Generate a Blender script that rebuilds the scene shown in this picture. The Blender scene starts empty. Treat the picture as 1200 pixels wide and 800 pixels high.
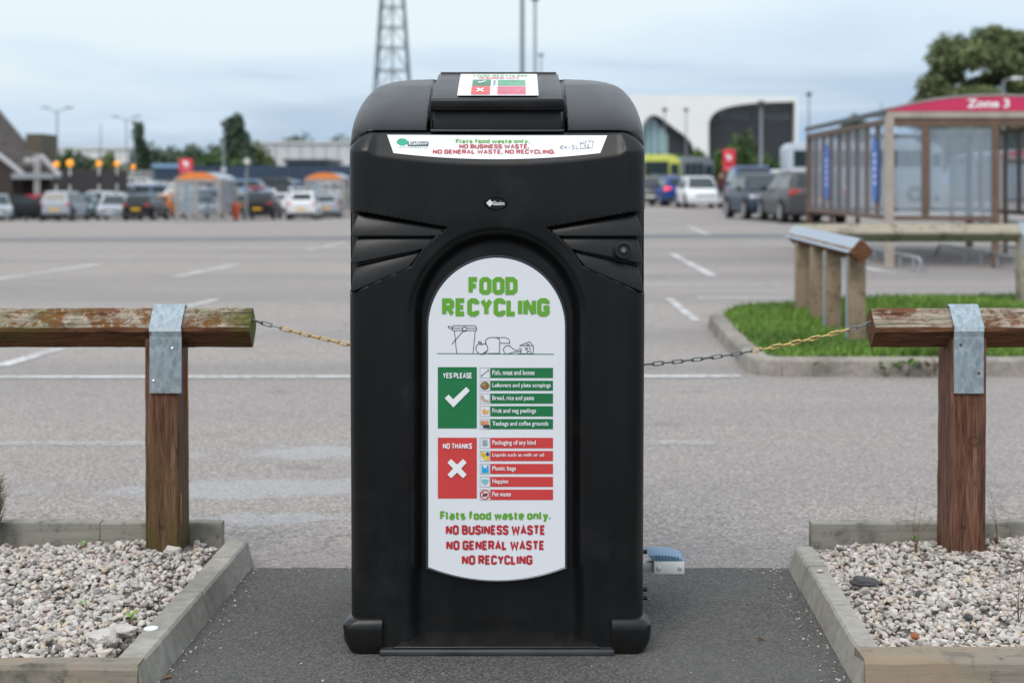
import bpy, bmesh, math, random
import numpy as np
from mathutils import Vector, Matrix, noise as mnoise

random.seed(7)
rng = np.random.default_rng(11)
sc = bpy.context.scene
COL = sc.collection
R = math.radians
F = 1750.0          # focal length in photograph pixels (1200 wide)
H = 1.142           # eye height
HZ = 215.0          # photograph row of the horizon

# ------------------------------------------------------------------ camera
cam_d = bpy.data.cameras.new("camera")
cam = bpy.data.objects.new("camera", cam_d)
COL.objects.link(cam)
cam.location = (0, 0, H)
cam.rotation_euler = (R(90), 0, 0)
cam_d.sensor_width = 36
cam_d.lens = F / 1200 * 36
cam_d.shift_y = -(400 - HZ) / 1200
cam_d.clip_start = 0.05
cam_d.clip_end = 6000
cam_d.dof.use_dof = True
cam_d.dof.focus_distance = 3.65
cam_d.dof.aperture_fstop = 3.5
sc.camera = cam

# ------------------------------------------------------------------ world and sun
SUN_EL, SUN_AZ = 48, 205     # azimuth the light comes from, degrees clockwise from +Y
w = bpy.data.worlds.new("World")
sc.world = w
w.use_nodes = True
nt = w.node_tree
nt.nodes.clear()
N = nt.nodes.new
def lk(a, b): nt.links.new(a, b)
out = N('ShaderNodeOutputWorld')
sky = N('ShaderNodeTexSky')
sky.sky_type = 'NISHITA'
sky.sun_disc = False
sky.sun_elevation = R(SUN_EL)
sky.sun_rotation = R(SUN_AZ)
sky.air_density = 1.0
bg1 = N('ShaderNodeBackground'); bg1.inputs[1].default_value = 0.05
lk(sky.outputs[0], bg1.inputs[0])
tc = N('ShaderNodeTexCoord')
sep = N('ShaderNodeSeparateXYZ'); lk(tc.outputs['Generated'], sep.inputs[0])
def wm(op, a, b=None, c=None):
    m = N('ShaderNodeMath'); m.operation = op
    for i, v in enumerate((a, b, c)):
        if v is None: continue
        if isinstance(v, (int, float)): m.inputs[i].default_value = v
        else: lk(v, m.inputs[i])
    return m.outputs[0]
zc = wm('MAXIMUM', sep.outputs[2], 0.0)
den = wm('ADD', zc, 0.10)
comb = N('ShaderNodeCombineXYZ')
lk(wm('DIVIDE', sep.outputs[0], den), comb.inputs[0])
lk(wm('DIVIDE', sep.outputs[1], den), comb.inputs[1])
n1 = N('ShaderNodeTexNoise'); n1.inputs['Scale'].default_value = 0.42; n1.inputs['Detail'].default_value = 6
n1.inputs['Roughness'].default_value = 0.5
n1.inputs['Distortion'].default_value = 0.4
lk(comb.outputs[0], n1.inputs['Vector'])
n2 = N('ShaderNodeTexNoise'); n2.inputs['Scale'].default_value = 1.6; n2.inputs['Detail'].default_value = 7
lk(comb.outputs[0], n2.inputs['Vector'])
elev = N('ShaderNodeMapRange'); elev.interpolation_type = 'SMOOTHSTEP'
lk(sep.outputs[2], elev.inputs[0])
elev.inputs[1].default_value = 0.005; elev.inputs[2].default_value = 0.13
cov = wm('ADD', wm('MULTIPLY', elev.outputs[0], 0.60), wm('MULTIPLY', n1.outputs[0], 1.35))
cov = wm('ADD', cov, wm('MULTIPLY', n2.outputs[0], 0.22))
cov = wm('ADD', cov, wm('MULTIPLY', sep.outputs[0], -0.35))
ramp = N('ShaderNodeValToRGB')
lk(wm('SUBTRACT', cov, 0.45), ramp.inputs[0])
e = ramp.color_ramp.elements
e[0].position = 0.22; e[0].color = (0.41, 0.59, 0.83, 1)
e[1].position = 0.86; e[1].color = (0.80, 0.90, 0.965, 1)
m1 = e.new(0.46); m1.color = (0.52, 0.65, 0.80, 1)
m2 = e.new(0.62); m2.color = (0.66, 0.80, 0.93, 1)
bg2 = N('ShaderNodeBackground')
hi = N('ShaderNodeMapRange'); hi.interpolation_type = 'SMOOTHSTEP'
lk(sep.outputs[2], hi.inputs[0]); hi.inputs[1].default_value = 0.12; hi.inputs[2].default_value = 0.55
cm = N('ShaderNodeMix'); cm.data_type = 'RGBA'
lk(hi.outputs[0], cm.inputs[0]); lk(ramp.outputs[0], cm.inputs[6]); cm.inputs[7].default_value = (0.80, 0.87, 0.95, 1)
lk(cm.outputs[2], bg2.inputs[0])
lk(wm('ADD', wm('MULTIPLY', zc, 0.85), 0.91), bg2.inputs[1])
addn = N('ShaderNodeMixShader'); addn.inputs[0].default_value = 0.93
lk(bg1.outputs[0], addn.inputs[1]); lk(bg2.outputs[0], addn.inputs[2])
lk(addn.outputs[0], out.inputs[0])

sl = bpy.data.lights.new("sun", 'SUN'); sl.energy = 1.5; sl.angle = R(24); sl.color = (1, 0.93, 0.84)
so = bpy.data.objects.new("sun", sl); COL.objects.link(so)
so.location = (-20, -30, 40)
az = R(SUN_AZ)
dvec = Vector((math.sin(az) * math.cos(R(SUN_EL)), math.cos(az) * math.cos(R(SUN_EL)), math.sin(R(SUN_EL))))
so.rotation_euler = dvec.to_track_quat('Z', 'Y').to_euler()

sc.view_settings.view_transform = 'Standard'
sc.view_settings.look = 'None'
sc.view_settings.exposure = 0.10
sc.view_settings.gamma = 1
sc.cycles.use_denoising = True

# ------------------------------------------------------------------ helpers
def P(px, py, Y):
    return Vector(((px - 600) / F * Y, Y, H + (HZ - py) / F * Y))
def PX(px, Y): return (px - 600) / F * Y
def PZ(py, Y): return H + (HZ - py) / F * Y
def GY(py): return F * H / (py - HZ)
def sstep(a, b, x):
    t = min(1, max(0, (x - a) / (b - a))); return t * t * (3 - 2 * t)
def G(x, y):                                   # the car park falls gently away to the far left
    return -1.05 * sstep(18, 100, y) * sstep(6, -12, x) * (1 - 1.1 * sstep(100, 150, y)) - 0.002

MATS = {}
class NB:
    def __init__(s, name):
        s.m = bpy.data.materials.new(name); s.m.use_nodes = True
        s.t = s.m.node_tree; s.b = s.t.nodes['Principled BSDF']
        s.tc = s.t.nodes.new('ShaderNodeTexCoord')
    def n(s, kind, **kw):
        x = s.t.nodes.new(kind)
        for k, v in kw.items():
            if hasattr(x, k): setattr(x, k, v)
        return x
    def l(s, a, b): s.t.links.new(a, b)
    def set(s, inp, v):
        if isinstance(v, (int, float)): inp.default_value = v
        elif isinstance(v, tuple): inp.default_value = v if len(v) == 4 or len(inp.default_value) == 3 else (*v, 1)
        else: s.l(v, inp)
    def math(s, op, a, b=0.0, c=None):
        x = s.n('ShaderNodeMath'); x.operation = op
        s.set(x.inputs[0], a); s.set(x.inputs[1], b)
        if c is not None: s.set(x.inputs[2], c)
        return x.outputs[0]
    def vec(s, scale=(1, 1, 1), src='Object', loc=(0, 0, 0)):
        mp = s.n('ShaderNodeMapping'); mp.inputs['Scale'].default_value = scale; mp.inputs['Location'].default_value = loc
        s.l(s.tc.outputs[src], mp.inputs[0]); return mp.outputs[0]
    def noise(s, scale, detail=4, rough=0.55, vec=None, dist=0.0):
        x = s.n('ShaderNodeTexNoise'); x.inputs['Scale'].default_value = scale
        x.inputs['Detail'].default_value = detail; x.inputs['Roughness'].default_value = rough
        x.inputs['Distortion'].default_value = dist
        s.l(vec if vec is not None else s.tc.outputs['Object'], x.inputs['Vector']); return x.outputs[0]
    def vor(s, scale, vec=None, feature='F1', outn='Distance'):
        x = s.n('ShaderNodeTexVoronoi'); x.feature = feature; x.inputs['Scale'].default_value = scale
        s.l(vec if vec is not None else s.tc.outputs['Object'], x.inputs['Vector']); return x.outputs[outn]
    def rng(s, v, a, b, c=0.0, d=1.0, smooth=False):
        x = s.n('ShaderNodeMapRange'); s.set(x.inputs[0], v)
        if smooth: x.interpolation_type = 'SMOOTHSTEP'
        for i, q in enumerate((a, b, c, d)): x.inputs[i + 1].default_value = q
        return x.outputs[0]
    def ramp(s, v, stops):
        x = s.n('ShaderNodeValToRGB'); s.l(v, x.inputs[0]); e = x.color_ramp.elements
        while len(e) < len(stops): e.new(0.5)
        for i, (p, c) in enumerate(stops):
            e[i].position = p; e[i].color = (*c, 1)
        return x.outputs[0]
    def mix(s, f, a, b):
        x = s.n('ShaderNodeMix'); x.data_type = 'RGBA'
        s.set(x.inputs[0], f); s.set(x.inputs[6], a); s.set(x.inputs[7], b); return x.outputs[2]
    def bump(s, h, strength=0.3, dist=0.01, prev=None):
        x = s.n('ShaderNodeBump'); x.inputs['Strength'].default_value = strength; x.inputs['Distance'].default_value = dist
        s.l(h, x.inputs['Height'])
        if prev is not None: s.l(prev, x.inputs['Normal'])
        return x.outputs[0]
    def fin(s, col=None, rough=None, metal=None, normal=None, spec=None):
        if col is not None: s.set(s.b.inputs['Base Color'], col)
        if rough is not None: s.set(s.b.inputs['Roughness'], rough)
        if metal is not None: s.set(s.b.inputs['Metallic'], metal)
        if spec is not None: s.set(s.b.inputs['Specular IOR Level'], spec)
        if normal is not None: s.l(normal, s.b.inputs['Normal'])
        return s.m

def simple(name, col, rough=0.6, metal=0.0, var=0.12, scale=6.0, bump=0.0, bscale=60, spec=None):
    if name in MATS: return MATS[name]
    b = NB(name)
    nz = b.noise(scale, 5)
    lo = tuple(c * (1 - var) for c in col); hi = tuple(min(1, c * (1 + var)) for c in col)
    c = b.ramp(nz, [(0.3, lo), (0.7, hi)])
    nrm = b.bump(b.noise(bscale, 3), bump, 0.004) if bump else None
    b.fin(c, b.rng(nz, 0.3, 0.7, max(0.02, rough - 0.05), min(1, rough + 0.05)), metal, nrm, spec)
    MATS[name] = b.m
    return b.m

def m_plastic():
    b = NB('black_moulded_plastic')
    fine = b.noise(420, 2); big = b.noise(3.5, 4)
    streak = b.noise(5, 5, vec=b.vec((3, 3, 0.25)))
    col = b.mix(b.rng(streak, 0.45, 0.75), (0.0035, 0.0038, 0.0045), (0.006, 0.0063, 0.007))
    n = b.bump(fine, 0.22, 0.0006)
    rg = b.math('ADD', b.rng(big, 0.3, 0.7, 0.29, 0.35), b.rng(streak, 0.4, 0.8, 0, 0.05))
    dust = b.rng(b.math('ADD', b.math('MULTIPLY', b.noise(9, 7, 0.7), 0.6), b.math('MULTIPLY', b.noise(2.5, 4, vec=b.vec((2, 2, 0.5), loc=(3, 3, 3))), 0.5)), 0.56, 0.78, 0, 0.5)
    sp = b.n('ShaderNodeSeparateXYZ'); b.l(b.tc.outputs['Object'], sp.inputs[0])
    foot = b.math('MULTIPLY', b.rng(sp.outputs[2], 0.0, 0.16, 0.5, 0), b.rng(b.noise(16, 6, 0.7), 0.35, 0.65, 0.1, 1))
    col = b.mix(b.math('MULTIPLY', b.math('MAXIMUM', foot, dust), 0.35), col, (0.06, 0.056, 0.05))
    rg = b.math('ADD', rg, b.math('MULTIPLY', dust, 0.22))
    return b.fin(col, rg, 0, n, 0.34)
def m_path():
    b = NB('fine_dark_asphalt')
    v = b.vor(210, outn='Color'); bw = b.n('ShaderNodeRGBToBW'); b.l(v, bw.inputs[0])
    big = b.noise(1.6, 5); mid = b.noise(14, 5); fine = b.noise(150, 3)
    base = b.ramp(b.math('ADD', b.math('MULTIPLY', bw.outputs[0], 0.5), b.math('MULTIPLY', fine, 0.5)),
                  [(0.28, (0.040, 0.038, 0.036)), (0.5, (0.079, 0.075, 0.071)), (0.72, (0.150, 0.143, 0.134))])
    col = b.mix(b.rng(big, 0.35, 0.7), base, b.mix(0.5, base, (0.115, 0.112, 0.108)))
    specks = b.vor(95); col = b.mix(b.rng(specks, 0.06, 0.1, 0.75, 0), col, (0.32, 0.31, 0.29))
    col = b.mix(b.rng(mid, 0.6, 0.8, 0, 0.4), col, (0.045, 0.046, 0.045))
    n = b.bump(b.vor(190), 0.6, 0.003); n = b.bump(mid, 0.25, 0.006, n)
    return b.fin(col, 0.9, 0, n, 0.25)
def m_lot():
    b = NB('worn_chip_asphalt')
    v = b.vor(112, outn='Color'); bw = b.n('ShaderNodeRGBToBW'); b.l(v, bw.inputs[0])
    fine = b.noise(90, 3)
    s1 = b.math('ADD', b.math('MULTIPLY', bw.outputs[0], 0.62), b.math('MULTIPLY', fine, 0.38))
    base = b.ramp(s1, [(0.18, (0.120, 0.108, 0.099)), (0.42, (0.245, 0.221, 0.205)), (0.62, (0.322, 0.290, 0.268)), (0.85, (0.52, 0.475, 0.44))])
    # broad bands and patches left by traffic and old surfacing
    band = b.noise(1.0, 4, vec=b.vec((0.05, 0.42, 1)))
    patch = b.noise(0.35, 5, 0.6)
    col = b.mix(b.rng(band, 0.42, 0.60, 0, 0.8), base, b.mix(0.6, base, (0.175, 0.164, 0.164)))
    oil = b.noise(1.9, 5, 0.6, vec=b.vec((1, 1, 1), loc=(9, 2, 0))); col = b.mix(b.rng(oil, 0.64, 0.74, 0, 0.45), col, (0.09, 0.086, 0.084))
    col = b.mix(b.rng(patch, 0.5, 0.72, 0, 0.5), col, b.mix(0.5, col, (0.33, 0.30, 0.28)))
    wv = b.n('ShaderNodeVectorMath'); wv.operation = 'ADD'; nn_ = b.n('ShaderNodeTexNoise'); nn_.inputs['Scale'].default_value = 1.6; nn_.inputs['Detail'].default_value = 4
    b.l(b.tc.outputs['Object'], nn_.inputs['Vector']); b.l(b.tc.outputs['Object'], wv.inputs[0]); b.l(nn_.outputs['Color'], wv.inputs[1])
    crk = b.vor(0.33, vec=wv.outputs[0], feature='DISTANCE_TO_EDGE')
    cmask = b.math('MULTIPLY', b.rng(crk, 0.0, 0.006, 1, 0), b.rng(b.noise(0.8, 3), 0.45, 0.6))
    col = b.mix(b.math('MULTIPLY', cmask, 0.55), col, (0.06, 0.055, 0.05))
    # wet patches on the left, their light blue reflections painted into the colour
    sepn = b.n('ShaderNodeSeparateXYZ'); b.l(b.tc.outputs['Object'], sepn.inputs[0])
    X, Y = sepn.outputs[0], sepn.outputs[1]
    wob = b.noise(2.6, 6, 0.62, vec=b.vec((1, 1, 1)))
    def blob(cx, cy, rx, ry):
        dx = b.math('DIVIDE', b.math('SUBTRACT', X, cx), rx); dy = b.math('DIVIDE', b.math('SUBTRACT', Y, cy), ry)
        d = b.math('ADD', b.math('MULTIPLY', dx, dx), b.math('MULTIPLY', dy, dy))
        d = b.math('ADD', b.math('SQRT', d), b.math('MULTIPLY', b.math('SUBTRACT', wob, 0.5), 3.6))
        return b.rng(d, 0.45, 1.05, 1, 0, True)
    m = b.math('MAXIMUM', blob(-0.90, 6.35, 0.42, 0.20), blob(-0.95, 5.62, 0.60, 0.20))
    m = b.math('MAXIMUM', m, blob(-0.75, 5.1, 0.4, 0.10))
    col = b.mix(b.math('MULTIPLY', m, 0.32), col, (0.38, 0.40, 0.42))
    # a dark drainage strip far out
    n = b.bump(b.vor(120), 0.5, 0.005)
    rough = b.math('SUBTRACT', 0.92, b.math('MULTIPLY', m, 0.25))
    return b.fin(col, rough, 0, n, 0.3)
def m_line():
    b = NB('worn_white_road_paint')
    v = b.noise(22, 6, 0.7); v2 = b.noise(1.3, 3)
    f = b.rng(b.math('ADD', b.math('MULTIPLY', v, 0.8), b.math('MULTIPLY', v2, 0.5)), 0.5, 0.78)
    col = b.mix(f, (0.38, 0.37, 0.36), (0.58, 0.58, 0.58))
    b.set(b.b.inputs['Alpha'], b.rng(f, 0.0, 0.6, 0.15, 0.95))
    return b.fin(col, 0.8, 0, b.bump(b.vor(120), 0.5, 0.003))
def m_line_faint():
    b = NB('rubbed_out_road_paint')
    v = b.noise(26, 6, 0.7)
    col = (0.55, 0.54, 0.53)
    b.set(b.b.inputs['Alpha'], b.rng(v, 0.40, 0.66, 0.02, 0.62))
    return b.fin(col, 0.85, 0, b.bump(b.vor(120), 0.6, 0.004))
def m_wood_rail(name, moss):
    b = NB(name)
    g = b.noise(7, 8, 0.65, vec=b.vec((1.0, 14, 14)), dist=0.4)
    flake = b.noise(34, 8, 0.72, vec=b.vec((0.6, 1, 1)), dist=0.6)
    fl2 = b.noise(11, 6, 0.65, vec=b.vec((0.5, 1, 1)))
    brown = b.ramp(g, [(0.3, (0.050, 0.021, 0.011)), (0.5, (0.13, 0.055, 0.028)), (0.7, (0.22, 0.105, 0.055))])
    grey = b.ramp(g, [(0.3, (0.16, 0.13, 0.095)), (0.7, (0.46, 0.41, 0.33))])
    geo = b.n('ShaderNodeNewGeometry'); sp = b.n('ShaderNodeSeparateXYZ'); b.l(geo.outputs['Normal'], sp.inputs[0])
    up = b.rng(sp.outputs[2], 0.15, 0.5, 0, 1)
    wear = b.math('MULTIPLY', up, b.rng(b.math('ADD', b.math('MULTIPLY', flake, 0.6), b.math('MULTIPLY', fl2, 0.5)), 0.50, 0.60))
    col = b.mix(wear, brown, grey)
    if moss:
        lich = b.math('MULTIPLY', up, b.rng(b.noise(16, 7, 0.7, vec=b.vec((1, 1, 1), loc=(3, 1, 2))), 0.52, 0.6))
        col = b.mix(lich, col, (0.15, 0.065, 0.018))
        pale = b.math('MULTIPLY', up, b.rng(b.noise(38, 6, 0.75, vec=b.vec((1, 1, 1), loc=(7, 4, 2))), 0.55, 0.62))
        col = b.mix(b.math('MULTIPLY', pale, 0.8), col, (0.40, 0.38, 0.31))
        gr = b.math('MULTIPLY', b.rng(sp.outputs[2], -0.8, 0.0, 0.5, 1), b.rng(b.noise(6, 6, 0.65, vec=b.vec((1, 1, 1), loc=(1, 8, 2))), 0.48, 0.66, 0, 0.75))
        col = b.mix(gr, col, (0.085, 0.10, 0.018))
        endm = b.rng(sp.outputs[0], 0.6, 0.9); col = b.mix(endm, col, b.mix(b.noise(20), (0.09, 0.10, 0.03), (0.16, 0.19, 0.04)))
    n = b.bump(g, 0.5, 0.006); n = b.bump(flake, 0.55, 0.006, n)
    crk = b.noise(3.2, 4, 0.5, vec=b.vec((0.7, 26, 26)), dist=0.2)
    crack = b.rng(b.math('ABSOLUTE', b.math('SUBTRACT', crk, 0.5)), 0.0, 0.018, 1, 0)
    col = b.mix(crack, col, (0.012, 0.007, 0.004))
    return b.fin(col, 0.85, 0, n, 0.2)
def m_wood_post(name, green):
    b = NB(name)
    vz = b.vec((11, 11, 0.9))
    g = b.noise(5, 8, 0.6, vec=vz, dist=1.2)
    fine = b.noise(30, 5, 0.6, vec=b.vec((8, 8, 0.5)))
    brown = b.ramp(b.math('ADD', b.math('MULTIPLY', g, 0.7), b.math('MULTIPLY', fine, 0.3)),
                   [(0.32, (0.036, 0.016, 0.010)), (0.45, (0.098, 0.042, 0.026)), (0.58, (0.175, 0.084, 0.054)), (0.72, (0.30, 0.175, 0.12))])
    col = brown
    sp = b.n('ShaderNodeSeparateXYZ'); b.l(b.tc.outputs['Object'], sp.inputs[0])
    if green:
        lowm = b.math('MULTIPLY', b.rng(sp.outputs[2], 0.05, 0.55, 1.2, 0), b.rng(b.noise(7, 5, vec=b.vec((2, 2, 0.8))), 0.3, 0.6, 0.3, 1))
        col = b.mix(b.math('MULTIPLY', lowm, 0.7), col, (0.085, 0.072, 0.02))
    pale = b.rng(b.noise(9, 6, 0.7, vec=b.vec((4, 4, 0.35), loc=(5, 1, 0))), 0.58, 0.7, 0, 0.5)
    col = b.mix(pale, col, (0.30, 0.21, 0.155))
    # a knot
    if not green:
        dx = b.math('SUBTRACT', sp.outputs[0], 0.018); dz = b.math('SUBTRACT', sp.outputs[2], 0.385)
        d = b.math('SQRT', b.math('ADD', b.math('MULTIPLY', dx, dx), b.math('MULTIPLY', b.math('MULTIPLY', dz, dz), 1.6)))
        ring = b.math('SINE', b.math('MULTIPLY', d, 300))
        d = b.math('ADD', d, b.math('MULTIPLY', b.math('SUBTRACT', b.noise(40, 4), 0.5), 0.018)); km = b.rng(d, 0.020, 0.034, 1, 0)
        col = b.mix(b.math('MULTIPLY', km, 0.5), col, b.mix(b.rng(ring, -1, 1), (0.05, 0.022, 0.014), (0.125, 0.058, 0.034)))
    crk = b.noise(2.5, 4, 0.5, vec=b.vec((22, 22, 0.5)), dist=0.3)
    crack = b.rng(b.math('ABSOLUTE', b.math('SUBTRACT', crk, 0.52)), 0.0, 0.012, 0.9, 0)
    col = b.mix(crack, col, (0.014, 0.008, 0.005))
    n = b.bump(g, 0.45, 0.005); n = b.bump(fine, 0.5, 0.003, n)
    return b.fin(col, 0.8, 0, n, 0.25)
def m_grey_board(name, a, c, tan=None, axis=0):
    b = NB(name)
    sc_ = [22, 22, 22]; sc_[axis] = 1.2
    g = b.noise(3, 8, 0.65, vec=b.vec(tuple(sc_)), dist=0.5)
    big = b.noise(7, 5, 0.6)
    col = b.mix(g, a, c)
    col = b.mix(b.rng(big, 0.50, 0.66, 0, 0.7), col, tuple(q * 0.5 for q in a))
    col = b.mix(b.rng(b.noise(28, 7, 0.72), 0.56, 0.66, 0, 0.6), col, tuple(q * 0.42 for q in a))
    if tan: col = b.mix(b.rng(b.noise(5, 5, vec=b.vec((1, 1, 1), loc=(4, 4, 4))), 0.42, 0.62, 0, 0.8), col, tan)
    n = b.bump(g, 0.5, 0.004); n = b.bump(b.noise(60, 5, 0.7), 0.4, 0.004, n)
    return b.fin(col, 0.88, 0, n, 0.2)
def m_concrete(name, a, c, dirt=0.5):
    b = NB(name)
    g = b.noise(30, 8, 0.7); big = b.noise(3.5, 6, 0.6)
    col = b.mix(b.rng(g, 0.3, 0.7), a, c)
    col = b.mix(b.rng(big, 0.45, 0.7, 0, dirt), col, tuple(q * 0.42 for q in a))
    st = b.noise(6, 5, 0.6, vec=b.vec((4, 4, 0.6)))
    col = b.mix(b.rng(st, 0.6, 0.75, 0, dirt * 0.7), col, (0.11, 0.105, 0.08))
    n = b.bump(g, 0.4, 0.003); n = b.bump(b.noise(220, 3), 0.3, 0.0015, n)
    return b.fin(col, 0.88, 0, n, 0.25)
def m_galv(name='galvanised_steel', rust=False):
    b = NB(name)
    v = b.vor(95, vec=b.vec((1, 1, 0.6)), outn='Color'); bw = b.n('ShaderNodeRGBToBW'); b.l(v, bw.inputs[0])
    g = b.noise(18, 6, 0.65)
    col = b.mix(bw.outputs[0], (0.20, 0.25, 0.28), (0.38, 0.45, 0.50))
    col = b.mix(b.rng(g, 0.52, 0.68, 0, 0.6), col, (0.33, 0.35, 0.36))
    metal = 0.35
    if rust:
        sp = b.n('ShaderNodeSeparateXYZ'); b.l(b.tc.outputs['Object'], sp.inputs[0])
        low = b.rng(b.math('ADD', sp.outputs[2], b.math('MULTIPLY', b.noise(40, 6, 0.7), 0.05)), 0.535, 0.56, 1, 0)
        low = b.math('MAXIMUM', low, b.rng(b.noise(30, 6, 0.7), 0.66, 0.7))
        col = b.mix(low, col, (0.20, 0.075, 0.03)); metal = b.math('SUBTRACT', 0.35, b.math('MULTIPLY', low, 0.3))
    return b.fin(col, b.rng(bw.outputs[0], 0, 1, 0.5, 0.68), metal, b.bump(g, 0.15, 0.002), 0.5)
def m_stone():
    b = NB('limestone_gravel')
    geo = b.n('ShaderNodeNewGeometry')
    c = b.ramp(geo.outputs['Random Per Island'],
               [(0.0, (0.12, 0.11, 0.105)), (0.07, (0.25, 0.225, 0.20)), (0.26, (0.43, 0.405, 0.375)), (0.55, (0.53, 0.495, 0.45)),
                (0.75, (0.60, 0.565, 0.52)), (0.84, (0.56, 0.46, 0.34)), (0.90, (0.44, 0.34, 0.29)), (1.0, (0.68, 0.66, 0.63))])
    v = b.noise(70, 6, 0.65)
    c = b.mix(b.rng(v, 0.35, 0.7, 0, 0.6), c, b.mix(0.5, c, (0.20, 0.18, 0.165)))
    return b.fin(c, 0.85, 0, b.bump(b.noise(160, 4, 0.6), 0.4, 0.002), 0.3)
def m_leaf(name, a, c, sp=0.25):
    b = NB(name)
    geo = b.n('ShaderNodeNewGeometry')
    col = b.mix(geo.outputs['Random Per Island'], a, c)
    big = b.noise(0.35, 4); col = b.mix(b.rng(big, 0.4, 0.65, 0, 0.5), col, tuple(q * 0.6 for q in a))
    b.fin(col, 0.6, 0, None, sp)
    b.b.inputs['Subsurface Weight'].default_value = 0.0
    return b.m
def m_glass(name, tint=(0.75, 0.82, 0.84), alpha=0.35, rough=0.08):
    b = NB(name)
    g = b.noise(3, 5, vec=b.vec((4, 4, 0.3)))
    b.fin(tint, b.rng(g, 0.3, 0.7, rough, rough + 0.1), 0, None, 0.6)
    b.set(b.b.inputs['Alpha'], b.rng(g, 0.3, 0.7, alpha * 0.8, alpha * 1.25))
    return b.m
def m_cargl(): 
    b = NB('car_window_glass')
    b.fin(b.mix(b.noise(2), (0.008, 0.014, 0.016), (0.025, 0.04, 0.045)), 0.08, 0, None, 0.4); return b.m
def m_paint(name, col):
    if name in MATS: return MATS[name]
    b = NB(name)
    n = b.noise(2.2, 4)
    c = b.mix(b.rng(n, 0.35, 0.7, 0, 0.35), col, tuple(q * 0.72 + 0.01 for q in col))
    b.fin(c, b.rng(n, 0.3, 0.7, 0.3, 0.42), 0.0, None, 0.28)
    b.b.inputs['Coat Weight'].default_value = 0.08; b.b.inputs['Coat Roughness'].default_value = 0.1
    MATS[name] = b.m
    return b.m
def m_lamp(name, col, st):
    b = NB(name); b.fin(col, 0.4); b.b.inputs['Emission Color'].default_value = (*col, 1); b.b.inputs['Emission Strength'].default_value = st
    return b.m

PLASTIC = m_plastic(); PATH = m_path(); LOT = m_lot(); LINE = m_line(); FAINT = m_line_faint()
RAIL_L = m_wood_rail('mossy_weathered_rail_timber', True); RAIL_R = m_wood_rail('flaking_rail_timber', False)
POST_L = m_wood_post('damp_brown_post_timber', True); POST_R = m_wood_post('red_brown_post_timber', False)
BOARD = m_grey_board('grey_weathered_board', (0.16, 0.155, 0.13), (0.36, 0.345, 0.295))
BOARD_TAN = m_grey_board('tan_worn_board', (0.13, 0.118, 0.095), (0.32, 0.285, 0.235), (0.29, 0.22, 0.15))
FARWOOD = m_grey_board('pale_new_post_timber', (0.20, 0.145, 0.095), (0.36, 0.28, 0.195), None, 2)
FARRAIL = m_grey_board('pale_rail_timber', (0.24, 0.215, 0.165), (0.42, 0.39, 0.31))
EDGE = m_concrete('grey_concrete_edging', (0.245, 0.23, 0.198), (0.39, 0.37, 0.325), 0.45)
KERB = m_concrete('old_concrete_kerb', (0.20, 0.18, 0.155), (0.36, 0.33, 0.29), 0.7)
GALV = m_galv(); GALVR = m_galv('rusting_galvanised_steel', True)
STONE = m_stone()
SOIL = simple('dusty_bed_soil', (0.17, 0.15, 0.13), 0.95, 0, 0.5, 20, 0.5)
WHITE = simple('white_sign_plastic', (0.74, 0.76, 0.80), 0.32, 0, 0.02, 3)
GREENP = simple('lime_green_print', (0.125, 0.37, 0.030), 0.4, 0, 0.03)
DGREEN = simple('dark_green_print', (0.010, 0.17, 0.055), 0.4, 0, 0.05)
REDP = simple('red_print', (0.60, 0.050, 0.050), 0.4, 0, 0.04)
DREDP = simple('deep_red_lettering', (0.45, 0.025, 0.035), 0.4, 0, 0.04)
INK = simple('dark_ink_print', (0.035, 0.04, 0.05), 0.5, 0, 0.1)
PRINTW = simple('white_lettering', (0.80, 0.82, 0.84), 0.4, 0, 0.02)
GREYP = simple('grey_print', (0.35, 0.37, 0.40), 0.5, 0, 0.1)
BLACK = simple('matt_black', (0.006, 0.006, 0.007), 0.5, 0, 0.1)
TYRE = simple('tyre_rubber', (0.015, 0.015, 0.016), 0.85, 0, 0.2)
RIM = simple('alloy_rim', (0.45, 0.46, 0.48), 0.35, 0.7, 0.1)
PLATE_Y = simple('yellow_number_plate', (0.72, 0.42, 0.02), 0.5, 0, 0.05)
PLATE_W = simple('white_number_plate', (0.75, 0.75, 0.72), 0.5, 0, 0.05)
TAIL = simple('red_tail_lens', (0.45, 0.03, 0.025), 0.25, 0, 0.1)
TAIL_ON = m_lamp('lit_brake_lens', (1.0, 0.04, 0.03), 1.3)
HEAD = simple('clear_headlight_lens', (0.70, 0.70, 0.66), 0.15, 0.3, 0.1)
CARGL = m_cargl()
POLE = simple('grey_lamp_post_steel', (0.22, 0.24, 0.26), 0.5, 0.4, 0.1)
POLE_D = simple('dark_lamp_head', (0.06, 0.065, 0.07), 0.5, 0.3, 0.1)
TRUNK = simple('tree_bark', (0.07, 0.055, 0.04), 0.9, 0, 0.3, 8, 0.4, 20)

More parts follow.
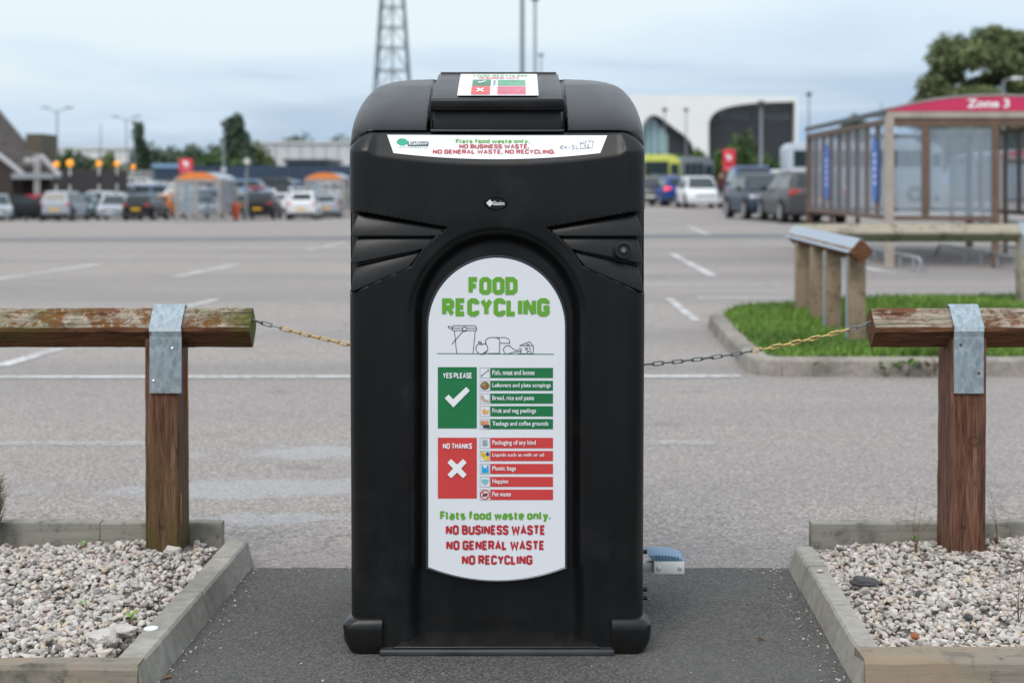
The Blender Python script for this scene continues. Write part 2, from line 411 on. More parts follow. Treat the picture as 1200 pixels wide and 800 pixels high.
def link(o, parent=None):
    COL.objects.link(o)
    if parent is not None: o.parent = parent
    return o
def obj(name, me, mat=None, parent=None, loc=None):
    o = bpy.data.objects.new(name, me)
    if mat is not None and len(me.materials) == 0: me.materials.append(mat)
    link(o, parent)
    if loc is not None: o.location = loc
    return o
def tag(o, label=None, cat=None, group=None, kind=None):
    if label: o['label'] = label
    if cat: o['category'] = cat
    if group: o['group'] = group
    if kind: o['kind'] = kind
    return o
def thing(name, label, cat, loc=(0, 0, 0), rz=0, group=None):
    o = bpy.data.objects.new(name, None); o.empty_display_size = 0.2
    COL.objects.link(o); o.location = loc; o.rotation_euler = (0, 0, rz)
    return tag(o, label, cat, group)
def copy_tree(o, parent=None):
    c = o.copy(); COL.objects.link(c); c.parent = parent
    for ch in KIDS.get(o.name, []): copy_tree(ch, c)
    return c
KIDS = {}
def index_kids(o):
    KIDS[o.name] = [c for c in COL.objects if c.parent == o]
    for c in KIDS[o.name]: index_kids(c)

class MB:
    def __init__(s): s.v = []; s.f = []
    def add(s, vs, fs):
        n = len(s.v); s.v += [tuple(v) for v in vs]; s.f += [tuple(i + n for i in f) for f in fs]; return s
    def box(s, x0, x1, y0, y1, z0, z1):
        return s.add([(x0, y0, z0), (x1, y0, z0), (x1, y1, z0), (x0, y1, z0), (x0, y0, z1), (x1, y0, z1), (x1, y1, z1), (x0, y1, z1)],
                     [(0, 3, 2, 1), (4, 5, 6, 7), (0, 1, 5, 4), (1, 2, 6, 5), (2, 3, 7, 6), (3, 0, 4, 7)])
    def tube(s, pts, r, n=10, cap=True):
        pts = [Vector(p) for p in pts]; rs = r if isinstance(r, (list, tuple)) else [r] * len(pts)
        base = len(s.v); up = None
        for i, p in enumerate(pts):
            t = (pts[min(i + 1, len(pts) - 1)] - pts[max(i - 1, 0)]).normalized()
            if up is None: up = Vector((0, 0, 1)) if abs(t.z) < 0.9 else Vector((1, 0, 0))
            a = t.cross(up).normalized(); b = a.cross(t).normalized(); up = b
            for k in range(n):
                an = 2 * math.pi * k / n
                s.v.append(tuple(p + (a * math.cos(an) + b * math.sin(an)) * rs[i]))
        for i in range(len(pts) - 1):
            for k in range(n):
                k2 = (k + 1) % n
                s.f.append((base + i * n + k, base + i * n + k2, base + (i + 1) * n + k2, base + (i + 1) * n + k))
        if cap:
            s.f.append(tuple(base + k for k in range(n))[::-1]); s.f.append(tuple(base + (len(pts) - 1) * n + k for k in range(n)))
        return s
    def lathe(s, prof, n=20, c=(0, 0, 0)):
        base = len(s.v)
        for r, z in prof:
            for k in range(n):
                a = 2 * math.pi * k / n; s.v.append((c[0] + r * math.cos(a), c[1] + r * math.sin(a), c[2] + z))
        for i in range(len(prof) - 1):
            for k in range(n):
                k2 = (k + 1) % n; s.f.append((base + i * n + k, base + i * n + k2, base + (i + 1) * n + k2, base + (i + 1) * n + k))
        s.f.append(tuple(base + k for k in range(n))[::-1]); s.f.append(tuple(base + (len(prof) - 1) * n + k for k in range(n)))
        return s
    def loft(s, rings, cap=True):
        base = len(s.v); n = len(rings[0])
        for r in rings: s.v += [tuple(p) for p in r]
        for i in range(len(rings) - 1):
            for k in range(n):
                k2 = (k + 1) % n; s.f.append((base + i * n + k, base + i * n + k2, base + (i + 1) * n + k2, base + (i + 1) * n + k))
        if cap:
            s.f.append(tuple(base + k for k in range(n))[::-1]); s.f.append(tuple(base + (len(rings) - 1) * n + k for k in range(n)))
        return s
    def mesh(s, name, bevel=0.0, seg=2, smooth=None, recalc=True):
        me = bpy.data.meshes.new(name); me.from_pydata(s.v, [], s.f); me.update()
        bm = bmesh.new(); bm.from_mesh(me)
        if recalc: bmesh.ops.recalc_face_normals(bm, faces=bm.faces)
        if bevel:
            ed = [e for e in bm.edges if len(e.link_faces) == 2 and e.calc_face_angle(0) > 0.5]
            bmesh.ops.bevel(bm, geom=ed, offset=bevel, segments=seg, profile=0.5, affect='EDGES', clamp_overlap=True)
        bm.to_mesh(me); bm.free()
        if smooth is None: smooth = bool(bevel)
        if smooth:
            me.polygons.foreach_set('use_smooth', [True] * len(me.polygons))
            try: me.set_sharp_from_angle(angle=R(38))
            except Exception: pass
        me.update()
        return me
    def build(s, name, mat, parent=None, loc=None, **kw):
        return obj(name, s.mesh(name, **kw), mat, parent, loc)

def np_mesh(name, V, Fc, nside):
    me = bpy.data.meshes.new(name)
    me.vertices.add(len(V)); me.vertices.foreach_set('co', np.asarray(V, dtype=np.float32).ravel())
    nf = len(Fc); me.loops.add(nf * nside); me.loops.foreach_set('vertex_index', np.asarray(Fc, dtype=np.int32).ravel())
    me.polygons.add(nf); me.polygons.foreach_set('loop_start', np.arange(0, nf * nside, nside, dtype=np.int32))
    me.update(calc_edges=True); return me

def curve_mesh(loops, depth, res=1):
    """flat shape in XY with holes, thickness 2*depth along Z -> mesh"""
    cu = bpy.data.curves.new('tmp', 'CURVE'); cu.dimensions = '2D'; cu.fill_mode = 'BOTH'; cu.extrude = depth
    for lp in loops:
        sp = cu.splines.new('POLY'); sp.points.add(len(lp) - 1)
        for i, (x, y) in enumerate(lp): sp.points[i].co = (x, y, 0, 1)
        sp.use_cyclic_u = True
    o = bpy.data.objects.new('tmp', cu); COL.objects.link(o)
    dg = bpy.context.evaluated_depsgraph_get(); dg.update()
    me = bpy.data.meshes.new_from_object(o.evaluated_get(dg))
    bpy.data.objects.remove(o); bpy.data.curves.remove(cu)
    return me
def upright(me, Y):      # XY shape -> XZ wall facing -Y
    me.transform(Matrix(((1, 0, 0, 0), (0, 0, -1, Y), (0, 1, 0, 0), (0, 0, 0, 1)))); me.update(); return me

# ------------------------------------------------------------------ lettering
GL = {
 'A': (.5, [[(0,0),(.25,1),(.5,0)], [(.11,.3),(.39,.3)]]),
 'B': (.5, [[(0,0),(0,1),(.34,1),(.46,.88),(.46,.64),(.34,.53),(0,.53)], [(.34,.53),(.5,.42),(.5,.12),(.38,0),(0,0)]]),
 'C': (.46, [[(.46,.74),(.46,.88),(.34,1),(.12,1),(0,.88),(0,.12),(.12,0),(.34,0),(.46,.12),(.46,.26)]]),
 'D': (.5, [[(0,.5),(0,1),(.34,1),(.5,.84),(.5,.16),(.34,0),(0,0),(0,.5)]]),
 'E': (.4, [[(.4,1),(0,1),(0,0),(.4,0)], [(0,.5),(.34,.5)]]),
 'F': (.36, [[(.4,1),(0,1),(0,0)], [(0,.5),(.34,.5)]]),
 'G': (.5, [[(.5,.76),(.5,.88),(.38,1),(.12,1),(0,.88),(0,.12),(.12,0),(.38,0),(.5,.12),(.5,.46),(.26,.46)]]),
 'H': (.48, [[(0,0),(0,1)], [(.48,0),(.48,1)], [(0,.5),(.48,.5)]]),
 'I': (.0, [[(0,0),(0,1)]]),
 'K': (.46, [[(0,0),(0,1)], [(.46,1),(.06,.5),(.46,0)]]),
 'L': (.38, [[(0,1),(0,0),(.38,0)]]),
 'N': (.52, [[(0,0),(0,1)], [(0.02,1),(.5,0)], [(.52,0),(.52,1)]]),
 'O': (.5, [[(.25,1),(.13,1),(0,.87),(0,.13),(.13,0),(.37,0),(.5,.13),(.5,.87),(.37,1),(.25,1)]]),
 'P': (.48, [[(0,0),(0,1),(.36,1),(.48,.88),(.48,.56),(.36,.44),(0,.44)]]),
 'R': (.5, [[(0,0),(0,1),(.36,1),(.48,.88),(.48,.6),(.36,.48),(0,.48)], [(.24,.48),(.5,0)]]),
 'S': (.44, [[(.44,.78),(.44,.9),(.34,1),(.1,1),(0,.9),(0,.65),(.1,.55),(.34,.47),(.44,.36),(.44,.1),(.34,0),(.1,0),(0,.1),(0,.22)]]),
 'T': (.5, [[(0,1),(.5,1)], [(.25,1),(.25,0)]]),
 'U': (.5, [[(0,1),(0,.12),(.12,0),(.38,0),(.5,.12),(.5,1)]]),
 'W': (.78, [[(0,1),(.16,0),(.39,.8),(.62,0),(.78,1)]]),
 'Y': (.5, [[(0,1),(.25,.5),(.5,1)], [(.25,.5),(.25,0)]]),
 'l': (.12, [[(0,1),(0,.1),(.12,0)]]),
 'a': (.38, [[(.02,.68),(.28,.68),(.38,.58),(.38,0)], [(.38,.38),(.12,.38),(0,.3),(0,.08),(.1,0),(.38,0)]]),
 't': (.3, [[(.1,.95),(.1,.1),(.18,0),(.3,0)], [(0,.68),(.3,.68)]]),
 's': (.34, [[(.34,.68),(.08,.68),(0,.6),(0,.44),(.08,.38),(.26,.32),(.34,.24),(.34,.08),(.26,0),(0,0)]]),
 'f': (.3, [[(.32,1),(.2,1),(.1,.9),(.1,0)], [(0,.66),(.3,.66)]]),
 'o': (.4, [[(.2,.68),(.1,.68),(0,.58),(0,.1),(.1,0),(.3,0),(.4,.1),(.4,.58),(.3,.68),(.2,.68)]]),
 'd': (.4, [[(.4,1),(.4,0),(.1,0),(0,.1),(0,.58),(.1,.68),(.4,.68)]]),
 'w': (.62, [[(0,.7),(.12,0),(.31,.6),(.5,0),(.62,.7)]]),
 'e': (.38, [[(0,.36),(.38,.36),(.38,.58),(.28,.68),(.1,.68),(0,.58),(0,.1),(.1,0),(.36,0)]]),
 'n': (.4, [[(0,0),(0,.7)], [(0,.62),(.28,.68),(.4,.56),(.4,0)]]),
 'y': (.4, [[(0,.7),(.2,.05)], [(.4,.7),(.14,-.28),(.0,-.28)]]),
 '.': (.0, [[(0,-.02),(0,.16)]]), ',': (.0, [[(-.06,-.18),(.02,.14)]]),
}
def stroke(mb, pts, t, zoff, to3, closed=False):
    pts = [Vector((p[0], p[1])) for p in pts]
    q = [pts[0]]
    for p in pts[1:]:
        if (p - q[-1]).length > 1e-6: q.append(p)
    pts = q; n = len(pts); L = []; Rr = []
    for i in range(n):
        d0 = (pts[i] - pts[i - 1]).normalized() if i > 0 else ((pts[0] - pts[-2]).normalized() if closed else None)
        d1 = (pts[i + 1] - pts[i]).normalized() if i < n - 1 else ((pts[1] - pts[0]).normalized() if closed else None)
        if d0 is None: d0 = d1
        if d1 is None: d1 = d0
        nn = Vector((-d0.y, d0.x)) + Vector((-d1.y, d1.x))
        if nn.length < 1e-4: nn = Vector((-d0.y, d0.x))
        nn.normalize(); c = max(0.5, nn.dot(Vector((-d0.y, d0.x))))
        L.append(pts[i] + nn * t / c); Rr.append(pts[i] - nn * t / c)
    vs = [to3(p.x, p.y, zoff + 0.00002 * i) for i, p in enumerate(L)] + [to3(p.x, p.y, zoff + 0.00002 * i) for i, p in enumerate(Rr)]
    fs = [(i, i + 1, n + i + 1, n + i) for i in range(n - 1)]
    mb.add(vs, fs)
def chunky(text, x0, x1, y0, y1, to3, zoff=0.0012, sw=0.2, jit=0.0, rnd=random.Random(3)):
    """block capitals in the bounding box x0..x1, y0(top)..y1(baseline), photograph pixels"""
    adv = []; x = 0; gap = sw + 0.06
    for ch in text:
        if ch == ' ': x += 0.30; adv.append(None); continue
        w_, st = GL[ch]; adv.append(x); x += w_ + gap
    tot = x - gap
    hs = (y1 - y0); t = sw / 2
    mb = MB(); sx = (x1 - x0) / (tot + 2 * t); sy = hs / 1.0
    k = 0
    for ch, a in zip(text, adv):
        if a is None: continue
        w_, st = GL[ch]
        for pl in st:
            dy = rnd.uniform(-jit, jit)
            k += 1
            gm = lambda gx, gy, o, a=a, dy=dy: to3(x0 + (a + t + gx) * sx, y1 - (t + dy + gy) * sy, o)
            stroke(mb, [(p[0], p[1] * (1 - 2 * t)) for p in pl], t, zoff + 0.0003 * (k % 3), gm)
    return mb
def font_mesh(text, x0, x1, y0, y1, to3, zoff=0.0012, bold=0.02, shear=0.0):
    cu = bpy.data.curves.new('tmp', 'FONT'); cu.body = text; cu.size = 1; cu.offset = bold; cu.resolution_u = 3; cu.shear = shear
    o = bpy.data.objects.new('tmp', cu); COL.objects.link(o)
    dg = bpy.context.evaluated_depsgraph_get(); dg.update()
    me = bpy.data.meshes.new_from_object(o.evaluated_get(dg))
    bpy.data.objects.remove(o); bpy.data.curves.remove(cu)
    co = np.array([v.co[:] for v in me.vertices]); mn = co.min(0); mx = co.max(0)
    for v in me.vertices:
        u = (v.co.x - mn[0]) / (mx[0] - mn[0]); q = (v.co.y - mn[1]) / (mx[1] - mn[1])
        v.co = to3(x0 + u * (x1 - x0), y1 - q * (y1 - y0), zoff)
    me.update(); return me
def flatpoly(pts, to3, zoff):
    mb = MB(); mb.add([to3(x, y, zoff) for x, y in pts], [tuple(range(len(pts)))]); return mb
def rect(x0, y0, x1, y1): return [(x0, y0), (x0, y1), (x1, y1), (x1, y0)]

# ================================================================== GROUND
def ground_sheet():
    xs = np.concatenate([np.linspace(-2500, -80, 12), np.linspace(-70, 70, 57), np.linspace(80, 2500, 12)])
    ys = np.concatenate([np.linspace(-60, 10, 8), np.linspace(14, 100, 36), np.linspace(110, 260, 8), np.linspace(500, 4500, 8)])
    V = [(x, y, G(x, y)) for y in ys for x in xs]; nx = len(xs)
    Fc = [(j * nx + i, j * nx + i + 1, (j + 1) * nx + i + 1, (j + 1) * nx + i) for j in range(len(ys) - 1) for i in range(nx - 1)]
    me = np_mesh('car_park', V, Fc, 4)
    me.polygons.foreach_set('use_smooth', [True] * len(Fc))
    o = obj('car_park', me, LOT); tag(o, kind='structure')
    # the dark path the bin stands on, with a ragged joint to the car park
    top = []; x = -9.0
    while x < 9: 
        top.append((x, 4.425 + 0.010 * mnoise.noise((x * 9, 0, 3)) + 0.006 * mnoise.noise((x * 40, 0, 3)))); x += 0.02
    vs = [(x, y, 0.004) for x, y in top] + [(x, y + 0.006, -0.004) for x, y in top] + [(x, -12.0, 0.004) for x, y in top]
    n = len(top)
    fs = [(i, i + 1, n + i + 1, n + i) for i in range(n - 1)] + [(2 * n + i, 2 * n + i + 1, i + 1, i) for i in range(n - 1)]
    mb = MB(); mb.add(vs, fs)
    o = mb.build('path', PATH, recalc=False); tag(o, kind='structure')
ground_sheet()

def ground_line(p0, p1, width=0.1, mat=LINE):
    a = Vector((PX(p0[0], GY(p0[1])), GY(p0[1]), 0)); b = Vector((PX(p1[0], GY(p1[1])), GY(p1[1]), 0))
    d = (b - a); L = d.length; d.normalize(); nn = Vector((-d.y, d.x, 0)) * width / 2
    k = max(2, int(L / 0.15)); vs = []
    k = min(k, 160)
    for i in range(k + 1):
        p = a + d * L * i / k
        j = 0.10 * width
        for sgn in (-1, 1):
            q = p + nn * sgn * (1 + 0.14 * mnoise.noise((p.x * 6, p.y * 6, sgn * 4.0)))
            vs.append((q.x, q.y, G(q.x, q.y) + 0.005))
    fs = [(2 * i, 2 * i + 2, 2 * i + 3, 2 * i + 1) for i in range(k)]
    mb = MB(); mb.add(vs, fs); o = mb.build('parking_line', mat); o.data.name = 'parking_line'
    tag(o, kind='structure')
for a in [((-60, 442), (868, 441), 0.10), ((0, 429), (70, 408), 0.11), ((-20, 330), (115, 309.5), 0.12), ((203, 325), (281, 309), 0.12),
          ((360, 292), (404, 282), 0.13), ((217, 360), (253, 351), 0.10), ((787, 297), (835, 323), 0.12), ((757, 334), (919, 334), 0.13),
          ((784, 350), (816, 376), 0.08), ((806, 265), (831, 275), 0.14), ((815, 349), (925, 349), 0.12), ((690, 334), (757, 334), 0.13),
          ((1011, 313), (1048, 321), 0.12)]:
    ground_line(*a)
for a in [((-40, 520), (170, 520), 0.10), ((765, 519), (842, 519), 0.10), ((296, 386), (420, 386), 0.09), ((250, 325), (520, 325), 0.1),
          ((919, 334), (1128, 334), 0.13), ((700, 349), (784, 349), 0.12), ((925, 349), (1100, 349), 0.12), ((761, 383), (810, 383), 0.08),
          ((871, 281), (899, 289), 0.12), ((1060, 319), (1200, 319), 0.12), ((-20, 325), (60, 325), 0.09), ((100, 297), (130, 291), 0.12), ((135, 307), (160, 300), 0.12)]:
    ground_line(*a, mat=FAINT)
# dark drainage channel across the car park
STRIP = simple('dark_drain_channel', (0.10, 0.105, 0.115), 0.7, 0, 0.15)
def drain():
    y0, y1 = GY(278.6), GY(274.2); xs = np.linspace(-30, 14, 60); vs = []
    for x in xs:
        vs += [(x, y0, G(x, y0) + 0.006), (x, y1, G(x, y1) + 0.006)]
    mb = MB(); mb.add(vs, [(2 * i, 2 * i + 2, 2 * i + 3, 2 * i + 1) for i in range(len(xs) - 1)])
    tag(mb.build('drain_channel', STRIP), kind='structure')
drain()

# ================================================================== THE FOOD WASTE BIN
YF = 3.62; S0 = F / YF; CX = (582.5 - 600) / F * YF
def v2z(v): return H + (HZ - v) / S0
def z2v(z): return HZ - (z - H) * S0
Z_SEAM = v2z(154); Z_TOP = 1.428
GILL = [(190, 243), (172, 246.5), (155, 249), (58, 266.5), (71, 276), (87, 291), (101, 312), (176, 345.5), (190, 350)]
def inpoly(x, y, poly):
    c = False; n = len(poly)
    for i in range(n):
        x1, y1 = poly[i]; x2, y2 = poly[(i + 1) % n]
        if (y1 > y) != (y2 > y) and x < (x2 - x1) * (y - y1) / (y2 - y1) + x1: c = not c
    return c
def crease(u): return 195 - 12 * (u / 150) ** 2 - 40 * max(0, (u - 140) / 34) ** 2
def front_base(x, z):
    """depth of the front skin before the mouldings"""
    u = abs(x) * S0; v = z2v(z)
    y = YF
    c = crease(u)
    if v < c:
        t = c - v; k = 0.046 / (195 - 154)
        y += k * (t - 3 * (1 - math.exp(-t / 3)))
    if v < 154:
        zt = (z - Z_SEAM) / (Z_TOP - Z_SEAM)
        y += 0.30 * max(0, zt) ** 1.6 + 0.05 * max(0, zt - 0.85) / 0.15
    if v > 300: y += 0.0
    return y
def arch_r(u, v):
    vc = 375.0
    return u if v > vc else math.hypot(u, (vc - v) * 0.97)
def front_relief(x, z):
    u = abs(x) * S0; v = z2v(z); d = 0.0
    if 240 < v < 352 and inpoly(u, v, GILL):
        dm = 9.0
        for i in range(len(GILL) - 1):
            ax, ay = GILL[i]; bx_, by_ = GILL[i + 1]; L2 = (bx_ - ax) ** 2 + (by_ - ay) ** 2
            tt = max(0, min(1, ((u - ax) * (bx_ - ax) + (v - ay) * (by_ - ay)) / L2)); dm = min(dm, math.hypot(u - ax - tt * (bx_ - ax), v - ay - tt * (by_ - ay)))
        d = 0.030 * min(1, dm / 2.4)
    r = arch_r(u, v)
    t = sstep(106, 87, r) if r < 106 else 0.0
    # rolled edge then recess; recess eases out towards the sill
    low = sstep(770, 735, v)
    d = max(d, 0.036 * t)
    # soft hollow below the bulge, framing the arch
    if v > 248: d += 0.004 * sstep(248, 300, v)
    if v > 352 and u > 150: d += 0.0
    # groove of the lid seam
    sv = 154 + 20 * max(0, (u - 146) / 30) ** 2
    sl = 52 * max(0, (u - 146) / 30) / 30
    d += 0.007 * math.exp(-((v - sv) / (1.25 * math.sqrt(1 + sl * sl))) ** 2)
    if v < 156: d += 0.055 * sstep(0.1735, 0.1665, abs(x)) * sstep(155.5, 153, v)
    # shallow vertical panel break on the legs
    return d
def halfw(z):
    base = 0.3575 + 0.004 * sstep(0.0, 1.0, z)
    if z > 1.225:
        t = min(1, (z - 1.225) / (Z_TOP - 1.225)); base -= 0.120 * (1 - max(0, 1 - t ** 3) ** (1 / 3)) 
    return base
def make_bin():
    t = thing('food_waste_bin', 'large black plastic food recycling bin housing standing on the path between the two planting beds', 'bin', (CX, 3.95, 0))
    L = Matrix.Translation((-CX, -3.95, 0))
    zs = list(np.arange(0.020, 0.85, 0.006)) + list(np.arange(0.85, 1.09, 0.0024)) + list(np.arange(1.09, 1.165, 0.006)) + list(np.arange(1.165, 1.30, 0.0022)) + list(np.arange(1.30, 1.412, 0.006)) + [1.414, 1.419, 1.423, 1.426, 1.428]
    nfr = 250; rings = []
    for z in zs:
        hw = halfw(z); hood = sstep(1.20, Z_TOP, z)
        rf = 0.048 + 0.06 * hood
        yb = 4.285 - 0.05 * hood ** 3
        ring = []
        flat = hw - rf
        for i in range(nfr + 1):
            x = -flat + 2 * flat * i / nfr
            ring.append((x, front_base(x, z) + front_relief(x, z)))
        yfe = front_base(flat, z)
        cr = []
        for k in range(1, 15):
            a = math.pi / 2 * k / 14
            x = flat + rf * math.sin(a); dy = rf * (1 - math.cos(a)) * 0.9
            fade = 1 - sstep(0.75, 1.0, k / 14)
            cr.append((x, front_base(flat, z) + dy + front_relief(x, z) * (1 if k < 14 else 0.6)))
        # keep the flank monotone
        side = [(hw, yfe + 0.12 + (yb - 0.06 - yfe - 0.12) * q / 3) for q in range(4)]
        bc = [(hw - 0.06 * (1 - math.cos(math.pi / 2 * k / 5)), yb - 0.06 + 0.06 * math.sin(math.pi / 2 * k / 5)) for k in range(1, 6)]
        right = cr + side + bc
        leftp = [(-x, y) for x, y in right][::-1]
        back = [(hw * f, yb) for f in (0.4, 0.0, -0.4)]
        full = ring + right + back + leftp
        rings.append([(x + CX, y, z) for x, y in full])
    mb = MB(); mb.loft(rings, cap=True)
    me = mb.mesh('body_shell', recalc=True, smooth=True)
    try: me.set_sharp_from_angle(angle=R(50))
    except Exception: pass
    me.transform(L); body = obj('body_shell', me, PLASTIC, t)
    def part(name, mb, mat, par=None, **kw):
        me = mb.mesh(name, **kw) if isinstance(mb, MB) else mb
        me.transform(L); return obj(name, me, mat, par or t)

    # louvre slats, three a side
    slats = [[(164, 251.5), (172.5, 276.5), (69, 276.5), (61, 267)],
             [(165, 278.5), (172.5, 309.5), (88, 292), (72.5, 278.5)],
             [(166, 312.5), (173, 343.5), (104, 313.5), (90, 294.5)]]
    for sgn in (-1, 1):
        for a, b, c, d in slats:
            mb = MB()
            def q(p, dep): return (CX + sgn * p[0] / S0, YF + dep, v2z(p[1]))
            # top edge sunk, bottom edge standing proud
            fr = [q(a, 0.018), q(b, 0.005), q(c, 0.003), q(d, 0.016)]
            bk = [q(a, 0.045), q(b, 0.045), q(c, 0.045), q(d, 0.045)]
            mb.add(fr + bk, [(0, 1, 2, 3), (7, 6, 5, 4), (0, 4, 5, 1), (1, 5, 6, 2), (2, 6, 7, 3), (3, 7, 4, 0)])
            part('louvre', mb, PLASTIC, bevel=0.0025, seg=2)
    # lock
    c = P(730.5, 293, YF - 0.004)
    mb = MB(); rot = Matrix.Translation(c) @ Matrix.Rotation(R(90), 4, 'X')
    mb.lathe([(0.0215, -0.02), (0.0215, 0.008), (0.019, 0.0105), (0.015, 0.0105), (0.0135, 0.004), (0.0, 0.004)], 28)
    me = mb.mesh('lock', smooth=True); me.transform(rot); lk_ = part('lock', me, BLACK)
    mb = MB(); mb.lathe([(0.008, 0.0), (0.008, 0.009), (0.0065, 0.0105), (0.0, 0.0105)], 20)
    me = mb.mesh('lock_barrel', smooth=True); me.transform(rot); b2 = part('lock_barrel', me, simple('lock_barrel_metal', (0.10, 0.10, 0.11), 0.3, 0.8)); b2.parent = lk_
    # maker's oval
    def arc(cx, cy, rx, ry, n=40): return [(cx + rx * math.cos(2 * math.pi * i / n), cy + ry * math.sin(2 * math.pi * i / n)) for i in range(n)]
    f_to3 = lambda x, y, o: Vector(P(x, y, YF - 0.0015 - o))
    mb = MB(); ring_o = arc(581, 238, 14, 8); ring_i = arc(581, 238, 11.8, 6)
    n = 40; vs = [f_to3(x, y, 0) for x, y in ring_o] + [f_to3(x, y, 0.003) for x, y in arc(581, 238, 12.9, 7)] + [f_to3(x, y, 0.0006) for x, y in ring_i]
    mb.add(vs, [(i, (i + 1) % n, n + (i + 1) % n, n + i) for i in range(n)] + [(n + i, n + (i + 1) % n, 2 * n + (i + 1) % n, 2 * n + i) for i in range(n)] + [tuple(range(2 * n, 3 * n))])
    bad = part('maker_badge', mb, PLASTIC, smooth=True)
    o = part('badge_lettering', font_mesh('Glasdon', 577.5, 591, 235.6, 240.6, f_to3, 0.002, 0.015), PRINTW, bad)
    mb = MB()
    for k, rr in enumerate((3.6, 2.2, 0.8)):
        stroke(mb, [(574, 238 - rr), (574 + rr, 238), (574, 238 + rr), (574 - rr, 238), (574, 238 - rr)], 0.42, 0.002, f_to3, True)
    part('badge_emblem', mb, PRINTW, bad)

    # ---- display panel in the arch
    YP = YF + 0.030
    def pshape(g, n=44):
        cxp, hwp = 582, 80 + g; pts = []
        vc = 383
        for i in range(n + 1):
            a = math.pi * i / n; pts.append((cxp + hwp * math.cos(a), vc - (81 + g) * math.sin(a)))
        for i in range(17):
            u = -1 + 2 * i / 16; pts.append((cxp + hwp * u, 664 + g * 0.8 + (15.5) * (1 - u * u)))
        return pts
    p_to3 = lambda x, y, o: Vector(P(x, y, YP - 0.005 - o))
    mb = MB(); so_ = pshape(3.0); sm_ = pshape(1.6); si_ = pshape(0.4); n = len(so_)
    vs = [p_to3(x, y, -0.004) for x, y in so_] + [p_to3(x, y, 0.0015) for x, y in sm_] + [p_to3(x, y, 0.0002) for x, y in si_]
    mb.add(vs, [(i, (i + 1) % n, n + (i + 1) % n, n + i) for i in range(n)] + [(n + i, n + (i + 1) % n, 2 * n + (i + 1) % n, 2 * n + i) for i in range(n)])
    pf = simple('panel_frame_grey', (0.06, 0.075, 0.085), 0.35, 0.2)
    part('panel_frame', mb, pf)
    mb = MB(); s_ = pshape(0.0); n = len(s_)
    vs = [p_to3(x, y, 0) for x, y in s_] + [p_to3(x, y, -0.006) for x, y in s_]
    mb.add(vs, [tuple(range(n))] + [(i, n + i, n + (i + 1) % n, (i + 1) % n) for i in range(n)])
    panel = part('sign_panel', mb, WHITE)
    K1, K2 = 0.0008, 0.0026
    z1 = lambda x, y: (490 + x / 5.716, 290 + y / 5.716)
    z2 = lambda x, y: (490 + x / 5.716, 420 + y / 5.716)
    z3 = lambda x, y: (490 + x / 5.716, 550 + y / 5.716)
    def bx(zf, x0, x1, y0, y1): a = zf(x0, y0); b = zf(x1, y1); return a[0], b[0], a[1], b[1]
    part('heading_lettering', chunky('FOOD', *bx(z1, 337, 665, 197, 316), p_to3, K1, 0.27, 0.006), GREENP, panel)
    part('heading_lettering', chunky('RECYCLING', *bx(z1, 160, 880, 339, 461), p_to3, K1, 0.27, 0.006), GREENP, panel)
    part('footer_lettering', chunky('Flats food waste only.', *bx(z3, 147, 888, 277, 335), p_to3, K1, 0.235), GREENP, panel)
    part('footer_lettering', chunky('NO BUSINESS WASTE', *bx(z3, 185, 852, 371, 436), p_to3, K1, 0.245, 0.004), DREDP, panel)
    part('footer_lettering', chunky('NO GENERAL WASTE', *bx(z3, 188, 847, 474, 538), p_to3, K1, 0.245, 0.004), DREDP, panel)
    part('footer_lettering', chunky('NO RECYCLING', *bx(z3, 293, 766, 572, 636), p_to3, K1, 0.245, 0.004), DREDP, panel)
    # line drawing
    mb = MB(); T = 0.36
    def ln(pts, tt=T, closed=False, k=[0]):
        k[0] += 1; stroke(mb, [z1(*p) for p in pts], tt, K1 + 0.00002 * (k[0] % 9), p_to3, closed)
    def cir(cx, cy, r, a0=0, a1=360, n=18, sx=1): ln([(cx + sx * r * math.cos(R(a0 + (a1 - a0) * i / n)), cy + r * math.sin(R(a0 + (a1 - a0) * i / n))) for i in range(n + 1)])
    ln([(300, 522), (238, 522), (230, 530), (230, 555), (392, 555), (392, 545), (388, 530), (380, 522), (300, 522)])
    ln([(243, 558), (258, 710), (368, 710), (382, 558)]); ln([(232, 540), (296, 540)]); ln([(326, 540), (390, 540)]); cir(311, 546, 15)
    ln([(302, 560), (262, 603), (225, 648)]); ln([(230, 546), (210, 542), (201, 532), (205, 525), (216, 530), (228, 534)])
    cir(427, 676, 38, -60, 240, 22, 1.05); ln([(408, 645), (427, 650), (446, 643)]); ln([(427, 648), (424, 634), (408, 628), (402, 634), (414, 642), (425, 640)]); cir(430, 680, 27, 20, 80, 8)
    ln([(460, 640), (450, 640), (452, 620), (468, 606), (490, 602), (520, 602), (540, 610), (548, 628), (545, 645), (545, 708)])
    ln([(520, 602), (585, 602), (606, 612), (614, 630), (610, 650)]); ln([(550, 640), (608, 640)]); ln([(545, 708), (470, 708)])
    cir(600, 684, 28, 90, 300, 16); ln([(612, 657), (650, 688), (672, 686)]); ln([(600, 711), (640, 700), (672, 696)]); cir(682, 684, 10, -140, 150, 10); cir(680, 700, 9, -120, 160, 10)
    ln([(678, 656), (748, 630), (768, 656), (772, 658), (770, 710), (682, 710)]); ln([(680, 656), (768, 656)]); cir(726, 677, 8); cir(757, 668, 12, 90, 200, 8); cir(742, 706, 14, 180, 360, 8); cir(735, 644, 8, 0, 180, 6)
    part('food_caddy_drawing', mb, INK, panel)
    mb = MB(); stroke(mb, [z1(126, 709), z1(910, 714)], 0.42, K1, p_to3); part('drawing_base_line', mb, DGREEN, panel)
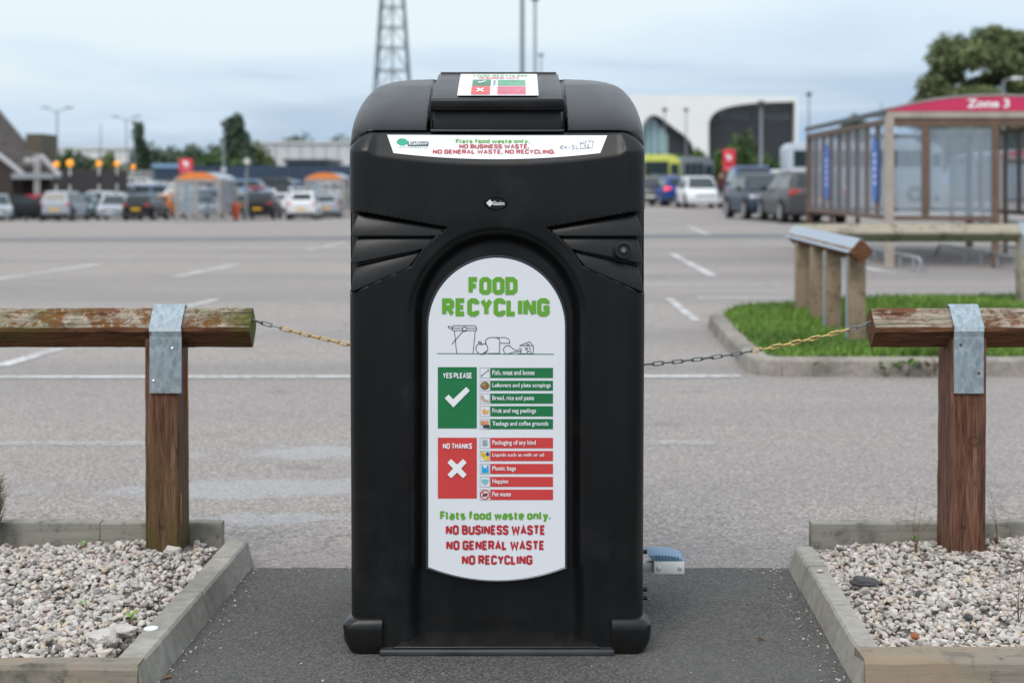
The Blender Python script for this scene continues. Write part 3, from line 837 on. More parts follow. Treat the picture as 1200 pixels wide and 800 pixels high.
    # yes and no blocks
    for (zf, y0, y1, m, word, kind) in ((z2, 57, 467, DGREEN, 'YES PLEASE', 'tick'), (z2, 529, 936, REDP, 'NO THANKS', 'cross')):
        a = zf(132, y0); b = zf(393, y1)
        blk = part('green_block' if kind == 'tick' else 'red_block', flatpoly(rect(a[0], a[1], b[0], b[1]), p_to3, K1), m, panel)
        part('block_lettering', chunky(word, *bx(zf, 166, 361, y0 + 38, y0 + 75), p_to3, K2, 0.2), PRINTW, panel)
        if kind == 'tick':
            part('tick_mark', flatpoly([zf(*q) for q in ((178, 265), (236, 327), (346, 215), (322, 190), (235, 272), (204, 241))], p_to3, K2), PRINTW, panel)
        else:
            cx_, cy_ = 261, 736; a_ = 64; c_ = 24
            pts = [(0, -c_ * 1.1), (a_ - c_, -a_), (a_, -a_ + c_), (c_ * 1.1, 0), (a_, a_ - c_), (a_ - c_, a_), (0, c_ * 1.1), (-a_ + c_, a_), (-a_, a_ - c_), (-c_ * 1.1, 0), (-a_, -a_ + c_), (-a_ + c_, -a_)]
            part('cross_mark', flatpoly([zf(cx_ + x, cy_ + y) for x, y in pts], p_to3, K2), PRINTW, panel)
    rows = [(430.8, 442.7, 'Fish, meat and bones', 780), (445.9, 457.6, 'Leftovers and plate scrapings', 888), (460.8, 472.7, 'Bread, rice and pasta', 777),
            (475.6, 487.7, 'Fruit and veg peelings', 790), (490.7, 502.6, 'Teabags and coffee grounds', 872),
            (512.7, 525.0, 'Packaging of any kind', 788), (528.1, 540.0, 'Liquids such as milk or oil', 843), (543.2, 555.1, 'Plastic bags', 655),
            (558.4, 570.1, 'Nappies', 603), (573.3, 585.5, 'Pet waste', 622)]
    C = lambda n, c: simple(n, c, 0.45, 0, 0.25, 60)
    icons = [('bone', C('icon_bone', (0.25, 0.22, 0.22))), ('plate', C('icon_food_brown', (0.22, 0.13, 0.05))), ('bread', C('icon_bread', (0.55, 0.40, 0.32))),
             ('peel', C('icon_orange', (0.72, 0.38, 0.10))), ('bags', C('icon_teabag', (0.55, 0.27, 0.12))), ('box', C('icon_box_pale', (0.45, 0.55, 0.62))),
             ('bottle', C('icon_yellow', (0.75, 0.50, 0.05))), ('bag', C('icon_blue', (0.02, 0.35, 0.65))), ('nappy', C('icon_teal', (0.25, 0.58, 0.62))), ('paw', REDP)]
    for i, ((ya, yb_, tx, xe), (ik, im)) in enumerate(zip(rows, icons)):
        bar = part('green_bar' if i < 5 else 'red_bar', flatpoly(rect(574.7, ya, 648.0, yb_), p_to3, K1), DGREEN if i < 5 else REDP, panel)
        xa = 577; xb = 490 + xe / 5.716
        desc = any(ch in tx for ch in 'pgy,')
        part('bar_lettering', font_mesh(tx, xa, xb, ya + 2.6, yb_ - (2.5 if desc else 4.2), p_to3, K2, 0.014), PRINTW, panel)
        fr = MB(); stroke(fr, [(562.5, ya), (562.5, yb_), (574.1, yb_), (574.1, ya), (562.5, ya)], 0.25, K1, p_to3, True)
        part('picture_frame', fr, GREYP, panel)
        cx_, cy_ = 568.3, (ya + yb_) / 2
        if ik in ('bone',):
            mb = MB(); stroke(mb, [(564, cy_ + 3.5), (572.5, cy_ - 3.5)], 0.5, K1, p_to3); mb2 = mb
            for q in ((564.3, cy_ + 3.3), (572.3, cy_ - 3.3)): mb.add([p_to3(x, y, K2) for x, y in arc(q[0], q[1], 0.9, 0.9, 10)], [tuple(range(10))])
        elif ik == 'plate':
            mb = MB(); mb.add([p_to3(x, y, K1) for x, y in arc(cx_, cy_, 5.2, 4.8, 20)], [tuple(range(20))])
            for j in range(7):
                q = arc(cx_ + random.uniform(-3, 3), cy_ + random.uniform(-2.6, 2.6), 1.2, 1.0, 8)
                part('picture_detail', flatpoly(q, p_to3, K2 + 0.00005 * j), C('icon_leaf', (0.16, 0.26, 0.05)) if j % 2 else C('icon_tan', (0.5, 0.32, 0.12)), panel)
        elif ik == 'bread':
            mb = flatpoly([(563.5, cy_ - 4), (566.5, cy_ - 4), (568, cy_ + 1), (573, cy_ + 2), (573, cy_ + 4.5), (566, cy_ + 4), (563.8, cy_ + 1)], p_to3, K1)
        elif ik == 'peel':
            mb = flatpoly([(565, cy_ - 1), (568, cy_ - 3.5), (569.5, cy_ - 1), (573, cy_ - 1.5), (572, cy_ + 3), (567, cy_ + 3.8), (565.2, cy_ + 2)], p_to3, K1)
        elif ik == 'bags':
            mb = flatpoly(rect(563.5, cy_ - 4, 572.5, cy_ + 1.5), p_to3, K1)
            part('picture_detail', flatpoly([(567, cy_ + 1), (573.5, cy_ + 1), (574, cy_ + 5), (565, cy_ + 4)], p_to3, K2), INK, panel)
        elif ik == 'box':
            mb = flatpoly(rect(565, cy_ - 4.5, 571.5, cy_ + 3.5), p_to3, K1)
            for j in range(3): part('picture_detail', flatpoly(rect(566, cy_ - 3.2 + 2.2 * j, 570.6, cy_ - 2.4 + 2.2 * j), p_to3, K2), GREYP, panel)
        elif ik == 'bottle':
            mb = flatpoly([(563.2, cy_ - 5), (567, cy_ - 5), (573.5, cy_ + 2), (573, cy_ + 5), (568, cy_ + 5), (564, cy_)], p_to3, K1)
            part('picture_detail', flatpoly(arc(571.3, cy_ - 2.4, 1.9, 2.4, 12), p_to3, K2), C('icon_navy', (0.02, 0.06, 0.22)), panel)
        elif ik == 'bag':
            mb = flatpoly([(564.5, cy_ - 4.5), (566, cy_ - 4.5), (566.4, cy_ - 1.2), (570.4, cy_ - 1.2), (570.8, cy_ - 4.5), (572.3, cy_ - 4.5), (572.8, cy_ + 4.8), (564.3, cy_ + 4.8)][::-1], p_to3, K1)
        elif ik == 'nappy':
            mb = flatpoly([(563.6, cy_ - 3), (573, cy_ - 3), (571.5, cy_ + 1.5), (568.3, cy_ + 4), (565, cy_ + 1.5)], p_to3, K1)
        else:
            mb = MB(); a_ = arc(cx_, cy_, 5.2, 5.2, 24); stroke(mb, a_ + [a_[0]], 0.55, K1, p_to3, True); stroke(mb, [(cx_ - 3.6, cy_ - 3.6), (cx_ + 3.6, cy_ + 3.6)], 0.5, K2 + 0.0001, p_to3)
            part('picture_detail', flatpoly([(565, cy_ + 1.5), (567, cy_ - 1.5), (571, cy_ - 2), (571.5, cy_ + 0.5), (569, cy_ + 1), (567, cy_ + 2.4)], p_to3, K1 + 0.0002), INK, panel)
        part('picture', mb, im, panel)

    # ---- top band sticker on the sloping brow
    def b_to3(x, y, o):
        z = v2z(y); xx = (x - 582.5) / S0
        Yc = front_base(xx, z) - 0.0022 - o
        return Vector((CX + xx, Yc, z))
    def bandpt(u, k):
        xt = 452.5 + u * 260; xb = 461 + u * 242.5
        yt = 157.6 + 0.8 * u; ybm = 179.5 + 7.2 * (1 - (2 * u - 1) ** 2)
        return xt + (xb - xt) * k, yt + (ybm - yt) * k
    mb = MB(); nu, nk = 60, 8
    vs = [b_to3(*bandpt(i / nu, k / nk), 0) for k in range(nk + 1) for i in range(nu + 1)]
    mb.add(vs, [(k * (nu + 1) + i, (k + 1) * (nu + 1) + i, (k + 1) * (nu + 1) + i + 1, k * (nu + 1) + i + 1) for k in range(nk) for i in range(nu)])
    band = part('top_band_sticker', mb, WHITE, smooth=True)
    z4 = lambda x, y: (390 + x / 3.077, 70 + y / 3.077)
    part('band_lettering', chunky('Flats food waste only.', *bx(z4, 442, 710, 285, 300), b_to3, K1, 0.215), GREENP, band)
    part('band_lettering', chunky('NO BUSINESS WASTE,', *bx(z4, 455, 708, 304, 319.5), b_to3, K1, 0.215), DREDP, band)
    part('band_lettering', chunky('NO GENERAL WASTE, NO RECYCLING.', *bx(z4, 360, 802, 323.5, 339), b_to3, K1, 0.215), DREDP, band)
    lg = C('logo_tree_green', (0.01, 0.36, 0.20)); nav = C('logo_dark_box', (0.03, 0.06, 0.09))
    mb = MB()
    for k, (cx_, cy_, rx, ry) in enumerate(((248, 292, 18, 9), (238, 297, 10, 8), (260, 297, 10, 8), (249, 303, 12, 6))):
        q = z4(cx_, cy_); mb.add([b_to3(x, y, K1 + 0.0001 * k) for x, y in arc(q[0], q[1], rx / 3.077, ry / 3.077, 20)], [tuple(range(20))])
    part('logo_tree', mb, lg, band)
    a = z4(268, 295); b = z4(343, 310.5)
    part('logo_box', flatpoly(rect(a[0], a[1], b[0], b[1]), b_to3, K1 + 0.0004), nav, band)
    part('logo_lettering', font_mesh('Ealing', *bx(z4, 273, 340, 296, 309.5), b_to3, K2 + 0.0004, 0.018), PRINTW, band)
    part('logo_lettering', font_mesh('www.ealing.gov.uk', *bx(z4, 236, 341, 312.5, 318), b_to3, K1, 0.0), lg, band)
    mb = MB(); hk = [0]
    def hw_(pts):
        hk[0] += 1; stroke(mb, [z4(*p) for p in pts], 0.22, K1 + 0.00003 * (hk[0] % 8), b_to3)
    hw_([(820, 317), (832, 314), (830, 309), (822, 312), (822, 320), (832, 321)]); hw_([(836, 311), (846, 321)]); hw_([(846, 311), (836, 321)]); hw_([(850, 316), (858, 316)])
    hw_([(872, 308), (864, 309), (864, 314), (872, 316), (871, 321), (862, 322)]); hw_([(878, 307), (878, 321), (887, 321)]); hw_([(893, 303), (893, 320), (935, 318)])
    hw_([(893, 303), (910, 302), (910, 310), (905, 316)]); hw_([(913, 307), (913, 317)]); hw_([(917, 307), (925, 307), (920, 312), (925, 317), (916, 318)])
    hw_([(893, 293), (893, 299), (901, 299)]); hw_([(905, 293), (905, 299)]); hw_([(910, 299), (913, 292), (917, 299)]); hw_([(921, 292), (929, 292), (925, 299)]); hw_([(931, 293), (943, 293), (938, 303), (936, 318)])
    part('handwriting', mb, INK, band)

    # ---- hatch on the sloping lid
    hx = 0.1595
    YA, ZA, YB_, ZB = 3.655, 1.3475, 3.972, 1.4335
    mb = MB()
    pts = [(YA, ZA), (YA + 0.3 * (YB_ - YA), ZA + 0.3 * (ZB - ZA) + 0.004), (YA + 0.7 * (YB_ - YA), ZA + 0.7 * (ZB - ZA) + 0.005), (YB_, ZB)]
    rings = [[(CX - hx, y, z), (CX + hx, y, z), (CX + hx, y + 0.004, z - 0.022), (CX - hx, y + 0.004, z - 0.022)] for y, z in pts]
    mb.loft(rings); flap = part('hatch_flap', mb, PLASTIC, bevel=0.005, seg=3)
    mb = MB(); prof = [(3.640, 1.345), (3.646, 1.3505), (3.668, 1.3525), (3.690, 1.349), (3.690, 1.318), (3.650, 1.3195), (3.641, 1.326)]
    mb.loft([[(CX + sx, y, z) for y, z in prof] for sx in (-hx - 0.004, hx + 0.004)]); part('hatch_lip', mb, PLASTIC, bevel=0.003, seg=2)
    mb = MB(); mb.loft([[(CX + sx, y, z) for y, z in ((3.672, 1.330), (3.668, 1.272), (3.72, 1.272), (3.75, 1.330))] for sx in (-hx + 0.002, hx - 0.002)])
    part('chute_front', mb, BLACK, bevel=0.004)
    mb = MB(); mb.box(CX - hx - 0.004, CX + hx + 0.004, 3.652, 3.70, 1.2685, 1.2735); part('chute_ledge', mb, simple('ledge_grey_plastic', (0.05, 0.052, 0.055), 0.4), bevel=0.0015)
    mb = MB(); mb.tube([(CX - hx + 0.006, 3.978, 1.4335), (CX + hx - 0.006, 3.978, 1.4335)], 0.005, 10); part('hatch_hinge', mb, BLACK, smooth=True)
    for s_ in (-1, 1):
        mb = MB(); mb.box(CX + s_ * 0.1635 - 0.002, CX + s_ * 0.1635 + 0.002, 3.70, 3.98, 1.275, 1.30); part('hatch_gap_shade', mb, BLACK)  # black strip in the open side gap, standing in for its shade
    def h_to3(x, y, o):      # x,y in sticker units 0..1
        t_ = 1 - y; yy = 3.672 + t_ * 0.262
        f = (yy - YA) / (YB_ - YA); zz = ZA + f * (ZB - ZA) + 0.0052 + 0.004 * math.sin(math.pi * min(1, max(0, f))) 
        return Vector((CX + (x - 0.5) * 0.200 + 0.0015, yy, zz + o))
    mb = MB(); vs = []
    for k in range(9):
        for i in (0, 1): vs.append(h_to3(i, k / 8, 0))
    mb.add(vs, [(2 * k, 2 * k + 2, 2 * k + 3, 2 * k + 1) for k in range(8)]); hs_ = part('hatch_sticker', mb, WHITE)
    def hr(x0, y0, x1, y1): return [(x0, y0), (x0, y1), (x1, y1), (x1, y0)]
    part('hatch_lettering', chunky('FOOD RECYCLING', 0.17, 0.87, 0.06, 0.17, h_to3, 0.001, 0.16), GREENP, hs_)
    part('hatch_lettering', chunky('NO BUSINESS WASTE', 0.25, 0.77, 0.20, 0.30, h_to3, 0.001, 0.16), REDP, hs_)
    part('green_block', flatpoly(hr(0.17, 0.34, 0.405, 0.62), h_to3, 0.001), DGREEN, hs_)
    part('red_block', flatpoly(hr(0.165, 0.645, 0.40, 0.975), h_to3, 0.001), REDP, hs_)
    part('tick_mark', flatpoly([(0.235, 0.47), (0.265, 0.52), (0.345, 0.44), (0.325, 0.415), (0.268, 0.475), (0.25, 0.45)], h_to3, 0.002), PRINTW, hs_)
    mb = MB(); stroke(mb, [(0.235, 0.74), (0.32, 0.88)], 0.014, 0.002, h_to3); stroke(mb, [(0.32, 0.74), (0.235, 0.88)], 0.014, 0.0021, h_to3); part('cross_mark', mb, PRINTW, hs_)
    pg = C('pale_green_print', (0.16, 0.42, 0.27)); pr = C('pink_print', (0.65, 0.16, 0.22))
    for k in range(5):
        part('green_bar', flatpoly(hr(0.49, 0.345 + 0.056 * k, 0.845, 0.39 + 0.056 * k), h_to3, 0.001), pg, hs_)
        part('red_bar', flatpoly(hr(0.49, 0.65 + 0.066 * k, 0.845, 0.705 + 0.066 * k), h_to3, 0.001), pr, hs_)
        part('picture', flatpoly(hr(0.435, 0.35 + 0.056 * k, 0.465, 0.385 + 0.056 * k), h_to3, 0.001), GREYP, hs_)

    # ---- base
    mb = MB(); mb.box(CX - 0.284, CX + 0.284, 3.598, 4.29, 0.001, 0.019); part('base_plate', mb, simple('scuffed_base_plastic', (0.030, 0.032, 0.036), 0.5, 0, 0.4), bevel=0.006, seg=3)
    # sloping sill at the foot of the recess
    mb = MB(); mb.loft([[(CX + sx * a_, y, z) for sx in (1,) for (y, z, a_) in ((3.612, 0.020, 1.16), (3.612, 0.024, 1.15), (3.662, 0.046, 0.94), (3.69, 0.046, 0.94), (3.69, 0.020, 1.1))] for sx in (1,)] and
                       [[(CX + s_ * 0.195 * a_, y, z) for (y, z, a_) in ((3.606, 0.0195, 1.30), (3.606, 0.024, 1.28), (3.660, 0.046, 0.98), (3.69, 0.046, 0.98), (3.69, 0.0195, 1.1))] for s_ in (-1, 1)])
    part('recess_sill', mb, PLASTIC, bevel=0.002)
    for sgn in (-1, 1):
        for (yc, dirn) in ((3.64, -1), (4.24, 1)):
            rings = []
            for z, off in ((0.001, -0.012), (0.010, -0.002), (0.034, 0.010), (0.062, 0.013), (0.074, 0.012), (0.086, -0.0015), (0.0885, -0.010)):
                x0, x1 = 0.278, 0.3615 + off
                yf = yc + dirn * (0.030 + off * 0.4); yi = yc - dirn * 0.05
                r = 0.026; ring = [(x0, yi), (x0, yf)]
                for k in range(7):
                    a_ = math.pi / 2 * k / 6
                    ring.append((x1 - r + r * math.sin(a_), yf + (-dirn) * (r - r * math.cos(a_))))
                ring.append((x1, yi))
                rings.append([(CX + sgn * x, y, z) for x, y in ring])
            mb = MB(); mb.loft(rings); part('corner_foot', mb, PLASTIC, bevel=0.0, smooth=True)
    part('embossed_lettering', font_mesh('www.glasdon.com', 549, 617, 726, 733.5, lambda x, y, o: Vector(P(x, y, YF + 0.0345 - o)), 0.0016, 0.0), PLASTIC)
    # hinge pins along the right edge, seen in profile
    for v in (646, 690, 700):
        mb = MB(); c = P(756.5, v, 3.95); mb.tube([(c.x - 0.02, c.y, c.z), (c.x + 0.004, c.y, c.z)], 0.006, 10); part('side_bolt', mb, BLACK)
    # ---- foot pedal
    pd = thing('x', '', '')
    bpy.data.objects.remove(pd)
    al = simple('brushed_aluminium', (0.78, 0.77, 0.73), 0.45, 0.1, 0.05, 40)
    a = P(755, 670, 4.0); b = P(801, 655.5, 4.0)
    mb = MB(); mb.box(CX + 0.30, P(766, 0, 4).x, 3.995, 4.02, PZ(669.3, 4), PZ(658, 4)); arm = part('pedal_arm', mb, simple('pedal_arm_steel', (0.42, 0.43, 0.41), 0.4, 0.5), bevel=0.002)
    mb = MB(); mb.box(P(765.6, 0, 4).x, b.x, 3.980, 3.994, a.z, b.z); pp = part('pedal_plate', mb, al, bevel=0.0012)
    mb = MB()
    prof = [(759, 647), (771, 646.2), (783, 647), (793, 649), (799.5, 651.5), (800.5, 655.6), (766, 655.6)]
    q = [[(P(x, y, 4.0).x, P(x, y, 4.0).z) for x, y in prof]]
    mb.loft([[(x, yy, z + dz) for x, z in q[0]] for yy, dz in ((3.982, -0.004), (4.02, 0.004), (4.06, 0.0))])
    gp = part('pedal_grip', mb, simple('blue_grey_rubber', (0.16, 0.27, 0.40), 0.5, 0, 0.1), bevel=0.001)
    for k in range(8):
        x = 768 + k * 3.6; mb = MB(); c0 = P(x, 648.3 + 0.3 * max(0, k - 3), 4.0); c1 = P(x + 1.6, 654, 4.0)
        mb.tube([(c0.x, 3.981, c0.z), (c1.x, 3.9795, c1.z)], 0.0011, 6); part('grip_rib', mb, simple('dark_rubber_rib', (0.06, 0.12, 0.20), 0.6), gp)
    for x in (771.2, 796):
        c = P(x, 663.6, 4.0); mb = MB(); me = MB().lathe([(0.0058, 0), (0.0058, 0.0015), (0.0045, 0.0028), (0, 0.003)], 16).mesh('screw', smooth=True)
        me.transform(Matrix.Translation((c.x, 3.980, c.z)) @ Matrix.Rotation(R(90), 4, 'X')); sc_ = part('screw', me, simple('screw_steel', (0.5, 0.5, 0.5), 0.35, 0.6), pp)
        me = MB().lathe([(0.0014, 0), (0.0014, 0.004), (0, 0.004)], 8).mesh('screw_socket'); me.transform(Matrix.Translation((c.x, 3.980, c.z)) @ Matrix.Rotation(R(90), 4, 'X')); part('screw_socket', me, BLACK, pp)
    return t
make_bin()

# ================================================================== KNEE RAILS
def diamond(cy, cz, r, ch=0.12):
    """octagon: a square set on its corner with small chamfers"""
    pts = []
    for k in range(4):
        a = R(90 * k - 90); b = R(90 * (k + 1) - 90)
        p = Vector((math.cos(a), math.sin(a))) * r; q = Vector((math.cos(b), math.sin(b))) * r
        pts.append(p.lerp(q, ch)); pts.append(p.lerp(q, 1 - ch))
    return [(cy + p.x, cz + p.y) for p in pts]
def near_rail(side):
    if side == 'L':
        t = thing('knee_rail', 'mossy brown timber knee rail on a squat post rising from the left gravel bed', 'knee rail', (-1.015, 4.45, 0.0))
        x0, x1 = -2.6, PX(296, 4.44); pxa, pxb = PX(170, 4.385), PX(208.5, 4.385); sm, pm, rm = GALVR, POST_L, RAIL_L
        sa, sb = PX(175, 4.38), PX(212.5, 4.38); skew = 0.001
    else:
        t = thing('knee_rail', 'red-brown flaking timber knee rail on a knotty post rising from the right gravel bed', 'knee rail', (1.34, 4.45, 0.0))
        x0, x1 = PX(1020.5, 4.44), 2.7; pxa, pxb = PX(1116, 4.385), PX(1156.5, 4.385); sm, pm, rm = GALV, POST_R, RAIL_R
        sa, sb = PX(1118, 4.38), PX(1153, 4.38); skew = -0.001
    ox, oy = t.location.x, t.location.y
    cy, cz, r = 4.445, 0.713, 0.064
    rings = []; n = 60
    for i in range(n + 1):
        x = x0 + (x1 - x0) * i / n
        ring = []
        for k, (yy, zz) in enumerate(diamond(cy, cz, r, 0.10)):
            j = 0.0022 * mnoise.noise((x * 9, k * 3.1, 1.0)) + 0.0012 * mnoise.noise((x * 33, k * 3.1, 5.0))
            ring.append((x - ox, yy + j - oy, zz + j * 0.8))
        rings.append(ring)
    MB().loft(rings).build('rail', rm, t)
    # post: slim front, deep sides, slightly tapering
    rings = []
    for i in range(24):
        z = -0.02 + 0.705 * i / 23; j = lambda q: 0.0014 * mnoise.noise((z * 14, q, 2.0))
        lean = (0.004 if side == 'L' else -0.004) * (1 - z / 0.7)
        xa, xb = pxa - ox + lean + j(1) - 0.003 * (1 - z), pxb - ox + lean + j(2)
        ya, yb = 4.385 - oy, 4.522 - oy; c = 0.004
        rings.append([(xa + c, ya, z), (xb - c, ya + j(3), z), (xb, ya + c, z), (xb, yb, z), (xa, yb, z), (xa, ya + c, z)])
    MB().loft(rings).build('post', pm, t)
    # steel strap folded over the rail and down the post
    d = r + 0.0035
    prof = [(cy + 0.05, cz - 0.012), (cy + 0.012, cz + d - 0.006), (cy, cz + d), (cy - 0.006, cz + d - 0.003), (cy - d + 0.004, cz + 0.006), (cy - d - 0.001, cz - 0.004), (4.3805, cz - 0.02), (4.3805, 0.5275 if side == 'L' else 0.527)]
    mb = MB(); vs = []
    for i, (y, z) in enumerate(prof):
        f = i / (len(prof) - 1)
        for x in (sa + skew * (-1.5 if z > cz else 1), sb + skew * (-1.5 if z > cz else 1)):
            vs.append((x - ox, y - oy, z))
    m = len(prof)
    outv = [(x, y - 0.0, z) for x, y, z in vs]; inn = []
    for i in range(m):
        y0, z0 = prof[max(0, i - 1)]; y1, z1 = prof[min(m - 1, i + 1)]
        dd = Vector((y1 - y0, z1 - z0)).normalized(); nn = Vector((dd.y, -dd.x)) * -0.003
        for q in (0, 1):
            x, y, z = vs[2 * i + q]; inn.append((x, y - nn.x, z - nn.y))
    mb.add(outv + inn, [(2 * i, 2 * i + 1, 2 * i + 3, 2 * i + 2) for i in range(m - 1)] + [(2 * m + 2 * i, 2 * m + 2 * i + 2, 2 * m + 2 * i + 3, 2 * m + 2 * i + 1) for i in range(m - 1)]
           + [(2 * i, 2 * i + 2, 2 * m + 2 * i + 2, 2 * m + 2 * i) for i in range(m - 1)] + [(2 * i + 1, 2 * m + 2 * i + 1, 2 * m + 2 * i + 3, 2 * i + 3) for i in range(m - 1)]
           + [(0, 2 * m, 2 * m + 1, 1), (2 * m - 2, 2 * m - 1, 4 * m - 1, 4 * m - 2)])
    st = mb.build('strap', sm, t)
    scr = simple('bright_nail_head', (0.7, 0.7, 0.68), 0.35, 0.5) if side == 'L' else simple('rusty_nail_head', (0.10, 0.06, 0.04), 0.6, 0.3)
    spots = [(183, 374), (202, 408), (180, 446)] if side == 'L' else [(1126, 404), (1147, 437), (1124, 371), (1146, 384)]
    for k, (px, py) in enumerate(spots):
        yy = 4.377 if py > 388 else 4.377 + (388 - py) * 0.0021
        p = P(px, py, yy)
        me = MB().lathe([(0.0042, -0.002), (0.0042, 0.0012), (0.0025, 0.0022), (0, 0.0024)], 12).mesh('nail', smooth=True)
        me.transform(Matrix.Translation((p.x - ox, p.y - oy, p.z)) @ Matrix.Rotation(R(90), 4, 'X')); obj('nail', me, scr, st)
    if side == 'L':
        me = MB().lathe([(0.003, -0.002), (0.003, 0.0006), (0, 0.0007)], 10).mesh('nail_hole'); p = P(199, 385, 4.379)
        me.transform(Matrix.Translation((p.x - ox, p.y - oy, p.z)) @ Matrix.Rotation(R(90), 4, 'X')); obj('nail_hole', me, BLACK, st)
        # yellow paint drips on the flank
        yp = simple('yellow_paint_drip', (0.50, 0.22, 0.02), 0.6)
        for (z0, z1, yy) in ((0.14, 0.225, 4.41), (0.46, 0.60, 4.50)):
            mb = MB(); x = pxb - ox + 0.0045; mb.box(x - 0.004, x + 0.0004, yy - oy - 0.004, yy - oy + 0.004, z0, z1); mb.build('paint_drip', yp, t, bevel=0.0012)
near_rail('L'); near_rail('R')

# ================================================================== CHAIN
def chain():
    t = thing('barrier_chain', 'thin sagging chain of worn yellow and grey links strung behind the bin', 'chain', P(640, 436, 4.43))
    # parabola through the four places it is seen
    A = np.array([[1, x, x * x] for x in (294, 407, 757, 1021)], float); yv = np.array([374.5, 403, 427, 378.5])
    co = np.linalg.lstsq(A, yv, rcond=None)[0]
    f = lambda x: co[0] + co[1] * x + co[2] * x * x
    Yc = 4.44
    pts = []; x = 290.0; d = 0.0; pitch = 11.6
    while x < 1026:
        sl = co[1] + 2 * co[2] * x; pts.append((x, f(x), sl)); x += pitch / math.sqrt(1 + sl * sl)
    # one stadium-shaped link
    Lh, Wh, rw = 0.0125, 0.0052, 0.0021; path = []
    for k in range(7): a = -math.pi / 2 + math.pi * k / 6; path.append((Lh + Wh * math.cos(a), Wh * math.sin(a), 0))
    for k in range(7): a = math.pi / 2 + math.pi * k / 6; path.append((-Lh + Wh * math.cos(a), Wh * math.sin(a), 0))
    n = 6; rings = []
    m = len(path)
    for i in range(m):
        p = Vector(path[i]); tt = (Vector(path[(i + 1) % m]) - Vector(path[i - 1])).normalized(); a = tt.cross(Vector((0, 0, 1))); b = Vector((0, 0, 1))
        rings.append([tuple(p + (a * math.cos(2 * math.pi * k / n) + b * math.sin(2 * math.pi * k / n)) * rw) for k in range(n)])
    rings.append(rings[0])
    mb = MB(); mb.loft(rings, cap=False); me = mb.mesh('link', smooth=True)
    b = NB('worn_yellow_chain'); wn = b.noise(60, 4); ycol = b.mix(b.rng(wn, 0.45, 0.6), (0.78, 0.55, 0.20), (0.34, 0.22, 0.12)); ym = b.fin(ycol, 0.6, 0.1)
    gm = simple('dull_grey_chain', (0.20, 0.22, 0.23), 0.45, 0.5, 0.3, 60)
    me.materials.append(gm)
    for i, (px, py, sl) in enumerate(pts):
        o = obj('link', me, None, t); p = P(px, py, Yc) - t.location
        o.location = p
        roll = R(72 if i % 2 else 12) + random.uniform(-0.2, 0.2)
        o.rotation_euler = (Matrix.Rotation(math.atan(sl), 4, 'Y') @ Matrix.Rotation(R(90) + roll, 4, 'X')).to_euler()
        yel = (334 < px < 700) or (876 < px < 990)
        o.material_slots[0].link = 'OBJECT'; o.material_slots[0].material = ym if yel else gm
chain()

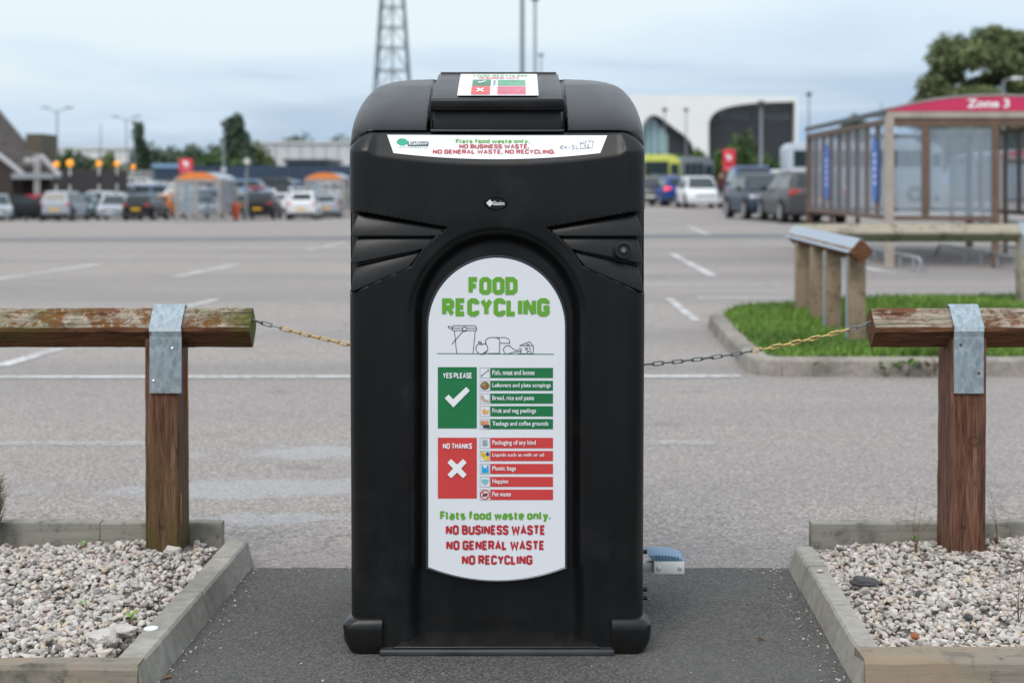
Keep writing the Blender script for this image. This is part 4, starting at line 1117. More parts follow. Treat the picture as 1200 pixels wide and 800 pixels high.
# ================================================================== PLANTING BEDS
def bed(side):
    s = -1 if side == 'L' else 1
    if side == 'L':
        t = thing('planting_bed', 'low planting bed left of the bin edged with grey concrete strips and boards', 'planting bed', (-1.3, 4.0, 0))
        farx, nearx = -0.79, -0.828; yn, yf_, fb0, fb1 = 3.305, 4.47, 3.300, 3.365; zt = 0.075; wd = 0.062
    else:
        t = thing('planting_bed', 'low planting bed right of the bin with concrete edging and tan front board', 'planting bed', (1.3, 4.0, 0))
        farx, nearx = 0.834, 0.792; yn, yf_, fb0, fb1 = 3.36, 4.41, 3.352, 3.455; zt = 0.072; wd = 0.052
    ox, oy = t.location.x, t.location.y
    n = 3 if side == 'L' else 3
    joints = [0, 0.42, 0.78, 1] if side == 'R' else [0, 0.52, 0.83, 1]
    for i in range(n):
        f0, f1 = joints[i] + (0.0025 if i else 0), joints[i + 1] - 0.0025
        rings = []
        K = 16
        for k in range(K + 1):
            f = f0 + (f1 - f0) * k / K
            y = yn + (yf_ - yn) * f; xo = nearx + (farx - nearx) * f + 0.0012 * mnoise.noise((y * 12, i, 0)); batter = 0.022
            j = 0.0012 * mnoise.noise((y * 20, i, 4))
            xo2 = xo + 0.002 * (i % 2)
            ring = [(xo2 - s * batter, y, -0.01), (xo2, y, zt - 0.006 + j), (xo2 + s * 0.006, y, zt + j), (xo2 + s * wd, y, zt - 0.001 + j), (xo2 + s * (wd + 0.004), y, -0.01)]
            rings.append([(a - ox, b - oy, c) for a, b, c in ring])
        MB().loft(rings).build('edging_strip', EDGE, t)
    # front board
    xin = nearx - s * 0.006 + s * 0.002
    ends = (nearx, s * 2.6)
    for a, b in ((0.0, 0.45), (0.4525, 1.0)) :
        xa = ends[0] + (ends[1] - ends[0]) * a; xb = ends[0] + (ends[1] - ends[0]) * b
        rings = []
        for k in range(25):
            x = xa + (xb - xa) * k / 24; j = 0.0025 * mnoise.noise((x * 11, 3, 1))
            rings.append([(x - ox, fb0 - 0.012 - oy + j * 0.5, -0.01), (x - ox, fb0 - oy + j, zt - 0.008 + j), (x - ox, fb0 + 0.008 - oy, zt + 0.002 + j), (x - ox, fb1 - 0.003 - oy, zt + 0.001 + j), (x - ox, fb1 - oy, zt - 0.006), (x - ox, fb1 - oy, -0.01)])
        MB().loft(rings).build('front_board', BOARD_TAN, t)
    # back board, split in two planks
    xs = (PX(260, 4.53), PX(118, 4.53), -2.6) if side == 'L' else (PX(951, 4.53), PX(1121, 4.53), 2.7)
    for a, b, dz in ((xs[0], xs[1], 0.0), (xs[1] + s * 0.002, xs[2], 0.002)):
        rings = []
        for k in range(25):
            x = a + (b - a) * k / 24; j = 0.0015 * mnoise.noise((x * 10, 8, 1))
            y0 = 4.526; z0, z1 = (0.034 if side == 'R' else 0.0), 0.1135 + dz
            rings.append([(x - ox, y0 - oy + j, z0), (x - ox, y0 - oy + j, z1 - 0.004 + j), (x - ox, y0 + 0.004 - oy, z1 + j), (x - ox, y0 + 0.045 - oy, z1 + j), (x - ox, y0 + 0.045 - oy, z0)])
        MB().loft(rings).build('back_board', BOARD, t)
    # soil beneath
    def gz(x, y):
        base = 0.048 if side == 'R' else 0.044
        d = abs(x) - 0.9
        z = base - 0.022 * sstep(0.10, 0.0, d) + 0.010 * mnoise.noise((x * 3, y * 3, 5))
        px_, py_ = (1.34, 4.37) if side == 'R' else (-1.0, 4.4)
        z += 0.022 * math.exp(-(((x - px_ - (0.25 if side == 'R' else 0)) / 0.35) ** 2 + ((y - py_) / 0.22) ** 2))
        if side == 'L': z -= 0.018 * math.exp(-(((x + 1.45) / 0.5) ** 2 + ((y - 3.40) / 0.06) ** 2))
        return z
    gx = np.linspace(s * 0.84, s * 2.4, 50); gy = np.linspace(fb1 - 0.01, 4.53, 40)
    V = [(x - 0, y, gz(x, y) - 0.008) for y in gy for x in gx]
    Fc = [(j * 50 + i, j * 50 + i + 1, (j + 1) * 50 + i + 1, (j + 1) * 50 + i) for j in range(39) for i in range(49)]
    me = np_mesh('bed_soil', V, Fc, 4); me.transform(Matrix.Translation((-ox, -oy, 0))); o = obj('soil', me, SOIL, t)
    # gravel
    bases = []
    for q in range(14):
        bm = bmesh.new(); m = 13 if q % 3 else 22
        for _ in range(m):
            v = Vector((random.gauss(0, 1), random.gauss(0, 1), random.gauss(0, 1))).normalized()
            bm.verts.new((v.x * random.uniform(0.8, 1.15), v.y * random.uniform(0.75, 1.05), v.z * 0.72 * random.uniform(0.8, 1.1)))
        bmesh.ops.convex_hull(bm, input=bm.verts); bmesh.ops.triangulate(bm, faces=bm.faces)
        lo = [v for v in bm.verts if not v.link_faces]; bmesh.ops.delete(bm, geom=lo, context='VERTS')
        bmesh.ops.bevel(bm, geom=list(bm.edges), offset=0.16, segments=1, affect='EDGES', clamp_overlap=True)
        bmesh.ops.triangulate(bm, faces=bm.faces)
        bm.verts.index_update()
        bases.append((np.array([v.co[:] for v in bm.verts]), np.array([[v.index for v in f.verts] for f in bm.faces]))); bm.free()
    VV = []; FF = []; off = 0
    npb = 10500
    for i in range(npb):
        u = random.random(); x = s * (0.865 + u * 1.5 + (0.02 if side == 'L' else 0)); y = random.uniform(fb1 + 0.004, 4.518)
        layer = i / npb
        rr = random.choice((0.0055, 0.007, 0.0085, 0.010, 0.0115, 0.0135)) if side == 'L' else random.choice((0.006, 0.0075, 0.0088, 0.010, 0.0112, 0.013))
        if side == 'L' and random.random() < 0.012: rr = random.uniform(0.016, 0.024)
        if side == 'L' and y < 3.44 and x < -1.0: rr *= 0.6
        # keep clear of the post
        if side == 'L' and -1.09 < x < -0.95 and 4.37 < y: continue
        if side == 'R' and 1.28 < x < 1.41 and 4.37 < y: continue
        if abs(x) - 0.865 < 0.008: continue
        bv, bf = bases[random.randrange(14)]
        a, b_, c = random.uniform(0, 6.28), random.gauss(0, 0.45), random.gauss(0, 0.45)
        M = np.array((Matrix.Rotation(a, 3, 'Z') @ Matrix.Rotation(b_, 3, 'X') @ Matrix.Rotation(c, 3, 'Y')))
        sz = np.array([random.uniform(0.9, 1.35), random.uniform(0.8, 1.1), random.uniform(0.7, 1.0)]) * rr
        z = gz(x, y) + random.uniform(-0.004, 0.006) * 1.2
        VV.append((bv * sz) @ M.T + np.array([x, y, z])); FF.append(bf + off); off += len(bv)
    me = np_mesh('gravel', np.concatenate(VV), np.concatenate(FF), 3)
    o = obj('gravel', me, STONE)
    tag(o, 'loose pale limestone gravel filling the %s planting bed' % ('left' if side == 'L' else 'right'), 'gravel', kind='stuff')
    return gz
gzL = bed('L'); gzR = bed('R')

def rock(name, px, py, z, size, mat, label, seed, cat='stone'):
    Y = F * (H - z) / (py - HZ); p = Vector((PX(px, Y), Y, z))
    bm = bmesh.new(); rr = random.Random(seed)
    bmesh.ops.create_icosphere(bm, subdivisions=3, radius=1)
    for v in bm.verts:
        n = mnoise.noise(v.co * 1.3 + Vector((seed * 3.1, 0, 0))); n2 = mnoise.noise(v.co * 3.5 + Vector((seed, 2, 0)))
        v.co *= 1 + 0.35 * n + 0.12 * n2
        v.co = Vector((v.co.x * size[0], v.co.y * size[1], v.co.z * size[2]))
    me = bpy.data.meshes.new(name); bm.to_mesh(me); bm.free()
    o = obj(name, me, mat, None, (p.x, p.y, p.z)); o.rotation_euler = (0, 0, rr.uniform(-0.3, 0.3)); tag(o, label, cat); return o
DARKROCK = simple('dark_flint', (0.05, 0.05, 0.055), 0.7, 0, 0.5, 30, 0.5, 60)
PALEROCK = simple('pale_limestone', (0.46, 0.43, 0.41), 0.85, 0, 0.25, 25, 0.5, 60)
rock('rock', 1013, 681, 0.062, (0.040, 0.022, 0.014), DARKROCK, 'dark jagged lump of stone lying on the pale gravel of the right bed', 3)
rock('pebble', 1135, 723, 0.066, (0.010, 0.010, 0.009), DARKROCK, 'black rounded pebble in the middle of the right gravel bed', 5, 'pebble')
rock('pebble', 1077, 696, 0.064, (0.011, 0.009, 0.009), DARKROCK, 'small black pebble just right of the dark jagged stone', 6, 'pebble')
rock('pebble', 1106, 658, 0.060, (0.009, 0.009, 0.009), DARKROCK, 'black pebble at the foot of the right knee rail post', 7, 'pebble')
rock('stone', 120, 747, 0.062, (0.034, 0.024, 0.020), PALEROCK, 'largest pinkish-grey stone near the front corner of the left gravel bed', 8)
rock('stone', 147, 737, 0.060, (0.030, 0.024, 0.013), PALEROCK, 'flat pale stone beside the green weed in the left gravel bed', 9)
rock('pebble', 202, 641, 0.072, (0.012, 0.010, 0.008), simple('terracotta_pebble', (0.42, 0.16, 0.10), 0.8), 'orange-red pebble against the foot of the left rail post', 10, 'pebble')
rock('pebble', 1072, 745, 0.064, (0.010, 0.010, 0.008), simple('rust_pebble', (0.28, 0.10, 0.04), 0.8), 'rust-brown chip near the front of the right gravel bed', 12, 'pebble')
rock('pebble', 961, 668, 0.078, (0.010, 0.007, 0.004), PALEROCK, 'flat pale pebble lying on top of the right concrete edging', 13, 'pebble')
# white splash on the left edging
def splash():
    p = P(177, 736, F * (H - 0.0755) / (736 - HZ)); n = 18
    vs = [(p.x + 0.017 * math.cos(6.283 * i / n) * (1 + .25 * mnoise.noise((i, 1, 1))), p.y + 0.019 * math.sin(6.283 * i / n), 0.0770) for i in range(n)]
    mb = MB(); mb.add(vs + [(x, y, 0.0745) for x, y, z in vs], [tuple(range(n))] + [(i, n + i, n + (i + 1) % n, (i + 1) % n) for i in range(n)])
    tag(mb.build('bird_dropping', simple('chalk_white', (0.7, 0.7, 0.7), 0.8)), 'small white splash on top of the left concrete edging', 'bird dropping')
splash()
# weeds and dry stalks
def weed(name, px, py, z, label, mat, n=9, h=0.03, leaf=0.012, spread=0.02, stalks=0, cat='weed', seed=1):
    rr = random.Random(seed); Y = F * (H - z) / (py - HZ); t = thing(name, label, cat, (PX(px, Y), Y, z))
    mb = MB(); st = MB()
    for i in range(n):
        a = rr.uniform(0, 6.28); r = rr.uniform(0.2, 1) * spread; hh = h * rr.uniform(0.4, 1)
        c = Vector((r * math.cos(a), r * math.sin(a), hh)); d = Vector((math.cos(a), math.sin(a), rr.uniform(0.1, 0.9))).normalized(); s_ = d.cross(Vector((0, 0, 1))).normalized()
        st.tube([(0, 0, -0.01), (c.x * 0.5, c.y * 0.5, hh * 0.6), tuple(c)], 0.0007, 5)
        L = leaf * rr.uniform(0.7, 1.2); W = L * 0.38
        mb.add([c, c + d * L * 0.45 + s_ * W, c + d * L, c + d * L * 0.45 - s_ * W], [(0, 1, 2, 3)])
    for i in range(stalks):
        a = rr.uniform(0, 6.28); top = Vector((0.05 * math.cos(a), 0.02 * math.sin(a), h * rr.uniform(2.0, 3.4)))
        st.tube([(0, 0, -0.01), (top.x * 0.3 + rr.uniform(-.01, .01), top.y * 0.3, top.z * 0.5), tuple(top)], [0.0012, 0.0009, 0.0005], 5)
    st.build('stem', simple('dry_stem', (0.16, 0.10, 0.06), 0.9), t); mb.build('leaves', mat, t, recalc=False)
WEEDG = m_leaf('weed_leaf_green', (0.10, 0.22, 0.03), (0.20, 0.36, 0.06)); WEEDD = m_leaf('dry_leaf', (0.22, 0.15, 0.07), (0.36, 0.26, 0.14))
weed('weed', 152, 729, 0.06, 'bright green seedling in the left gravel bed beside the large stones', WEEDG, 9, 0.018, 0.016, 0.016, seed=2)
weed('weed', 94, 645, 0.055, 'tiny green weed at the foot of the left back board', WEEDG, 6, 0.022, 0.014, 0.010, seed=3)
weed('weed', 101, 712, 0.06, 'small yellow-green sprig low in the middle of the left gravel', WEEDG, 5, 0.012, 0.010, 0.02, seed=4)
weed('dry_stalk', 1073, 651, 0.05, 'thin dry weed stalks with a few green leaves against the right back board', WEEDG, 12, 0.055, 0.014, 0.014, 3, 'weed', 5)
weed('dry_stalk', 1194, 728, 0.058, 'bare dark twig standing in the gravel at the far right', WEEDD, 4, 0.05, 0.008, 0.02, 4, 'twig', 6)
weed('dry_stalk', 1170, 640, 0.06, 'wispy straw-coloured stalk right of the right rail post', WEEDD, 5, 0.05, 0.01, 0.03, 3, 'weed', 8)
weed('shrub_sprig', -8, 640, 0.05, 'tuft of a brown and green shrub poking in at the left edge', m_leaf('bronze_leaf', (0.14, 0.11, 0.04), (0.30, 0.27, 0.12)), 170, 0.21, 0.016, 0.040, 0, 'shrub', 9)

# ================================================================== GRASS ISLAND
def island():
    t = thing('kerbed_island', 'kerbed grass island with low knee rails behind the right post', 'traffic island', (4, 10, 0))
    ox, oy = 4.0, 10.0
    poly = [(PX(820, 12.6), 12.9), (1.50, 9.6), (1.44, 9.12), (1.53, 8.88)]
    front_y = 8.86; path_l = [Vector((8.0, 14.1)), Vector((4.2, 13.95)), Vector((2.9, 13.65)), Vector((2.15, 13.1)), Vector((1.75, 12.55)), Vector((1.56, 11.9)), Vector((1.49, 10.6)), Vector((1.435, 9.45)), Vector((1.425, 9.06)), Vector((1.47, 8.92)), Vector((1.60, 8.86))]
    xs = 1.75
    pieces = []
    for a, b in zip(path_l[:-1], path_l[1:]):
        L = (b - a).length; n = max(1, round(L / 0.9))
        for k in range(n): pieces.append((a.lerp(b, k / n), a.lerp(b, (k + 1) / n)))
    x = 1.60
    while x < 12:
        pieces.append((Vector((x, 8.86)), Vector((x + 0.91, 8.86)))); x += 0.91
    for i, (a, b) in enumerate(pieces):
        d = (b - a); L = d.length; d.normalize(); nn = Vector((-d.y, d.x))      # inward normal (left of travel)
        a2 = a + d * 0.004; b2 = b - d * 0.004
        rings = []
        for p in (a2, b2):
            rings.append([((p + nn * o).x - ox, (p + nn * o).y - oy, z) for o, z in ((0, -0.02), (0.012, 0.085), (0.03, 0.10), (0.125, 0.102), (0.125, -0.02))])
        MB().loft(rings).build('kerb_stone', KERB, t)
    # turf
    edge = [(p + (Vector((0.03, -0.12)) if p.y > 12.9 else Vector((0.12, 0.0)) if p.y > 9.3 else Vector((0.08, 0.09)) if p.y > 8.9 else Vector((0.0, 0.12)))) for p in path_l]
    outl = [(p.x, p.y) for p in edge] + [(12, 8.99), (12, 14.1)]
    me = curve_mesh([[(x, y) for x, y in outl]], 0.045); me.transform(Matrix.Translation((-ox, -oy, 0.05))); 
    obj('turf', me, simple('turf_soil', (0.05, 0.085, 0.02), 0.95, 0, 0.4, 6), t)
    # blades
    n = 95000
    X = rng.uniform(1.56, 8.2, n); Y = 8.99 + (14.4 - 8.99) * rng.random(n) ** 1.25
    keep = X > np.interp(Y, [8.9, 9.1, 9.45, 10.6, 11.9, 12.5, 13.0, 13.5, 13.8, 14.0], [1.70, 1.56, 1.55, 1.60, 1.68, 1.86, 2.25, 3.0, 4.3, 8.2])
    keep &= Y < 14.0
    keep &= X < 2.9 + (Y - 9) * 0.42 + 1.2
    X = X[keep]; Y = Y[keep]; n = len(X)
    hh = rng.uniform(0.022, 0.065, n) * (1 + 0.4 * np.sin(X * 3.1) * np.sin(Y * 2.3)); a = rng.uniform(0, 6.283, n); wv = 0.004 + Y * 0.00035
    lean = rng.uniform(0.0, 0.06, n); la = rng.uniform(0, 6.283, n)
    Z = np.full(n, 0.09)
    v0 = np.stack([X - np.cos(a) * wv, Y - np.sin(a) * wv, Z], 1); v1 = np.stack([X + np.cos(a) * wv, Y + np.sin(a) * wv, Z], 1)
    v2 = np.stack([X + lean * np.cos(la), Y + lean * np.sin(la), Z + hh], 1)
    V = np.stack([v0, v1, v2], 1).reshape(-1, 3); Fc = np.arange(3 * n).reshape(-1, 3)
    me = np_mesh('grass', V, Fc, 3)
    b = NB('mown_grass_blades'); geo = b.n('ShaderNodeNewGeometry')
    c = b.mix(geo.outputs['Random Per Island'], (0.075, 0.165, 0.020), (0.20, 0.33, 0.050)); c = b.mix(b.rng(b.noise(0.9, 4), 0.40, 0.60, 0, 0.7), c, (0.06, 0.115, 0.022)); c = b.mix(b.rng(b.noise(2.7, 5, 0.7), 0.58, 0.7, 0, 0.45), c, (0.24, 0.25, 0.07))
    b.fin(c, 0.55, 0, None, 0.3)
    o = obj('grass', me, b.m); tag(o, 'short bright green grass covering the kerbed island', 'grass', kind='stuff')
island()
for i, (px, lab, nn_) in enumerate(((1040, 'low dark weed growing at the kerb foot, leftmost of the kerb weeds', 26), (1063, 'tall green weed tuft at the kerb foot beside the right rail post', 30), (1088, 'brownish weed at the kerb foot just left of the rail post', 22), (950, 'thin scrap of weed in the kerb joint below the chain', 8))):
    weed('kerb_weed', px, 440.5, 0.0, lab, WEEDG if i % 3 != 2 else WEEDD, nn_, 0.085, 0.05, 0.07, 0, 'weed', 20 + i)

def far_post(t, x, y, z0, z1, wx=0.115, wy=0.115):
    ox, oy = t.location.x, t.location.y
    MB().box(x - wx / 2 - ox, x + wx / 2 - ox, y - wy / 2 - oy, y + wy / 2 - oy, z0, z1).build('post', FARWOOD, t, bevel=0.006)
def far_rails():
    t = thing('knee_rail', 'short knee rail with shiny metal-capped beam running away over the grass', 'knee rail', (2.3, 11, 0.09))
    t2 = (2.28, 9.72, 0.0); cz = 0.70; r = 0.080
    a = Vector((2.275, 9.72)); b = Vector((2.41, 12.75)); d = (b - a).normalized(); nn = Vector((d.y, -d.x))
    def ring(p, rr, lo=0, keep=range(8)):
        pts = diamond(0, cz, rr, 0.10); return [((p + nn * u).x - 2.3, (p + nn * u).y - 11, z - 0.09) for u, z in pts]
    MB().loft([ring(a + d * 3.03 * k / 12, r) for k in range(13)]).build('beam', m_wood_rail('end_grain_beam_timber', False), t)
    # metal cap over the upper faces
    pts = diamond(0, cz, r + 0.004, 0.06); up = [(-r - 0.004, cz - 0.008), (-0.006, cz + r + 0.002), (0.006, cz + r + 0.002), (r + 0.004, cz - 0.008)]
    up2 = [(u * 0.97, z - 0.004) for u, z in up]
    rings = []
    for p in (a + d * 0.015, b):
        rings.append([((p + nn * u).x - 2.3, (p + nn * u).y - 11, z - 0.09) for u, z in up + up2[::-1]])
    MB().loft(rings).build('metal_cap', simple('bright_sheet_steel', (0.36, 0.41, 0.48), 0.35, 0.7, 0.06), t)
    for x, y in ((2.285, 9.93), (2.305, 10.75), (2.33, 11.35), (2.375, 12.2)):
        o = MB().box(x - 0.056 - 2.3, x + 0.056 - 2.3, y - 0.056 - 11, y + 0.056 - 11, -0.03, 0.575).build('post', FARWOOD, t, bevel=0.006)
    for x, y in ((2.285, 9.93), (2.305, 10.75)):
        MB().box(x - 0.056 - 0.005 - 2.3, x - 0.0565 - 2.3, y - 0.03 - 11, y + 0.03 - 11, 0.0, 0.56).build('strap', GALV, t)
    t = thing('knee_rail', 'long pale timber knee rail crossing the back of the grass before the shelter', 'knee rail', (4, 13.2, 0.09))
    MB().loft([[(x - 4, yy - 13.2 + 0.0, zz - 0.09) for yy, zz in diamond(13.2, 0.705, 0.088, 0.10)] for x in np.linspace(2.50, 9, 20)]).build('beam', FARRAIL, t)
    for x in (4.53, 6.6, 8.7):
        MB().box(x - 0.065 - 4, x + 0.065 - 4, 13.10 - 13.2, 13.25 - 13.2, -0.03, 0.58).build('post', FARRAIL, t, bevel=0.006)
        MB().loft([[(x + sx - 4, y - 13.2, z - 0.09) for y, z in ((13.2, 0.798), (13.106, 0.705), (13.094, 0.69), (13.094, 0.50), (13.0985, 0.50), (13.11, 0.70), (13.2, 0.792))] for sx in (-0.055, 0.055)]).build('strap', GALV, t)
far_rails()

# ================================================================== TROLLEY SHELTERS
PINK = simple('raspberry_sign_panel', (0.55, 0.028, 0.10), 0.4, 0, 0.06)
ORANGE = simple('orange_sign_panel', (0.78, 0.22, 0.03), 0.4, 0, 0.06)
BROWN = simple('rusty_brown_frame', (0.135, 0.085, 0.06), 0.6, 0.1, 0.25)
BEIGE = simple('faded_beige_frame', (0.36, 0.31, 0.27), 0.6, 0.0, 0.15)
GLS = m_glass('grimy_shelter_glazing', (0.40, 0.48, 0.56), 0.27, 0.12)
ROOFG = m_glass('roof_polycarbonate', (0.34, 0.42, 0.50), 0.8, 0.3)
BLUEP = simple('blue_poster', (0.035, 0.13, 0.48), 0.5, 0, 0.05)
def shelter(label, loc, W, D, H0, H1, signmat, text=None, rz=0, posters=False, frame=BROWN, nside=9, group=None, rise=0.18, zb=0.64):
    """origin at the front left corner; W along +X, D along +Y"""
    t = thing('trolley_shelter', label, 'trolley shelter', loc, rz, group)
    ch = W / 2
    def arch(x): u = (x - ch) / ch; return rise * (1 - abs(u) ** 2.2)
    fw = 0.05
    # corner posts down to the ground
    for x, y in ((0, 0), (W, 0), (0, D), (W, D)):
        MB().box(x - 0.055, x + 0.055, y - 0.05, y + 0.05, 0, H0).build('corner_post', BEIGE if y == 0 else frame, t)
    # long sides: mullions, rails and panes
    for si, x in enumerate((0, W)):
        MB().box(x - 0.04, x + 0.04, 0.052, D - 0.052, zb, zb + 0.07).build('bottom_rail', frame, t)
        MB().box(x - 0.04, x + 0.04, 0.052, D - 0.052, H0 - 0.08, H0 - 0.002).build('top_rail', frame, t)
        for k in range(1, nside):
            y = D * k / nside
            MB().box(x - 0.03, x + 0.03, y - 0.028, y + 0.028, zb + 0.072 if k % 3 else 0.0, H0 - 0.082).build('mullion', frame, t)
        for k in range(nside):
            y0, y1 = D * k / nside + 0.05, D * (k + 1) / nside - 0.05
            MB().box(x - 0.006, x + 0.006, y0 - 0.02, y1 + 0.02, zb + 0.072, H0 - 0.082).build('glass_pane', GLS, t)
    # back wall
    nb = max(3, int(W / 0.6))
    MB().box(0.056, W - 0.056, D - 0.03, D + 0.03, zb, zb + 0.07).build('bottom_rail', frame, t)
    MB().box(0.056, W - 0.056, D - 0.03, D + 0.03, H0 - 0.08, H0 - 0.004).build('top_rail', frame, t)
    for k in range(1, nb):
        x = W * k / nb; MB().box(x - 0.025, x + 0.025, D - 0.027, D + 0.027, zb + 0.072, H0 - 0.082).build('mullion', frame, t)
    for k in range(nb):
        MB().box(W * k / nb + 0.027, W * (k + 1) / nb - 0.027, D - 0.005, D + 0.005, zb + 0.072, H0 - 0.082).build('glass_pane', GLS, t)
    # front: beam, two panes with posts, sign fascia
    MB().box(-0.05, W + 0.05, -0.052, 0.05, H0, H0 + 0.09).build('front_beam', BEIGE, t)
    MB().box(0.056, W - 0.056, -0.03, 0.03, H0 - 0.115, H0 - 0.003).build('front_lintel', frame, t)
    gx = [0.055, 0.50 * W * 0.34, 0.50 * W] if W > 2.5 else [0.055, W * 0.5]
    MB().box(0.056, gx[-1] + 0.05, -0.03, 0.03, zb, zb + 0.06).build('bottom_rail', frame, t)
    for g in gx[1:]:
        MB().box(g - 0.045, g + 0.045, -0.032, 0.032, 0.0 if g == gx[-1] else zb + 0.062, H0 - 0.117).build('front_post', frame, t)
    for a, b in zip(gx[:-1], gx[1:]):
        MB().box(a + 0.046, b - 0.046, -0.006, 0.006, zb + 0.062, H0 - 0.117).build('glass_pane', GLS, t)
    n = 30; prof = [(-0.04 + (W + 0.08) * i / n) for i in range(n + 1)]
    top = [(x, H0 + 0.11 + arch(min(W, max(0, x)))) for x in prof]
    loop = [(prof[0], H0 + 0.092)] + top + [(prof[-1], H0 + 0.092)]
    me = upright(curve_mesh([loop], 0.03), -0.03); obj('sign_fascia', me, signmat, t)
    # dark trim along the arch edge and vaulted roof
    rings = [[(x, -0.07, z + 0.002), (x, -0.07, z + 0.03), (x, 0.0, z + 0.03), (x, 0.0, z + 0.002)] for x, z in top]
    MB().loft(rings).build('roof_trim', simple('roof_edge_trim', (0.30, 0.28, 0.28), 0.5), t)
    nr = 6
    for k in range(nr):
        y0 = 0.002 + (D + 0.05) * k / nr; y1 = 0.002 + (D + 0.05) * (k + 1) / nr - 0.02
        rings = [[(x, y0, z), (x, y0, z + 0.015), (x, y1, z + 0.015), (x, y1, z)] for x, z in top]
        MB().loft(rings).build('roof_panel', ROOFG, t)
    MB().box(-0.075, -0.045, -0.04, D + 0.05, H0 + 0.04, H0 + 0.12).build('gutter', simple('dark_gutter', (0.05, 0.055, 0.065), 0.5), t)
    # trolley guide hoops
    steel = simple('trolley_hoop_steel', (0.35, 0.37, 0.39), 0.4, 0.7)
    for x in (0.12, W * 0.5, W * 0.8):
        pts = [(x, -1.3, 0), (x, -1.3, 0.14), (x, -1.22, 0.19), (x, D * 0.45, 0.19), (x, D * 0.5, 0.0)]
        MB().tube(pts, 0.022, 8).build('guide_rail', steel, t, smooth=True)
        for q in range(4): MB().tube([(x, -0.9 + q * 0.8, 0), (x, -0.9 + q * 0.8, 0.17)], 0.016, 6).build('guide_rail_leg', steel, t)
    if text:
        f3 = lambda x, y, o: Vector((x, -0.064 - o, y))
        me = font_mesh(text, 1.03, 1.60, -(H0 + 0.255), -(H0 + 0.135), lambda x, y, o: Vector((x, -0.064 - o, -y)), 0.001, 0.03)
        obj('sign_lettering', me, PRINTW, t)
    if posters:
        for (k, zl, zh) in ((0, 1.03, 1.92), (6, 0.93, 1.95)):
            y = D * (k + 0.5) / nside if k else D * 0.25; 
        for (yy, zl, zh, wd_) in ((0.62 * 1.25, 0.86, 1.80, 0.33), (4.65, 0.84, 1.80, 0.42)):
            ring = [(yy + wd_ * math.cos(6.283 * i / 28) * 0.62, (zl + zh) / 2 + (zh - zl) / 2 * (abs(math.sin(6.283 * i / 28)) ** 0.6) * (1 if math.sin(6.283 * i / 28) > 0 else -1)) for i in range(28)]
            mb = MB(); mb.add([(-0.036, y, z) for y, z in ring] + [(-0.030, y, z) for y, z in ring], [tuple(range(28)), tuple(range(28, 56))[::-1]] + [(i, (i + 1) % 28, 28 + (i + 1) % 28, 28 + i) for i in range(28)])
            po = mb.build('blue_poster', BLUEP, t)
            me = font_mesh('TROLLEYS', 0, 1, 0, 1, lambda u, v, o: Vector((-0.039, yy - 0.07 + 0.14 * v, zl + 0.2 + (zh - zl - 0.4) * u)), 0, 0.02)
            bpy.data.meshes.remove(me)
            mb = MB()
            for q in range(5): mb.box(-0.0405, -0.0375, yy - 0.06, yy + 0.06, zl + 0.26 + q * 0.10, zl + 0.31 + q * 0.10)
            obj('poster_lettering', mb.mesh('poster_lettering'), PRINTW, po)
    return t
shelter('large glazed trolley shelter with a curved raspberry-red sign reading Zone 3', (PX(1042, 20.3), 20.3, 0), 2.85, 6.6, 2.03, 0, PINK, 'Zone 3', R(-2.0), True)
shelter('raspberry-signed trolley shelter seen far off at the right edge beyond the Zone 3 shelter', (PX(1172, 40), 40.0, 0), 3.0, 5.0, 1.80, 0, PINK, None, R(-2), False)
shelter('orange-arched trolley shelter left of the bollard and the dark car', (PX(206, 80), 80, G(-18, 80)), 2.3, 4.8, 2.2, 0, ORANGE, None, R(0), False, BEIGE, 6, rise=0.32, zb=0.4)
shelter('orange-arched trolley shelter partly hidden behind the left edge of the bin', (PX(358, 95), 95, G(-13, 95)), 2.4, 4.8, 2.4, 0, ORANGE, None, R(0), False, BEIGE, 6, rise=0.34, zb=0.4)

# ================================================================== CARS
CAR_TYPES = {
 'hatchback': dict(L=4.05, W=0.87, H=1.48, hood=0.90, ws=(0.24, 0.43), rear=(0.90, 0.985), tail=0.98, belt=0.93),
 'estate': dict(L=4.60, W=0.90, H=1.52, hood=0.92, ws=(0.25, 0.42), rear=(0.90, 0.985), tail=1.00, belt=0.96),
 'suv': dict(L=4.50, W=0.92, H=1.66, hood=1.02, ws=(0.25, 0.41), rear=(0.88, 0.985), tail=1.08, belt=1.05),
 'saloon': dict(L=4.65, W=0.90, H=1.43, hood=0.90, ws=(0.27, 0.44), rear=(0.70, 0.84), tail=0.98, belt=0.92),
 'mpv': dict(L=4.30, W=0.90, H=1.66, hood=1.02, ws=(0.18, 0.37), rear=(0.93, 0.985), tail=1.05, belt=1.02),
 'van': dict(L=4.40, W=0.91, H=1.83, hood=1.10, ws=(0.17, 0.33), rear=(0.955, 0.99), tail=1.10, belt=1.10),
}
CAR_MESH = {}
